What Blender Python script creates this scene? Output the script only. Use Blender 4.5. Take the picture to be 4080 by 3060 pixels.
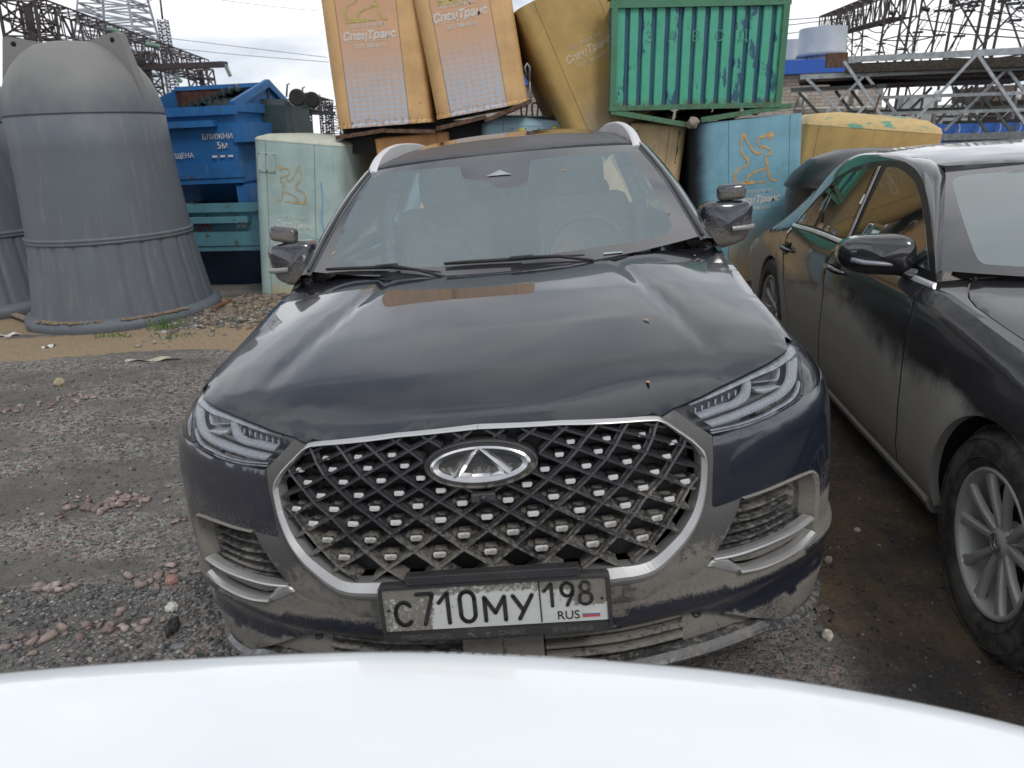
import bpy, bmesh, math, random
import numpy as np
from mathutils import Vector, Matrix
from mathutils.geometry import delaunay_2d_cdt
for o in list(bpy.data.objects): bpy.data.objects.remove(o)
random.seed(7); rng = np.random.default_rng(7)
SC = bpy.context.scene; COL = SC.collection
rad = math.radians
# ------------------------------------------------------------ camera
RW = np.array([[0.99912283, -0.04187565, 0.0], [-0.01349509, -0.32198301, 0.94664926], [-0.03964156, -0.94581889, -0.3222657]])
CW = np.array([0, 0, 1.55]); FP = 2919.67          # focal length in pixels of a 4080 wide picture
cd = bpy.data.cameras.new('camera'); cam = bpy.data.objects.new('camera', cd); COL.objects.link(cam)
cd.sensor_width = 36; cd.lens = 36 * FP / 4080; cd.clip_start = 0.02; cd.clip_end = 3000
M = Matrix.Identity(4)
for i in range(3):
    M[i][0] = RW[i][0]; M[i][1] = -RW[i][1]; M[i][2] = -RW[i][2]; M[i][3] = CW[i]
cam.matrix_world = M
cd.dof.use_dof = True; cd.dof.focus_distance = 2.5; cd.dof.aperture_fstop = 6.5
SC.camera = cam
# ------------------------------------------------------------ sky and sun (overcast)
SUN_EL, SUN_AZ = rad(48), rad(150)
w = bpy.data.worlds.new("World"); SC.world = w; w.use_nodes = True
nt = w.node_tree; nt.nodes.clear(); N = nt.nodes.new; LK = nt.links.new
out = N('ShaderNodeOutputWorld'); bg = N('ShaderNodeBackground'); LK(bg.outputs[0], out.inputs[0])
sky = N('ShaderNodeTexSky'); sky.sky_type = 'NISHITA'; sky.sun_disc = False; sky.sun_elevation = SUN_EL; sky.sun_rotation = SUN_AZ
tc = N('ShaderNodeTexCoord'); mp = N('ShaderNodeMapping'); mp.inputs['Scale'].default_value = (1, 1, 2.6); LK(tc.outputs['Generated'], mp.inputs[0])
mp.inputs['Location'].default_value = (0.3, 0.1, 0.0)
n1 = N('ShaderNodeTexNoise'); n1.inputs['Scale'].default_value = 2.9; n1.inputs['Detail'].default_value = 6; n1.inputs['Roughness'].default_value = .5; n1.inputs['Distortion'].default_value = .4
LK(mp.outputs[0], n1.inputs['Vector'])
cr = N('ShaderNodeValToRGB'); LK(n1.outputs[0], cr.inputs[0])
cr.color_ramp.elements[0].position = .34; cr.color_ramp.elements[0].color = (3.9, 4.4, 5.2, 1)
cr.color_ramp.elements[1].position = .60; cr.color_ramp.elements[1].color = (9.6, 9.65, 9.7, 1)
e = cr.color_ramp.elements.new(.47); e.color = (7.2, 7.4, 7.8, 1)
mx = N('ShaderNodeMix'); mx.data_type = 'RGBA'; mx.inputs[0].default_value = .93
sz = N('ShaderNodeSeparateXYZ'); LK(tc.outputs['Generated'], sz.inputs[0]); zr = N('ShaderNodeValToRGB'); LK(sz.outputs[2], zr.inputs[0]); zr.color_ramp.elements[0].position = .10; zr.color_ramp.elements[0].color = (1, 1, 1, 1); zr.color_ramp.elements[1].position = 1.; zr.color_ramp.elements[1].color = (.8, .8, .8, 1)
for p_, v_ in ((.30, .95), (.48, .55), (.62, .46), (.78, 1.0)): e_ = zr.color_ramp.elements.new(p_); e_.color = (v_, v_, v_, 1)  # dark band above the view, added to darken bonnet reflections; brighter again for the windscreen
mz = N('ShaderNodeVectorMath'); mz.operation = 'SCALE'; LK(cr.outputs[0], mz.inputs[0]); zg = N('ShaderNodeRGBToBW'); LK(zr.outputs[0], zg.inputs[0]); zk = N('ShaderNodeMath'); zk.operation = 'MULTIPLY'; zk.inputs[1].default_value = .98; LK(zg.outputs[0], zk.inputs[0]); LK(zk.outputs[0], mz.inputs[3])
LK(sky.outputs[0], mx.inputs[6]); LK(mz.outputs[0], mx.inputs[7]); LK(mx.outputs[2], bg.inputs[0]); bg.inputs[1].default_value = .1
sl = bpy.data.lights.new('sun', 'SUN'); sl.energy = 0.9; sl.angle = rad(14); sl.color = (1, .97, .93)
sun = bpy.data.objects.new('sun', sl); COL.objects.link(sun)
sdir = Vector((math.sin(SUN_AZ) * math.cos(SUN_EL), math.cos(SUN_AZ) * math.cos(SUN_EL), math.sin(SUN_EL)))
sun.rotation_euler = sdir.to_track_quat('Z', 'Y').to_euler()
SC.view_settings.view_transform = 'Standard'; SC.view_settings.look = 'None'; SC.view_settings.gamma = 1
SC.view_settings.exposure = 0.56
SC.render.engine = 'CYCLES'; SC.cycles.max_bounces = 8; SC.cycles.transparent_max_bounces = 12

# ------------------------------------------------------------ materials
def newmat(name):
    m = bpy.data.materials.new(name); m.use_nodes = True
    nt = m.node_tree; nt.nodes.clear()
    o = nt.nodes.new('ShaderNodeOutputMaterial'); b = nt.nodes.new('ShaderNodeBsdfPrincipled')
    nt.links.new(b.outputs[0], o.inputs[0]); return m, nt, b
def setv(b, **k):
    names = dict(col='Base Color', rough='Roughness', metal='Metallic', spec='Specular IOR Level', coat='Coat Weight', coatr='Coat Roughness', alpha='Alpha', ior='IOR')
    for a, v in k.items():
        if a == 'col': v = tuple(v) + (1,) if len(v) == 3 else v
        b.inputs[names[a]].default_value = v
class NB:
    "tiny node helper"
    def __init__(s, nt, space='Object'):
        s.nt = nt; s.tc = nt.nodes.new('ShaderNodeTexCoord'); s.co = s.tc.outputs[space]
    def n(s, t, **k):
        x = s.nt.nodes.new(t)
        for a, v in k.items(): setattr(x, a, v)
        return x
    def ln(s, a, b): s.nt.links.new(a, b)
    def map(s, scale=(1, 1, 1), rot=(0, 0, 0), src=None):
        m = s.n('ShaderNodeMapping'); m.inputs['Scale'].default_value = scale; m.inputs['Rotation'].default_value = rot
        s.ln(src or s.co, m.inputs[0]); return m.outputs[0]
    def noise(s, scale, detail=4, rough=.55, src=None, dist=0):
        x = s.n('ShaderNodeTexNoise'); x.inputs['Scale'].default_value = scale; x.inputs['Detail'].default_value = detail
        x.inputs['Roughness'].default_value = rough; x.inputs['Distortion'].default_value = dist
        s.ln(src or s.co, x.inputs['Vector']); return x.outputs[0]
    def vor(s, scale, src=None, feature='F1', out='Distance', rnd=1):
        x = s.n('ShaderNodeTexVoronoi'); x.feature = feature; x.inputs['Scale'].default_value = scale; x.inputs['Randomness'].default_value = rnd
        s.ln(src or s.co, x.inputs['Vector']); return x.outputs[out]
    def ramp(s, v, a, b, ca=0., cb=1.):
        x = s.n('ShaderNodeMapRange'); x.inputs[1].default_value = a; x.inputs[2].default_value = b; x.inputs[3].default_value = ca; x.inputs[4].default_value = cb
        x.interpolation_type = 'SMOOTHSTEP'; s.ln(v, x.inputs[0]); return x.outputs[0]
    def math(s, op, a, b=0., c=0.):
        x = s.n('ShaderNodeMath'); x.operation = op; x.use_clamp = False
        for i, v in enumerate((a, b, c)):
            if isinstance(v, (int, float)): x.inputs[i].default_value = v
            else: s.ln(v, x.inputs[i])
        return x.outputs[0]
    def mix(s, f, a, b):
        x = s.n('ShaderNodeMix'); x.data_type = 'RGBA'
        for i, v in ((0, f), (6, a), (7, b)):
            if isinstance(v, (int, float)): x.inputs[i].default_value = v
            elif isinstance(v, tuple): x.inputs[i].default_value = v if len(v) == 4 else v + (1,)
            else: s.ln(v, x.inputs[i])
        return x.outputs[2]
    def mixf(s, f, a, b):
        x = s.n('ShaderNodeMix'); x.data_type = 'FLOAT'
        for i, v in ((0, f), (2, a), (3, b)):
            if isinstance(v, (int, float)): x.inputs[i].default_value = v
            else: s.ln(v, x.inputs[i])
        return x.outputs[0]
    def attr(s, name, out='Fac'):
        x = s.n('ShaderNodeAttribute'); x.attribute_name = name; return x.outputs[out]
    def bump(s, b, h, strength=.3, dist=.01):
        x = s.n('ShaderNodeBump'); x.inputs['Strength'].default_value = strength; x.inputs['Distance'].default_value = dist
        s.ln(h, x.inputs['Height']); s.ln(x.outputs[0], b.inputs['Normal'])
    def sep(s, src=None):
        x = s.n('ShaderNodeSeparateXYZ'); s.ln(src or s.co, x.inputs[0]); return x.outputs

MUD = (.195, .18, .158)
def dirty_paint(name, col, rough=.22, metal=0., coat=1., dust=.05, mudscale=55, base_mud=0., spec=.5, dustcol=(.2, .2, .2), coatr=.06, mudcol=MUD, film=.55, cior=1.6, mr=(.95, 1.07)):
    "glossy or metal surface with thin dust and a crust of dried mud where the 'mud' attribute says"
    m, nt, b = newmat(name); h = NB(nt)
    a = h.attr('mud')
    n = h.noise(mudscale, 7, .68); n2 = h.noise(7, 3, .5); n3 = h.noise(420, 2, .5)
    v = h.math('ADD', h.math('MULTIPLY', n, .62), h.math('MULTIPLY', n2, .38))
    v = h.math('ADD', v, h.math('MULTIPLY', a, 1.0)); v = h.math('ADD', v, base_mud)
    mask = h.ramp(v, mr[0], mr[1])
    fn = h.ramp(h.math('ADD', n3, h.math('MULTIPLY', n2, .5)), .55, 1.15)
    dustm = h.math('ADD', h.math('MULTIPLY', fn, dust * 1.3), dust * .5)
    film = h.math('MINIMUM', h.math('MULTIPLY', a, film), .45)
    dm = h.math('MINIMUM', h.math('ADD', dustm, h.math('MULTIPLY', film, fn)), .9)
    c = h.mix(dm, tuple(col), dustcol)
    mc = h.mix(h.noise(140, 4), tuple(x * .72 for x in mudcol), tuple(x * 1.2 for x in mudcol))
    c = h.mix(mask, c, mc); h.ln(c, b.inputs['Base Color'])
    h.ln(h.mixf(mask, h.mixf(dm, rough, .6), .92), b.inputs['Roughness'])
    h.ln(h.mixf(mask, h.mixf(dm, metal, 0.), 0.), b.inputs['Metallic'])
    h.ln(h.mixf(mask, h.mixf(dm, coat, 0.), 0.), b.inputs['Coat Weight']); b.inputs['Coat Roughness'].default_value = coatr; b.inputs['Coat IOR'].default_value = cior
    b.inputs['Specular IOR Level'].default_value = spec
    bm = h.math('ADD', h.math('MULTIPLY', mask, h.math('ADD', .6, h.math('MULTIPLY', n, .8))), 0.)
    h.bump(b, bm, .5, .0025)
    return m
def plain(name, col, rough=.6, metal=0., coat=0., var=.15, scale=20, bump=0., spec=.5):
    m, nt, b = newmat(name); h = NB(nt); setv(b, rough=rough, metal=metal, coat=coat, spec=spec)
    n = h.noise(scale, 5)
    h.ln(h.mix(h.ramp(n, .3, .7), tuple(x * (1 - var) for x in col), tuple(min(1, x * (1 + var)) for x in col)), b.inputs['Base Color'])
    if bump: h.bump(b, n, bump, .005)
    return m
def glass(name, tint=(.6, .7, .7), dust=.25, dustcol=(.35, .4, .41), refl=1., rough=.03, behind=(.75, .8, .8), ior=1.62):
    m = bpy.data.materials.new(name); m.use_nodes = True; nt = m.node_tree; nt.nodes.clear(); h = NB(nt)
    o = h.n('ShaderNodeOutputMaterial'); tr = h.n('ShaderNodeBsdfTransparent'); tr.inputs[0].default_value = behind + (1,)
    gl = h.n('ShaderNodeBsdfGlossy'); gl.inputs['Roughness'].default_value = rough; gl.inputs[0].default_value = (refl, refl, refl, 1)
    df = h.n('ShaderNodeBsdfDiffuse'); df.inputs[0].default_value = dustcol + (1,)
    fr = h.n('ShaderNodeFresnel'); fr.inputs[0].default_value = ior; geo = h.n('ShaderNodeNewGeometry')
    m1 = h.n('ShaderNodeMixShader'); m2 = h.n('ShaderNodeMixShader')
    d = h.math('MULTIPLY', h.math('ADD', .9, h.math('MULTIPLY', h.noise(3, 2), .2)), dust)
    h.ln(d, m1.inputs[0]); h.ln(tr.outputs[0], m1.inputs[1]); h.ln(df.outputs[0], m1.inputs[2])
    h.ln(h.math('MULTIPLY', fr.outputs[0], h.math('SUBTRACT', 1., geo.outputs['Backfacing'])), m2.inputs[0]); h.ln(m1.outputs[0], m2.inputs[1]); h.ln(gl.outputs[0], m2.inputs[2]); h.ln(m2.outputs[0], o.inputs[0])
    return m
# ------------------------------------------------------------ mesh helpers
def tag(o, label=None, cat=None, group=None, kind=None):
    if label: o['label'] = label
    if cat: o['category'] = cat
    if group: o['group'] = group
    if kind: o['kind'] = kind
    return o
def empty(name, mat=None, **k):
    o = bpy.data.objects.new(name, None); COL.objects.link(o); o.empty_display_size = .1
    if mat is not None: o.matrix_world = mat
    return tag(o, **k)
def obj(name, me, mat=None, parent=None, **k):
    o = bpy.data.objects.new(name, me); COL.objects.link(o)
    if mat is not None:
        for q in (mat if isinstance(mat, (list, tuple)) else [mat]): me.materials.append(q)
    if parent is not None: o.parent = parent
    return tag(o, **k)
class MB:
    def __init__(s): s.v = []; s.f = []; s.mi = []; s.sm = []
    def add(s, vs, fs, mi=0, smooth=False):
        b = len(s.v); s.v += [tuple(map(float, p)) for p in vs]; s.f += [tuple(b + i for i in f) for f in fs]
        s.mi += [mi] * len(fs); s.sm += [smooth] * len(fs); return s
    def box(s, c, d, R=None, mi=0, bev=0.):
        x, y, z = (q / 2 for q in d)
        if bev:
            bm = bmesh.new(); bmesh.ops.create_cube(bm, size=1)
            for q in bm.verts: q.co = Vector((q.co.x * d[0], q.co.y * d[1], q.co.z * d[2]))
            bmesh.ops.bevel(bm, geom=bm.edges[:], offset=bev, segments=2, affect='EDGES', profile=.5)
            bm.verts.index_update()
            P = [v.co.copy() for v in bm.verts]; F_ = [[v.index for v in f.verts] for f in bm.faces]; bm.free()
        else:
            P = [Vector(p) for p in ((-x, -y, -z), (x, -y, -z), (x, y, -z), (-x, y, -z), (-x, -y, z), (x, -y, z), (x, y, z), (-x, y, z))]
            F_ = [(0, 3, 2, 1), (4, 5, 6, 7), (0, 1, 5, 4), (1, 2, 6, 5), (2, 3, 7, 6), (3, 0, 4, 7)]
        if R is not None: P = [R @ p for p in P]
        c = Vector(c); return s.add([p + c for p in P], F_, mi)
    def bar(s, a, b, w=.02, h=None, mi=0, up=(0, 0, 1)):
        a = Vector(a); b = Vector(b); h = h or w; d = b - a; L = d.length
        if L < 1e-6: return s
        d /= L; u = Vector(up)
        if abs(d.dot(u)) > .98: u = Vector((0, 1, 0))
        sd = d.cross(u).normalized(); u = sd.cross(d)
        P = [q + sd * (i * w / 2) + u * (j * h / 2) for q in (a, b) for i, j in ((-1, -1), (1, -1), (1, 1), (-1, 1))]
        return s.add(P, [(0, 1, 2, 3), (7, 6, 5, 4), (0, 4, 5, 1), (1, 5, 6, 2), (2, 6, 7, 3), (3, 7, 4, 0)], mi)
    def tube(s, pts, r, n=8, mi=0, closed=False, caps=True):
        pts = [Vector(p) for p in pts]; m = len(pts); rr = r if isinstance(r, (list, tuple)) else [r] * m
        V = []; prev = None
        for i, p in enumerate(pts):
            if closed: t = pts[(i + 1) % m] - pts[i - 1]
            else: t = pts[min(i + 1, m - 1)] - pts[max(i - 1, 0)]
            t.normalize()
            if prev is None:
                u = Vector((0, 0, 1)) if abs(t.z) < .9 else Vector((1, 0, 0))
                a = t.cross(u).normalized()
            else:
                a = (prev - t * prev.dot(t)).normalized()
            prev = a; b = t.cross(a)
            V += [p + (a * math.cos(2 * math.pi * k / n) + b * math.sin(2 * math.pi * k / n)) * rr[i] for k in range(n)]
        F_ = [(i * n + k, i * n + (k + 1) % n, ((i + 1) % m) * n + (k + 1) % n, ((i + 1) % m) * n + k) for i in range(m if closed else m - 1) for k in range(n)]
        if caps and not closed: F_ += [tuple(range(n - 1, -1, -1)), tuple((m - 1) * n + k for k in range(n))]
        return s.add(V, F_, mi, True)
    def lathe(s, prof, n=32, mi=0, axis='Z', c=(0, 0, 0), smooth=True, a0=0, a1=2 * math.pi):
        full = abs(a1 - a0 - 2 * math.pi) < 1e-6; V = []; k_ = n if full else n + 1
        for r, h in prof:
            for k in range(k_):
                t = a0 + (a1 - a0) * k / n; x, y = r * math.cos(t), r * math.sin(t)
                p = (x, y, h) if axis == 'Z' else (h, x, y) if axis == 'X' else (x, h, y)
                V.append((p[0] + c[0], p[1] + c[1], p[2] + c[2]))
        F_ = []
        for i in range(len(prof) - 1):
            for k in range(n):
                k2 = (k + 1) % k_; F_.append((i * k_ + k, i * k_ + k2, (i + 1) * k_ + k2, (i + 1) * k_ + k))
        return s.add(V, F_, mi, smooth)
    def grid(s, P, mi=0, smooth=True, closed=False):
        n = len(P); m = len(P[0]); V = [q for r in P for q in r]
        F_ = [(i * m + j, i * m + (j + 1) % m, (i + 1) * m + (j + 1) % m, (i + 1) * m + j) for i in range(n - 1) for j in range(m if closed else m - 1)]
        return s.add(V, F_, mi, smooth)
    def prism(s, poly, y0, y1, mi=0, plane='XZ'):
        n = len(poly); g = (lambda p, y: (p[0], y, p[1])) if plane == 'XZ' else (lambda p, y: (p[0], p[1], y)) if plane == 'XY' else (lambda p, y: (y, p[0], p[1]))
        V = [g(p, y0) for p in poly] + [g(p, y1) for p in poly]
        return s.add(V, [tuple(range(n)), tuple(range(2 * n - 1, n - 1, -1))] + [(i, i + n, (i + 1) % n + n, (i + 1) % n) for i in range(n)], mi)
    def mesh(s, name='m'):
        me = bpy.data.meshes.new(name); me.from_pydata(s.v, [], s.f)
        me.polygons.foreach_set('material_index', s.mi); me.polygons.foreach_set('use_smooth', s.sm); me.update(); return me
    def build(s, name, mat=None, parent=None, fix=True, **k):
        me = s.mesh(name)
        if fix:
            bm = bmesh.new(); bm.from_mesh(me); bmesh.ops.recalc_face_normals(bm, faces=bm.faces[:]); bm.to_mesh(me); bm.free()
        return obj(name, me, mat, parent, **k)
def setattr_f(me, name, vals):
    a = me.attributes.new(name, 'FLOAT', 'POINT'); a.data.foreach_set('value', np.asarray(vals, dtype=np.float32))
def copy_tree(o, parent=None):
    c = o.copy(); COL.objects.link(c); c.parent = parent
    if parent is not None: c.matrix_parent_inverse = o.matrix_parent_inverse.copy(); c.matrix_basis = o.matrix_basis.copy()
    for ch in list(o.children): copy_tree(ch, c)
    return c
def text(name, s, size, mat, parent, M4, extr=.0008, shear=0, align='CENTER', label=None, sx=1., bold=0.):
    cu = bpy.data.curves.new('t', 'FONT'); cu.body = s; cu.size = size; cu.extrude = extr; cu.shear = shear; cu.align_x = align; cu.align_y = 'CENTER'; cu.offset = bold
    cu.resolution_u = 4
    o = bpy.data.objects.new('t', cu); COL.objects.link(o)
    dg = bpy.context.evaluated_depsgraph_get(); dg.update()
    me = bpy.data.meshes.new_from_object(o.evaluated_get(dg)); bpy.data.objects.remove(o)
    for v in me.vertices: v.co.x *= sx
    me.materials.clear(); r = obj(name, me, mat, parent)
    r.matrix_parent_inverse = Matrix.Identity(4); r.matrix_basis = M4
    if label: r['label'] = label
    return r
def FR(o, x, y):      # 4x4 from origin, x axis, y axis (z = x cross y)
    x = Vector(x).normalized(); z = x.cross(Vector(y)).normalized(); y = z.cross(x)
    m = Matrix((x, y, z)).transposed().to_4x4(); m.translation = Vector(o); return m
def ray(u, v):        # 2212-wide picture coordinates -> world direction
    f = FP / 4080 * 2212
    return RW @ np.array([(u - 1106) / f, (v - 829.5) / f, 1.])
def at(u, v, Y=None, Z=None):
    d = ray(u, v); s = (Y - CW[1]) / d[1] if Y is not None else (Z - CW[2]) / d[2]
    return Vector(CW + s * d)
def lerp(a, b, t): return a + (b - a) * t
def cr_spline(P, n):
    "smooth curve through points, n samples evenly along the chord length"
    P = np.asarray(P, float); P = P[np.r_[True, np.linalg.norm(np.diff(P, axis=0), axis=1) > 1e-5]]
    d = np.r_[0, np.cumsum(np.linalg.norm(np.diff(P, axis=0), axis=1))]
    m = np.gradient(P, d, axis=0) if len(P) > 2 else np.array([P[1] - P[0]] * 2) / d[-1]
    t = np.linspace(0, d[-1], n); i = np.clip(np.searchsorted(d, t, 'right') - 1, 0, len(d) - 2)
    h = d[i + 1] - d[i]; u = (t - d[i]) / h; u = u[:, None]; h = h[:, None]
    return (2 * u**3 - 3 * u**2 + 1) * P[i] + (u**3 - 2 * u**2 + u) * h * m[i] + (-2 * u**3 + 3 * u**2) * P[i + 1] + (u**3 - u**2) * h * m[i + 1]
def resample(P, n, closed=False):
    P = np.asarray(P, float)
    if closed: P = np.vstack([P, P[:1]])
    d = np.r_[0, np.cumsum(np.linalg.norm(np.diff(P, axis=0), axis=1))]
    t = np.linspace(0, d[-1], n + (1 if closed else 0))
    r = np.stack([np.interp(t, d, P[:, k]) for k in range(P.shape[1])], 1)
    return r[:-1] if closed else r
def densify(P, step, closed=True):
    P = np.asarray(P, float); out = []
    n = len(P)
    for i in range(n if closed else n - 1):
        a, b = P[i], P[(i + 1) % n]; k = max(1, int(np.linalg.norm(b - a) / step))
        for j in range(k): out.append(a + (b - a) * j / k)
    if not closed: out.append(P[-1])
    return np.array(out)
def inpoly(x, y, P):
    c = False; n = len(P)
    for i in range(n):
        x1, y1 = P[i]; x2, y2 = P[i - 1]
        if (y1 > y) != (y2 > y) and x < (x2 - x1) * (y - y1) / (y2 - y1) + x1: c = not c
    return c
def cdt_fill(poly, step, holes=()):
    "triangulate polygon (2D) with interior grid points; returns verts, faces, list of boundary loops"
    loops = [densify(poly, step)] + [densify(h, step) for h in holes]
    V = []; E = []; B = []
    for L in loops:
        b = len(V); V += [Vector(p) for p in L]; n = len(L); E += [(b + i, b + (i + 1) % n) for i in range(n)]; B.append(list(range(b, b + n)))
    mn = loops[0].min(0); mxx = loops[0].max(0); nb = len(V)
    allb = np.vstack(loops)
    for i in np.arange(mn[0] + step * .5, mxx[0], step):
        for j in np.arange(mn[1] + step * .5, mxx[1], step):
            if inpoly(i, j, loops[0]) and not any(inpoly(i, j, h) for h in loops[1:]):
                if ((allb - (i, j))**2).sum(1).min() > (step * .45)**2: V.append(Vector((i, j)))
    r = delaunay_2d_cdt(V, E, [], 0, 1e-7)
    vs, fs = r[0], r[2]
    F_ = []
    for f in fs:
        c = sum((vs[i] for i in f), Vector((0, 0))) / len(f)
        if inpoly(c.x, c.y, loops[0]) and not any(inpoly(c.x, c.y, h) for h in loops[1:]): F_.append(tuple(f))
    remap = {}
    for i, src in enumerate(r[3]):
        for q in src: remap[q] = i
    return [tuple(v) for v in vs], F_, [[remap[i] for i in L] for L in B]
class Surf:
    "a parametric car surface S(a,b) in car coordinates, with its inverse from picture pixels (4080 wide)"
    def __init__(s, fn, R, t, guess, lim=9.): s.fn = fn; s.R = R; s.t = t; s.guess = guess; s.lim = lim
    def bad(s, q): return q[0] > s.lim
    def proj(s, P):
        c = s.R @ P + s.t; return np.array([FP * c[0] / c[2] + 2040, FP * c[1] / c[2] + 1530])
    def inv(s, px, off=0., g=None):
        px = np.array(px, float); best = None
        for q in ([g] if g is not None else s.guess):
            e = np.abs(s.proj(s.fn(q[0], q[1], off)) - px).sum()
            if best is None or e < best[0]: best = (e, q)
        q = np.array(best[1], float)
        for it in range(25):
            f0 = s.proj(s.fn(q[0], q[1], off)) - px
            if np.abs(f0).max() < .05: break
            h = 1e-4
            J = np.stack([(s.proj(s.fn(q[0] + h, q[1], off)) - px - f0) / h, (s.proj(s.fn(q[0], q[1] + h, off)) - px - f0) / h], 1)
            try: d = np.linalg.solve(J, -f0)
            except Exception: break
            n = np.abs(d).max(); q = q + d * min(1, .08 / max(n, 1e-9))
        ef = lambda q: float(((s.proj(s.fn(q[0], q[1], off)) - px)**2).sum())
        if ef(q) > 4 or not np.isfinite(q).all() or s.bad(q):      # outside the silhouette: nearest point on the surface
            q = np.array(best[1], float); e0 = ef(q); st = .06
            while st > .0004:
                imp = False
                for d in ((st, 0), (-st, 0), (0, st), (0, -st)):
                    q2 = q + d; e2 = ef(q2)
                    if e2 < e0 and not s.bad(q2): q, e0, imp = q2, e2, True; break
                if not imp: st *= .5
        return q
    def invs(s, L, off=0.): return np.array([s.inv(p, off) for p in L])
def panel(name, S, poly, mat, parent, step=.02, off=0., thick=.015, holes=(), side=1, mud=None, edge=.0015, disp=None, mi=None, **k):
    "sheet cut from surface S along the outline poly (in its parameters), with a turned-in rim"
    vs, fs, loops = cdt_fill(poly, step, holes)
    bset = set(i for L in loops for i in L)
    def pt(a, b, o):
        p = np.array(S.fn(a, b, o), float); p[0] *= side; return p
    P = [pt(a, b, off + (edge if i in bset else 0) - (disp(a, b) if disp else 0)) for i, (a, b) in enumerate(vs)]
    mb = MB(); mb.add(P, fs, 0, True)
    for L in loops:
        n = len(L); Q = [P[i] for i in L] + [pt(vs[i][0], vs[i][1], off + edge + thick) for i in L]
        mb.add(Q, [(j, (j + 1) % n, n + (j + 1) % n, n + j) for j in range(n)], 0, False)
    me = mb.mesh(name)
    bm = bmesh.new(); bm.from_mesh(me); bm.faces.ensure_lookup_table()
    # orient the sheet outward
    f0 = bm.faces[0]; c = f0.calc_center_median(); f0.normal_update()
    ab = np.mean([vs[i] for i in fs[0]], 0); outw = Vector(pt(ab[0], ab[1], off - .05)) - Vector(pt(ab[0], ab[1], off + .05))
    if f0.normal.dot(outw) < 0: bmesh.ops.reverse_faces(bm, faces=bm.faces[:])
    bm.to_mesh(me); bm.free()
    if mud is not None: setattr_f(me, 'mud', [mud(v.co) for v in me.vertices])
    return obj(name, me, mat, parent, **k)
def strip(name, S, A, B, mat, parent, n=40, off=0., rise=.008, depth=.01, side=1, mud=None, smooth=False, spline=False, both=False, mid=.5, closed=False, prof=None, **k):
    "raised moulding between two parameter curves A and B"
    f = cr_spline if spline else resample
    A = f(A, n); B = f(B, n)
    prof = prof or [(0, -depth), (0, 0), (.18, rise * .8), (mid, rise), (.82, rise * .8), (1, 0), (1, -depth)]
    mb = MB()
    for sd in ((1, -1) if both else (side,)):
        rows = []
        for a, b in zip(A, B):
            row = []
            for t, h in prof:
                q = a + (b - a) * t; p = np.array(S.fn(q[0], q[1], off - h), float); p[0] *= sd; row.append(p)
            rows.append(row)
        mb.grid(rows, 0, smooth)
        if not closed:
            mb.add(rows[0], [tuple(range(len(prof)))]); mb.add(rows[-1], [tuple(range(len(prof)))])
    me = mb.mesh(name); bm = bmesh.new(); bm.from_mesh(me); bmesh.ops.recalc_face_normals(bm, faces=bm.faces[:]); bm.to_mesh(me); bm.free()
    if mud is not None: setattr_f(me, 'mud', [mud(v.co) for v in me.vertices])
    return obj(name, me, mat, parent, **k)
# ============================================================ dark SUV facing the camera
RS = np.array([[0.99463441, 0.04009771, -0.09536543], [-0.07942168, -0.29473753, -0.95227201], [-0.06629169, 0.95473659, -0.28997146]]); TS = np.array([0.01209791, 1.00771595, 1.87328588])
def carmat(R, t):
    A = RW @ R; m = Matrix.Identity(4); T = RW @ t + CW
    for i in range(3):
        for j in range(3): m[i][j] = A[i][j]
        m[i][3] = T[i]
    return m
paint = dirty_paint('navy_black_paint', (.006, .0075, .013), rough=.2, dust=.014, base_mud=0., dustcol=(.20, .215, .24), coatr=.03, spec=.2, cior=1.5, film=.3)
paint_low = dirty_paint('navy_paint_with_mud', (.006, .009, .022), rough=.22, dust=.03, mudscale=150, base_mud=-.01, dustcol=(.18, .175, .165), film=.35, mr=(.89, 1.13))
greytrim = dirty_paint('dusty_grey_satin_trim', (.07, .068, .068), rough=.42, coat=0., dust=.12, dustcol=(.2, .19, .18), base_mud=0.)
chrome = dirty_paint('dusty_satin_chrome', (.62, .62, .62), rough=.3, metal=1., coat=0., dust=.35, dustcol=(.42, .41, .4), base_mud=0.)
blackpl = dirty_paint('black_plastic_muddy', (.012, .012, .014), rough=.45, coat=0., dust=.1, base_mud=0.)
drkmesh = plain('dark_void', (.006, .006, .006), .9)
frit = dirty_paint('black_glass_border', (.010, .010, .012), rough=.12, dust=.08, coat=1, dustcol=(.3, .3, .32))
wsglass = glass('windscreen_glass', dust=.35, dustcol=(.44, .53, .56), behind=(.8, .88, .88), ior=2.0)  # pale dust film also carries the bright sky sheen as plain colour
lampglass = glass('headlamp_glass', dust=.035, dustcol=(.35, .37, .4), behind=(.95, .96, .97), ior=1.22)
silver = plain('lamp_silver', (.32, .34, .37), .35, metal=.4, var=.2, scale=60)
lampdark = plain('lamp_dark', (.015, .018, .024), .3, coat=.5)
rubber = plain('black_rubber', (.02, .02, .021), .7, var=.3)
clearbar = plain('light_bar_clear', (.24, .255, .28), .35, metal=.0, coat=.2, var=.18, scale=160)
suv = empty('parked_suv', carmat(RS, TS), label='dark navy muddy SUV facing the camera with studded grille and number plate', cat='car')

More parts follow.
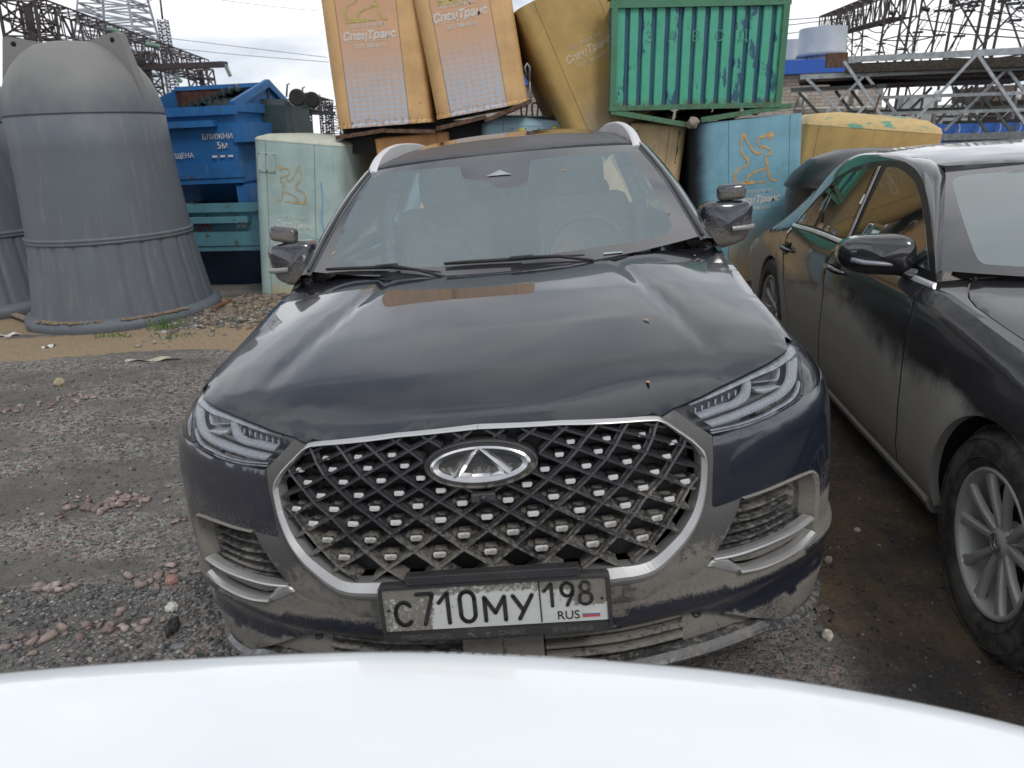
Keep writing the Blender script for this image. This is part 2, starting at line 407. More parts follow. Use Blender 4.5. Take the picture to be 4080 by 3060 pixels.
_pc = np.array([(-.14, .003), (0, 0), (.14, .003), (.27, .014), (.4, .042), (.5, .074), (.6, .118), (.7, .178), (.81, .262), (.875, .335), (.915, .42), (.936, .52), (.944, .66), (.946, .9), (.946, 1.5), (.946, 2.5), (.935, 3.5), (.89, 4.2), (.79, 4.52), (.5, 4.66), (0, 4.72)])
_pf = cr_spline(_pc, 4200); _d = np.r_[0, np.cumsum(np.linalg.norm(np.diff(_pf, axis=0), axis=1))]; _i0 = np.argmin(np.abs(_pf[:1000, 0])); _d = _d - _d[_i0]
_tan = np.gradient(_pf, _d, axis=0)
def plan(s): return np.array([np.interp(s, _d, _pf[:, 0]), np.interp(s, _d, _pf[:, 1])])
def ptan(s): t = np.array([np.interp(s, _d, _tan[:, 0]), np.interp(s, _d, _tan[:, 1])]); return t / np.linalg.norm(t)
_xe = lambda Y: np.interp(Y, [.37, .5, .75, 1.16, 1.5, 2.2], [.79, .805, .798, .822, .845, .85])
_ze = lambda Y: np.interp(Y, [.37, .5, .75, 1.16, 1.5, 2.2, 4], [.985, 1.0, 1.035, 1.08, 1.105, 1.12, 1.12])
_y0 = lambda z: np.interp(z, [.0, .1, .2, .26, .33, .4, .46, .55, .65, .75, .85, .93, 1.0, 1.1], [.12, .07, .04, .025, .02, .03, .01, 0., 0., .008, .022, .045, .09, .18])
_side = lambda z: np.interp(z, [0, .25, .35, .5, .65, .8, 1.2], [.05, .03, .0, .0, -.005, 0., .0])
def sfn(s, z, off=0.):
    p = plan(s); t = ptan(s); n = np.array([-t[1], t[0]])      # inward normal
    re = _xe(max(p[1], .37)) / np.interp(p[1], [.37, .42, .52, .66], [.895, .915, .936, .945])
    ze = _ze(p[1]); g = np.clip((z - .78) / (ze - .78), 0, 1.15)**2.2
    ratio = 1 - (1 - re) * g
    f = np.clip((1.3 - s) / .5, 0, 1)
    x = p[0] * ratio - _side(z) * np.clip((p[0] - .75) / .15, 0, 1); y = p[1] + _y0(z) * f
    q = np.array([x + n[0] * off, y + n[1] * off, z])
    return q
G_ = [(a, b) for a in np.linspace(0, 1.0, 11) for b in np.linspace(.25, 1.0, 8)]
SF = Surf(sfn, RS, TS, G_, 1.07)
A_ = lambda L: [(2600 + .3255 * u, 1280 + .3255 * v) for u, v in L]
E_ = lambda L: [(2700 + .4942 * u, 1780 + .4942 * v) for u, v in L]
R2 = lambda L: [(1900 + .663 * u, 1500 + .663 * v) for u, v in L]
inv = SF.invs
# mud distribution over the front (dried splash: denser low down, on ledges and round the intakes)
def mudf(c):
    X, Y, Z = abs(c.x), c.y, c.z
    m = np.interp(Z, [.2, .3, .36, .42, .47, .55, .65, .75, .85, .95], [.62, .52, .44, .40, .46, .46, .40, .30, .2, .10])
    return float(m)
# ---- hood
def hoodz(X, Y):
    xe = .455 + (.79 - .455) * np.clip((Y - .09) / .3, 0, 1)**.5 if Y < .37 else _xe(Y)
    zc = np.interp(Y, [-.1, .03, .1, .3, .6, .9, 1.15, 1.45], [.925, .952, .972, 1.008, 1.05, 1.088, 1.114, 1.135])
    zedge = np.interp(Y, [.0, .09, .18, .25, .32, .37, .5, .75, 1.16, 1.5], [.91, .936, .955, .965, .975, .98, 1.0, 1.035, 1.08, 1.10])
    xr = np.interp(Y, [.0, .09, .18, .25, .32, .37], [.36, .455, .6, .69, .765, .79]) if Y < .37 else _xe(Y)
    t = min(abs(X) / xr, 1.08)
    z = zc + (zedge - zc) * t**3.2
    # shoulder bulge outside the crease and the shallow valley line
    cx = np.interp(Y, [.1, .6, 1.2], [.62, .54, .44]); fade = np.interp(Y, [.15, .5, 1.1, 1.4], [0, .5, 1, 1])
    z += fade * (.007 * math.exp(-((abs(X) - cx - .14) / .11)**2) - .007 * math.exp(-((abs(X) - cx) / .022)**2))
    if 'HFX' in globals():
        yf = float(np.interp(abs(X), HFX, HFY)); zf = float(np.interp(abs(X), HFX, HFZ)); zb_ = z
        if not globals().get('_rec'):
            globals()['_rec'] = 1; zb_ = hoodz(abs(X), yf); globals()['_rec'] = 0
            z += (zf + .004 - zb_) * math.exp(-max(Y - yf, 0) / .12)
    return z
_ho = SF.invs(R2([(0, 294), (250, 276), (500, 257), (1000, 235), (1095, 233)]) + A_([(60, 1120), (235, 1066), (500, 955), (820, 795), (1200, 612), (1500, 452), (1640, 345), (1700, 235), (1703, 160)]))
_h3 = np.array([sfn(a, b) for a, b in _ho]); _h3[0][0] = 0; _h3 = _h3[np.argsort(_h3[:, 0])]; HFX, HFY, HFZ = _h3[:, 0], _h3[:, 1] - .004, _h3[:, 2]
hood_front = [(float(a), float(b)) for a, b in zip(HFX, HFY)]
hf = cr_spline(hood_front, 60)
he = [( _xe(y) + .016 * min(1, (y - .40) / .12), y) for y in np.linspace(.54, 1.42, 24)]
hr = [(.82, 1.49), (.74, 1.455), (.55, 1.345), (.35, 1.262), (.15, 1.218), (0, 1.21)]
hr = [tuple(p) for p in cr_spline(hr, 30)]
half = [tuple(p) for p in hf[1:]] + he + hr[:-1]
poly = [(0.0, float(HFY[0]))] + half + [(0, 1.21)] + [(-x, y) for x, y in half[::-1]]
def hfn(a, b, off=0.): return np.array([a, b, hoodz(a, b) - off])
SH = Surf(hfn, RS, TS, [(a, b) for a in (-.6, 0, .6) for b in (.2, .6, 1.1)])
hood_front_z = lambda X, Y: hoodz(X, Y)
hm = lambda c: .02 + .05 * max(0, (c.y - 1.0)) 
panel('hood', SH, poly, paint, suv, step=.025, thick=.004, edge=.003, mud=lambda c: .05, label='glossy dark hood')
# ---- outlines measured on the car's left half
c0 = SF.inv((1900, 1699)); 
fr_out = R2([(500, 258), (1000, 236), (1100, 235)]) + A_([(110, 1180), (500, 1450), (640, 1600)]) + E_([(215, 50), (228, 150), (215, 400), (180, 560), (100, 730), (0, 860)]) + R2([(1110, 1170), (1000, 1225), (820, 1250)])
fr_in = R2([(500, 290), (1000, 268), (1090, 264)]) + A_([(90, 1230), (300, 1370), (480, 1510), (580, 1650)]) + E_([(178, 100), (180, 200), (175, 300), (130, 500), (50, 640), (0, 710)]) + R2([(1060, 1095), (960, 1130), (810, 1140)])
fo = inv(fr_out); fi = inv(fr_in)
zt_o = fo[0][1]; zt_i = fi[0][1]; zb_o = fo[-1][1] - .004; zb_i = fi[-1][1] - .004
fo = np.vstack([[(0.0, zt_o + .006)], fo, [(0.0, zb_o)]]); fi = np.vstack([[(0.0, zt_i + .006)], fi, [(0.0, zb_i)]])
def chopen(P, k=2):
    for _ in range(k): P = np.vstack([P[:1], np.stack([P[:-1] * .75 + P[1:] * .25, P[:-1] * .25 + P[1:] * .75], 1).reshape(-1, 2), P[-1:]])
    return P
fo = np.vstack([fo[:7], chopen(fo[7:])]); fi = np.vstack([fi[:7], chopen(fi[7:])])
strip('grille_frame', SF, fo, fi, chrome, suv, n=110, off=-.004, rise=.014, depth=.02, both=True, mud=lambda c: -.2 + .25 * max(0, .72 - c.z), prof=[(0, -.02), (0, 0), (.35, .012), (.55, .013), (1, .002), (1, -.03)], label='dusty chrome grille surround')
# ---- grey surround
hl_in = A_([(235, 1075), (300, 1110), (450, 1220), (620, 1330), (735, 1405)])
patch_l = E_([(286, 0), (284, 250), (279, 478), (300, 492)])
fogt = E_([(430, 450), (515, 412), (560, 400), (700, 350), (900, 265), (1020, 213), (1090, 192), (1125, 215), (1142, 300), (1136, 450), (1105, 650), (1092, 720)])
fogb = E_([(900, 852), (700, 945), (490, 1014), (430, 1012), (330, 985), (238, 960)])
low1 = E_([(160, 1030), (90, 1070), (0, 1093)]) + R2([(1000, 1345), (820, 1372)])
g1 = inv(A_([(75, 1128)]) + hl_in + patch_l + E_([(430, 450), (515, 412), (470, 560), (380, 740), (300, 870), (238, 960)]) + low1)
zlow = g1[-1][1] - .004
gout = [(0.0, zt_o + .004)] + [tuple(p + [0, .002]) for p in fo[1:4]] + [tuple(p) for p in g1[1:]] + [(0.0, zlow)]
surround = gout + [tuple(p) for p in fo[::-1]]
# build as one ring: outer outline minus frame opening, right and left halves separately
for sd in (1, -1):
    panel('grille_surround', SF, [tuple(p) for p in fo[3:]] + [(0.0, zlow)] + [tuple(p) for p in g1[::-1]], greytrim, suv, step=.02, side=sd, thick=.03, mud=lambda c: mudf(c) + (.10 if c.z < .62 else -.02))
# ---- grille interior
gin = [tuple(p) for p in fi]
BACK = .055
backp = dirty_paint('grille_back_dusty', (.01, .01, .01), rough=.6, coat=0, dust=.2, base_mud=0.)
def backmud(c): return .36 if abs(c.x) > .30 or c.z > .80 else -.4
for sd in (1, -1): panel('grille_back', SF, gin, backp, suv, step=.022, off=BACK, side=sd, thick=.0, edge=0, mud=backmud)
ginp = np.array(gin)
rowpy = [426, 490, 567, 653, 742, 832, 930, 1038, 1152, 1262]
rowz = []
for k, v in enumerate(rowpy):
    u = 1475; px = np.array((700 + u * .6148, 1500 + v * .6148))
    P = None; q = np.array([.2, .7])
    for it in range(30):     # mirrored inverse
        fpx = lambda q: SF.proj(np.array([-1, 1, 1]) * sfn(q[0], q[1], .01)) - px
        f0 = fpx(q); J = np.stack([(fpx(q + [1e-4, 0]) - f0) / 1e-4, (fpx(q + [0, 1e-4]) - f0) / 1e-4], 1); q = q - np.clip(np.linalg.solve(J, f0), -.1, .1)
    rowz.append(q[1])
rowz = np.array(rowz); dz = -np.gradient(rowz)
pitch = np.array([.0805, .084, .0895, .0945, .098, .1035, .106, .112, .118, .124])
def inside(s, z, m=0.):
    return inpoly(max(abs(s), .002), z, ginp) and all(inpoly(abs(abs(s) + a) + .001, z + b, ginp) for a, b in ((m, 0), (-m, 0), (0, m), (0, -m)))
def sgn(s, z, off):
    p = sfn(abs(s), z, off); p[0] = math.copysign(p[0], s); return p
# emblem position
emb = SF.inv((2040 - 122 + 2, 1893)); ez = .5 * (rowz[3] + rowz[2]) + .012
def emb_mask(s, z, k=1.0): return (s / .133)**2 + ((z - ez) / .052)**2 < k
lat = MB(); pts = {}
for k in range(-1, 11):
    z = rowz[k] if 0 <= k < 10 else (rowz[0] + dz[0] if k < 0 else rowz[9] - dz[9]); p_ = pitch[min(max(k, 0), 9)]; d_ = dz[min(max(k, 0), 9)]
    for j in range(-9, 10):
        off = 0 if k % 2 == 0 else .5
        pts[(k, j)] = ((j + off + .5) * p_, z + .28 * d_)      # nodes sit between the studs
for k in range(-1, 10):
    for j in range(-9, 9):
        a = pts[(k, j)]
        for jj in ((j - 1, j) if k % 2 == 0 else (j, j + 1)):
            if (k + 1, jj) not in pts: continue
            b = pts[(k + 1, jj)]
            # clip bar to the opening
            N_ = 14; seg = []
            for i in range(N_ + 1):
                q = (lerp(a[0], b[0], i / N_), lerp(a[1], b[1], i / N_))
                if inside(q[0], q[1], .002) and not emb_mask(*q): seg.append(q)
            if len(seg) > 2:
                P0 = [sgn(*seg[0], .006), sgn(*seg[-1], .006)]
                lat.bar(P0[0], P0[1], .0055, .020, up=(0, -1, 0)); 
                P1 = [sgn(*seg[0], .026), sgn(*seg[-1], .026)]
                lat.bar(P1[0], P1[1], .0085, .032, up=(0, -1, 0))
lm = lat.mesh('grille_lattice'); setattr_f(lm, 'mud', [np.interp(v.co.z, [.6, .75, .85, .95], [.56, .46, .34, .32]) for v in lm.vertices])
latmat = dirty_paint('grille_lattice_muddy', (.012, .013, .018), rough=.35, coat=.5, dust=.12, mudscale=90)
obj('grille_lattice', lm, latmat, suv, label='black diamond lattice of the grille with dried mud')
# studs
studs = []
studm = dirty_paint('stud_silver', (.68, .68, .68), rough=.4, metal=.25, coat=0., dust=.15, dustcol=(.5, .49, .47), mudcol=(.30, .28, .25))
stem_m = blackpl
def stud_mesh(mudv):
    mb = MB(); w_, h_, d_ = .0135, .0062, .007
    fr = [(-w_, -h_ * .35), (-w_ * .8, -h_), (w_ * .8, -h_), (w_, -h_ * .35), (w_, h_ * .35), (w_ * .8, h_), (-w_ * .8, h_), (-w_, h_ * .35)]
    back = [(x * 1.08, 0, z * 1.1) for x, z in fr]; front = [(x * .86, -d_, z * .62) for x, z in fr]; n = 8
    mb.add(back + front, [tuple(range(8, 16))] + [(i, (i + 1) % n, (i + 1) % n + n, i + n) for i in range(n)], 0)
    mb.box((0, .034, -.005), (.058, .03, .009), mi=1)
    bk = [(x * 1.12, 0.0, z * 1.2) for x, z in fr]; bb = [(x * 1.12, .03, z * 1.2 + .001) for x, z in fr]
    mb.add(bk + bb, [tuple(range(8))] + [(i, (i + 1) % n, (i + 1) % n + n, i + n) for i in range(n)], 1)
    me = mb.mesh('grille_stud'); bm = bmesh.new(); bm.from_mesh(me); bmesh.ops.recalc_face_normals(bm, faces=bm.faces[:]); bm.to_mesh(me); bm.free()
    setattr_f(me, 'mud', [mudv if v.co.y < 0.002 and abs(v.co.z) < .0075 else mudv + .3 for v in me.vertices])
    me.materials.append(studm); me.materials.append(stem_m); return me
sm_hi = stud_mesh(-.1); sm_lo = stud_mesh(.50); sm_m = stud_mesh(.36)
for k in range(10):
    for j in range(-9, 10):
        s = (j + (0 if k % 2 == 0 else .5)) * pitch[k]; z = rowz[k]
        z -= .012 * (abs(s) / .45)**2
        if not inside(s, z, .021) or emb_mask(s, z - .0, 1.25): continue
        if k == 9 and abs(s) < .26: continue
        if k == 4 and abs(s) < .01: continue
        o = bpy.data.objects.new('grille_stud', sm_hi if k < 5 else sm_m if k < 7 else sm_lo); COL.objects.link(o); o.parent = suv
        c = sgn(s, z, .004); t = (sgn(s + .01, z, .004) - sgn(s - .01, z, .004)); sc = (.62 + .056 * k)
        m = FR(c, t, np.cross(np.array([0, -.12, 1.0]) * -1, t)) 
        x = Vector(t).normalized(); zz = Vector((0, .0, 1)); y = zz.cross(x).normalized(); zz = x.cross(y)
        m = Matrix((x * sc, y, zz * sc)).transposed().to_4x4(); m.translation = Vector(c); o.matrix_basis = m; studs.append(o)
# emblem: black plinth, chrome ellipse ring, raised chevron
ec = sfn(0, ez, 0)
def ell(a, b, n=64, y=0, cz=0, cx=0): return [(cx + a * math.cos(2 * math.pi * i / n), y, cz + b * math.sin(2 * math.pi * i / n)) for i in range(n)]
EMB = Matrix.Translation(Vector((0, ec[1] - .012, ez))) @ Matrix.Rotation(rad(-8), 4, 'X')
embm = plain('emblem_chrome', (.68, .68, .68), .2, metal=1., var=.1)
mb = MB(); L_ = [ell(.128, .056, y=.045), ell(.128, .056, y=.0), ell(.124, .052, y=-.004), ell(.118, .048, y=.0), ell(.06, .02, y=.0)]
for a, b in zip(L_[:-1], L_[1:]): mb.grid([a, b], 0, True, closed=True)
mb.add(L_[-1], [tuple(range(64))])
me = mb.mesh(); setattr_f(me, 'mud', [.5 if v.co.z < 0 else .3 for v in me.vertices]); e_base = obj('emblem_plinth', me, blackpl, suv); e_base.matrix_basis = EMB
mb = MB(); L_ = [ell(.1155, .0455, y=-.0), ell(.113, .0435, y=-.008), ell(.106, .0385, y=-.0115, cz=.0005), ell(.094, .0285, y=-.008, cz=.001), ell(.092, .027, y=.0, cz=.001)]
for a, b in zip(L_[:-1], L_[1:]): mb.grid([a, b], 0, False, closed=True)
def ridge(p, q, w0, w1, y=-.012):
    p = Vector((p[0], 0, p[1])); q = Vector((q[0], 0, q[1])); d = (q - p).normalized(); s_ = Vector((-d.z, 0, d.x))
    V = [p - s_ * w0, p + Vector((0, y, 0)), p + s_ * w0, q - s_ * w1, q + Vector((0, y, 0)), q + s_ * w1]
    mb.add(V, [(0, 1, 4, 3), (1, 2, 5, 4), (0, 2, 5, 3), (0, 1, 2), (3, 5, 4)])
for sx_ in (1, -1):
    ridge((0, .040), (sx_ * .062, -.022), .010, .013, -.015)
    ridge((sx_ * .058, -.023), (sx_ * .02, -.024), .009, .004, -.006)
ridge((-.04, -.029), (.04, -.029), .0085, .0085, -.009)
e2 = mb.build('emblem_ring', embm, suv, label='oval chrome emblem with raised peak'); e2.matrix_basis = EMB
mb = MB(); mb.box((0, -.004, -.074), (.055, .02, .022), bev=.004); mb.lathe([(.0, -.018), (.006, -.018), (.006, -.014), (.009, -.014), (.009, -.01)], 20, 0, 'Y', (0, 0, -.074))
me = mb.mesh(); setattr_f(me, 'mud', [.3] * len(me.vertices)); fc = obj('front_camera', me, blackpl, suv); fc.matrix_basis = EMB
# ---- headlights
hl_top = A_([(245, 1068), (500, 955), (820, 795), (1200, 612), (1500, 452), (1640, 345), (1700, 235), (1703, 150)])
hl_out = A_([(1735, 215), (1765, 300), (1800, 400), (1835, 600), (1862, 760), (1862, 860), (1845, 905)])
hl_bot = A_([(1800, 960), (1700, 1030), (1500, 1150), (1200, 1272), (1000, 1335), (850, 1385), (740, 1400)])
hl_l = A_([(620, 1330), (450, 1215), (300, 1105)])
hlp = hl_top + hl_out + hl_bot + hl_l
hlq = inv(hlp)
def stripA(name, S, ca, cb, w_, off, mat, parent, side, rise=.006, n=36):
    q = inv(A_(ca), off); r = inv(A_(cb), off)
    return strip(name, S, q, r, mat, parent, n=n, off=off, rise=rise, depth=.006, side=side, spline=True)
for sd in (1, -1):
    hl = panel('headlight', SF, [tuple(p) for p in hlq], lampdark, suv, step=.02, off=.035, thick=.01, side=sd, edge=0)
    panel('lens', SF, [tuple(p) for p in hlq], lampglass, hl, step=.02, off=.001, thick=.0, side=sd, edge=.002)
    # top silver band, inner bar, outer bar, lower reflector lines
    stripA('silver_band', SF, [(430, 1000), (900, 775), (1200, 640), (1500, 480), (1640, 370), (1705, 250)], [(450, 1030), (950, 830), (1200, 715), (1500, 590), (1660, 480), (1745, 330)], 0, .014, silver, hl, sd)
    stripA('light_bar', SF, [(520, 1130), (800, 1030), (1000, 965), (1085, 880), (1112, 780), (1110, 735)], [(590, 1200), (850, 1110), (1050, 1035), (1170, 930), (1195, 800), (1190, 720)], 0, .016, clearbar, hl, sd, .008)
    stripA('light_bar', SF, [(640, 1235), (1000, 1110), (1300, 980), (1530, 850), (1640, 730), (1662, 600), (1660, 500)], [(730, 1295), (1050, 1190), (1350, 1060), (1620, 900), (1735, 740), (1755, 560), (1745, 440)], 0, .014, clearbar, hl, sd, .008)
    stripA('reflector_line', SF, [(700, 1330), (1100, 1240), (1500, 1070), (1750, 880), (1800, 640)], [(715, 1345), (1100, 1262), (1510, 1092), (1770, 890), (1815, 650)], 0, .014, silver, hl, sd, .002)
    stripA('reflector_line', SF, [(715, 1365), (1100, 1280), (1500, 1120), (1790, 930)], [(730, 1375), (1100, 1290), (1510, 1130), (1800, 940)], 0, .012, silver, hl, sd, .002)
    stripA('projector_wedge', SF, [(1200, 812), (1350, 796), (1515, 780)], [(1235, 872), (1350, 880), (1525, 790)], 0, .018, silver, hl, sd, .012)
    stripA('projector_frame', SF, [(1225, 745), (1400, 722), (1510, 705), (1530, 640), (1535, 575)], [(1225, 756), (1400, 735), (1525, 718), (1548, 640), (1548, 575)], 0, .018, silver, hl, sd, .003)
    mb = MB()
    for i in range(7):
        u = 505 + i * 82; v = 1085 - i * 36
        p = [SF.fn(*SF.inv(A_([(u + du, v + dv)])[0], .022), .022) for du, dv in ((0, -30), (22, -34), (14, 40), (0, 20))]
        p = [q * [sd, 1, 1] for q in p]; q2 = [q + [0, -.008, 0] for q in p]
        mb.add([*p, *q2], [(4, 5, 6, 7), (0, 1, 5, 4), (1, 2, 6, 5), (2, 3, 7, 6), (3, 0, 4, 7)])
    mb.build('lamp_fin', clearbar, hl)
# ---- bumper skin
a_low = E_([(820, 1392), (700, 1387), (500, 1362), (300, 1327), (0, 1322)])
bl = inv(a_low); zc_low = bl[-1][1] - .006
hb = inv(A_([(745, 1415)]) + A_([(850, 1400), (1000, 1350), (1200, 1287), (1500, 1165), (1700, 1045), (1800, 975), (1850, 915)]))
side_top = [(1.33, .80), (1.42, .80)]     # runs back to the wheel arch
arch = [(.93 + .40 * math.cos(t), .37 + .40 * math.sin(t)) for t in np.linspace(rad(90), rad(200), 14)]
# arc length on the side: s = Y + const
s93 = np.interp(.93, _pf[:, 1][_i0:2600], _d[_i0:2600]); toS = lambda Y: Y - .93 + s93
arch_s = [(toS(y), z) for y, z in arch]
q_patch = inv(patch_l); q_ft = inv(fogt[1:]); q_fb = inv(fogb)
bump_poly = [tuple(p) for p in hb] + [(1.16, .88), (toS(.66), .86)] + [(toS(.80), .78)] + [p for p in arch_s if p[0] < toS(.78) and p[1] > .26] + [(toS(.545), .225)] + [tuple(p) for p in bl] + [(0, zc_low)] + [(0.0, zlow)] + [tuple(p) for p in inv(low1)[::-1]] + [tuple(p) for p in q_fb[::-1]] + [tuple(p) for p in q_ft[::-1]] + [tuple(p) for p in q_patch[::-1]]
def bumpmud(c):
    X, Z = abs(c.x), c.z; m = mudf(c)
    if Z > .60: m = np.interp(Z, [.6, .66, .75, .9], [.42, .30, .22, .05]) + (.14 if c.x < 0 else -.04) * np.clip((.86 - Z) / .1, 0, 1)
    # band under the grille and round the fog intake is caked, the swept navy blade below is cleaner
    blade = np.interp(X, [0, .30, .45, .6, .75, .9], [.42, .43, .428, .405, .395, .41])
    bw = np.interp(X, [0, .25, .35, .6, .9], [.008, .012, .030, .046, .062])
    if Z < .58:
        m = .62 if Z > blade + bw * .9 else (.40 - .16 * math.exp(-((Z - blade + .01) / (bw * 1.1))**2) if X > .22 else .5)
        if Z < blade - bw: m = .6
    if .84 < X and .5 < Z < .68: m = max(m, .42)
    return float(m)
for sd in (1, -1): panel('bumper', SF, bump_poly, paint_low, suv, step=.018, side=sd, thick=.03, mud=bumpmud, disp=lambda a, b: .014 * math.exp(-((b - np.interp(a, [0, .4, .7, 1.0], [.405, .425, .425, .46])) / .028)**2))
# ---- fog intakes
fog_in = inv(E_([(515, 412), (700, 350), (900, 265), (1020, 213), (1090, 192), (1125, 215), (1142, 300), (1136, 450), (1105, 650), (1092, 720), (900, 852), (700, 945), (490, 1014), (430, 1012), (330, 985), (238, 960), (300, 870), (380, 740), (470, 560)]))
for sd in (1, -1):
    fg = panel('fog_intake', SF, [tuple(p) for p in fog_in], backp, suv, step=.02, off=.05, side=sd, thick=0, edge=0, mud=lambda c: .5, label='recessed side intake with louvres')
    F2 = lambda nm, a, b, mat, off, rise, mv, pr=None: strip(nm, SF, inv(E_(a)), inv(E_(b)), mat, fg, n=30, off=off, rise=rise, depth=.02, side=sd, spline=True, mud=lambda c: mv, prof=pr)
    F2('intake_frame', [(515, 409), (700, 347), (900, 262), (1020, 211), (1095, 190), (1135, 230), (1145, 320), (1138, 470), (1108, 650), (1094, 722)], [(560, 425), (700, 378), (900, 300), (1010, 250), (1055, 240), (1072, 290), (1084, 400), (1074, 520), (1070, 640), (1066, 700)], greytrim, .0, .004, .60, [(0, -.005), (0, 0), (.3, .006), (.55, 0), (1, -.035), (1, -.05)])
    for k, (a, b) in enumerate([([(540, 440), (780, 375), (1000, 262)], [(525, 478), (780, 415), (1000, 300)]), ([(505, 540), (700, 490), (992, 345)], [(492, 575), (700, 520), (992, 372)]),
                 ([(460, 625), (700, 575), (990, 420)], [(450, 660), (700, 605), (990, 450)]), ([(405, 720), (680, 650), (990, 495)], [(392, 750), (680, 680), (990, 525)]), ([(345, 815), (660, 730), (980, 565)], [(330, 845), (660, 760), (980, 595)]), ([(300, 862), (640, 780), (1050, 600)], [(295, 880), (640, 795), (1060, 612)])]):
        F2('louvre', a, b, blackpl, .022, .012, .47, [(0, -.03), (0, .0), (.3, .006), (1, -.010), (1, -.03)])
    F2('chrome_bar', [(283, 888), (430, 858), (650, 790), (880, 690), (1080, 558)], [(298, 912), (440, 890), (650, 822), (880, 722), (1082, 592)], chrome, .004, .012, .05)
    F2('chrome_bar', [(480, 975), (620, 955), (800, 885), (960, 790), (1075, 672)], [(500, 1018), (640, 985), (820, 915), (980, 815), (1092, 722)], chrome, .000, .014, .05)
    F2('chrome_end', [(238, 958), (300, 905), (400, 905), (470, 950), (500, 965)], [(240, 962), (310, 985), (380, 1003), (430, 1012), (495, 1018)], chrome, .002, .006, .12)
    F2('lower_slat', [(420, 905), (650, 850), (860, 760), (1060, 640)], [(500, 955), (660, 925), (860, 835), (1060, 700)], blackpl, .02, .006, .58)
    mb = MB(); c = SF.fn(*SF.inv(E_([(900, 872)])[0]), 0) * [sd, 1, 1]
    mb.lathe([(.0, -.003), (.006, -.004), (.007, .0), (.009, -.001), (.011, -.002), (.0125, .004)], 18, 0, 'Y', c); me = mb.mesh(); setattr_f(me, 'mud', [.45] * len(me.vertices)); obj('parking_sensor', me, blackpl, suv)
# ---- lower grille and lip
lip_top = inv(E_([(0, 1632), (250, 1560), (500, 1470), (640, 1415), (700, 1395)]))
lg = [(0, zc_low - .0)] + [tuple(p) for p in bl[::-1][:-1]] + [tuple(p) for p in lip_top[::-1]] + [(0, lip_top[0][1] - .006)]
for sd in (1, -1): panel('lower_grille', SF, lg, backp, suv, step=.02, off=.045, side=sd, thick=0, edge=0, mud=lambda c: .45)
zt = zc_low; zb = lip_top[0][1]
for sd in (1, -1):
    for f in (.18, .45, .72):
        z0 = zt + (zb - zt) * f; strip('lower_slat', SF, [(.105, z0), (.3, z0 - .001), (.46, z0 + .002)], [(.105, z0 - .012), (.3, z0 - .013), (.46, z0 - .010)], blackpl, suv, n=14, off=.02, rise=.008, depth=.03, side=sd, mud=lambda c: .55)
    panel('lower_cheek', SF, [(.46, zt - .003), (.62, bl[2][1] - .004), (.75, bl[0][1] - .004), (.62, lip_top[2][1] + .004), (.46, zb + .004)], blackpl, suv, step=.02, off=.022, side=sd, thick=.02, mud=lambda c: .6)
    mb = MB(); c = sfn(.50, zt - .03, .018) * [sd, 1, 1]; mb.lathe([(0, .003), (.005, .003), (.006, -.004), (.011, -.004), (.013, .008)], 18, 0, 'Y', c); me = mb.mesh(); setattr_f(me, 'mud', [.4] * len(me.vertices)); obj('parking_sensor', me, blackpl, suv)
strip('radar_cover', SF, [(-.0, zt - .002), (.1, zt - .002)], [(-.0, zb - .004), (.1, zb - .004)], blackpl, suv, n=4, off=.018, rise=.004, depth=.02, both=True, mud=lambda c: .62)
lt = np.vstack([[(0, lip_top[0][1] - .006)], lip_top, [(bl[0][0] + .01, bl[0][1] - .002), (lerp(bl[0][0], toS(.545), .5), lerp(bl[0][1], .225, .5)), (toS(.54), .225)]]); print('BL', bl[0], toS(.545), 'LT', lip_top)
lb = lt - np.array([0, .050]); lb[-1][1] += .02
strip('front_lip', SF, lt, lb, dirty_paint('lip_paint', (.03, .03, .033), rough=.3, dust=.1), suv, n=90, off=0., rise=.02, depth=.08, both=True, mud=lambda c: .47, prof=[(0, -.03), (0, .002), (.2, .016), (.34, .022), (.5, .018), (1, -.01), (1, -.05)])
# ---- fenders and body sides with wheel arches
Ys = np.linspace(.46, 1.5, 20)
fend_top = [(toS(y) if y > .66 else float(np.interp(y, _pf[:, 1][_i0:2600], _d[_i0:2600])), _ze(y) - .006) for y in Ys]
hlo = [tuple(p) for p in inv(hl_out)]
front_edge = [(p[0], p[1]) for p in hlo[::-1]]
archf = [(toS(.93 + .395 * math.cos(t)), .37 + .395 * math.sin(t)) for t in np.linspace(0, math.pi, 24)]
fender = front_edge + fend_top + [(toS(1.5), .30), (toS(1.34), .30)] + archf[0:] + [(toS(.66), .80), (toS(.63), .865), (1.16, .885)] + [tuple(hb[-1])]
archr = [(toS(3.64 + .395 * math.cos(t)), .37 + .395 * math.sin(t)) for t in np.linspace(0, math.pi, 24)]
ss = lambda y: toS(y)
door = [(ss(1.503), 1.12), (ss(4.05), 1.14), (_d[_i0] + ss(4.6), 1.10), (ss(4.6), .45), (ss(4.1), .32), (ss(4.04), .32)] + archr + [(ss(3.24), .30), (ss(1.503), .28)]
fm = lambda c: float(np.interp(c.z, [.3, .5, .8, 1.1], [.5, .36, .12, .02]))
for sd in (1, -1):
    panel('fender', SF, fender, paint, suv, step=.03, side=sd, thick=.03, mud=fm)
    panel('body_side', SF, door, paint, suv, step=.05, side=sd, thick=.03, mud=fm)
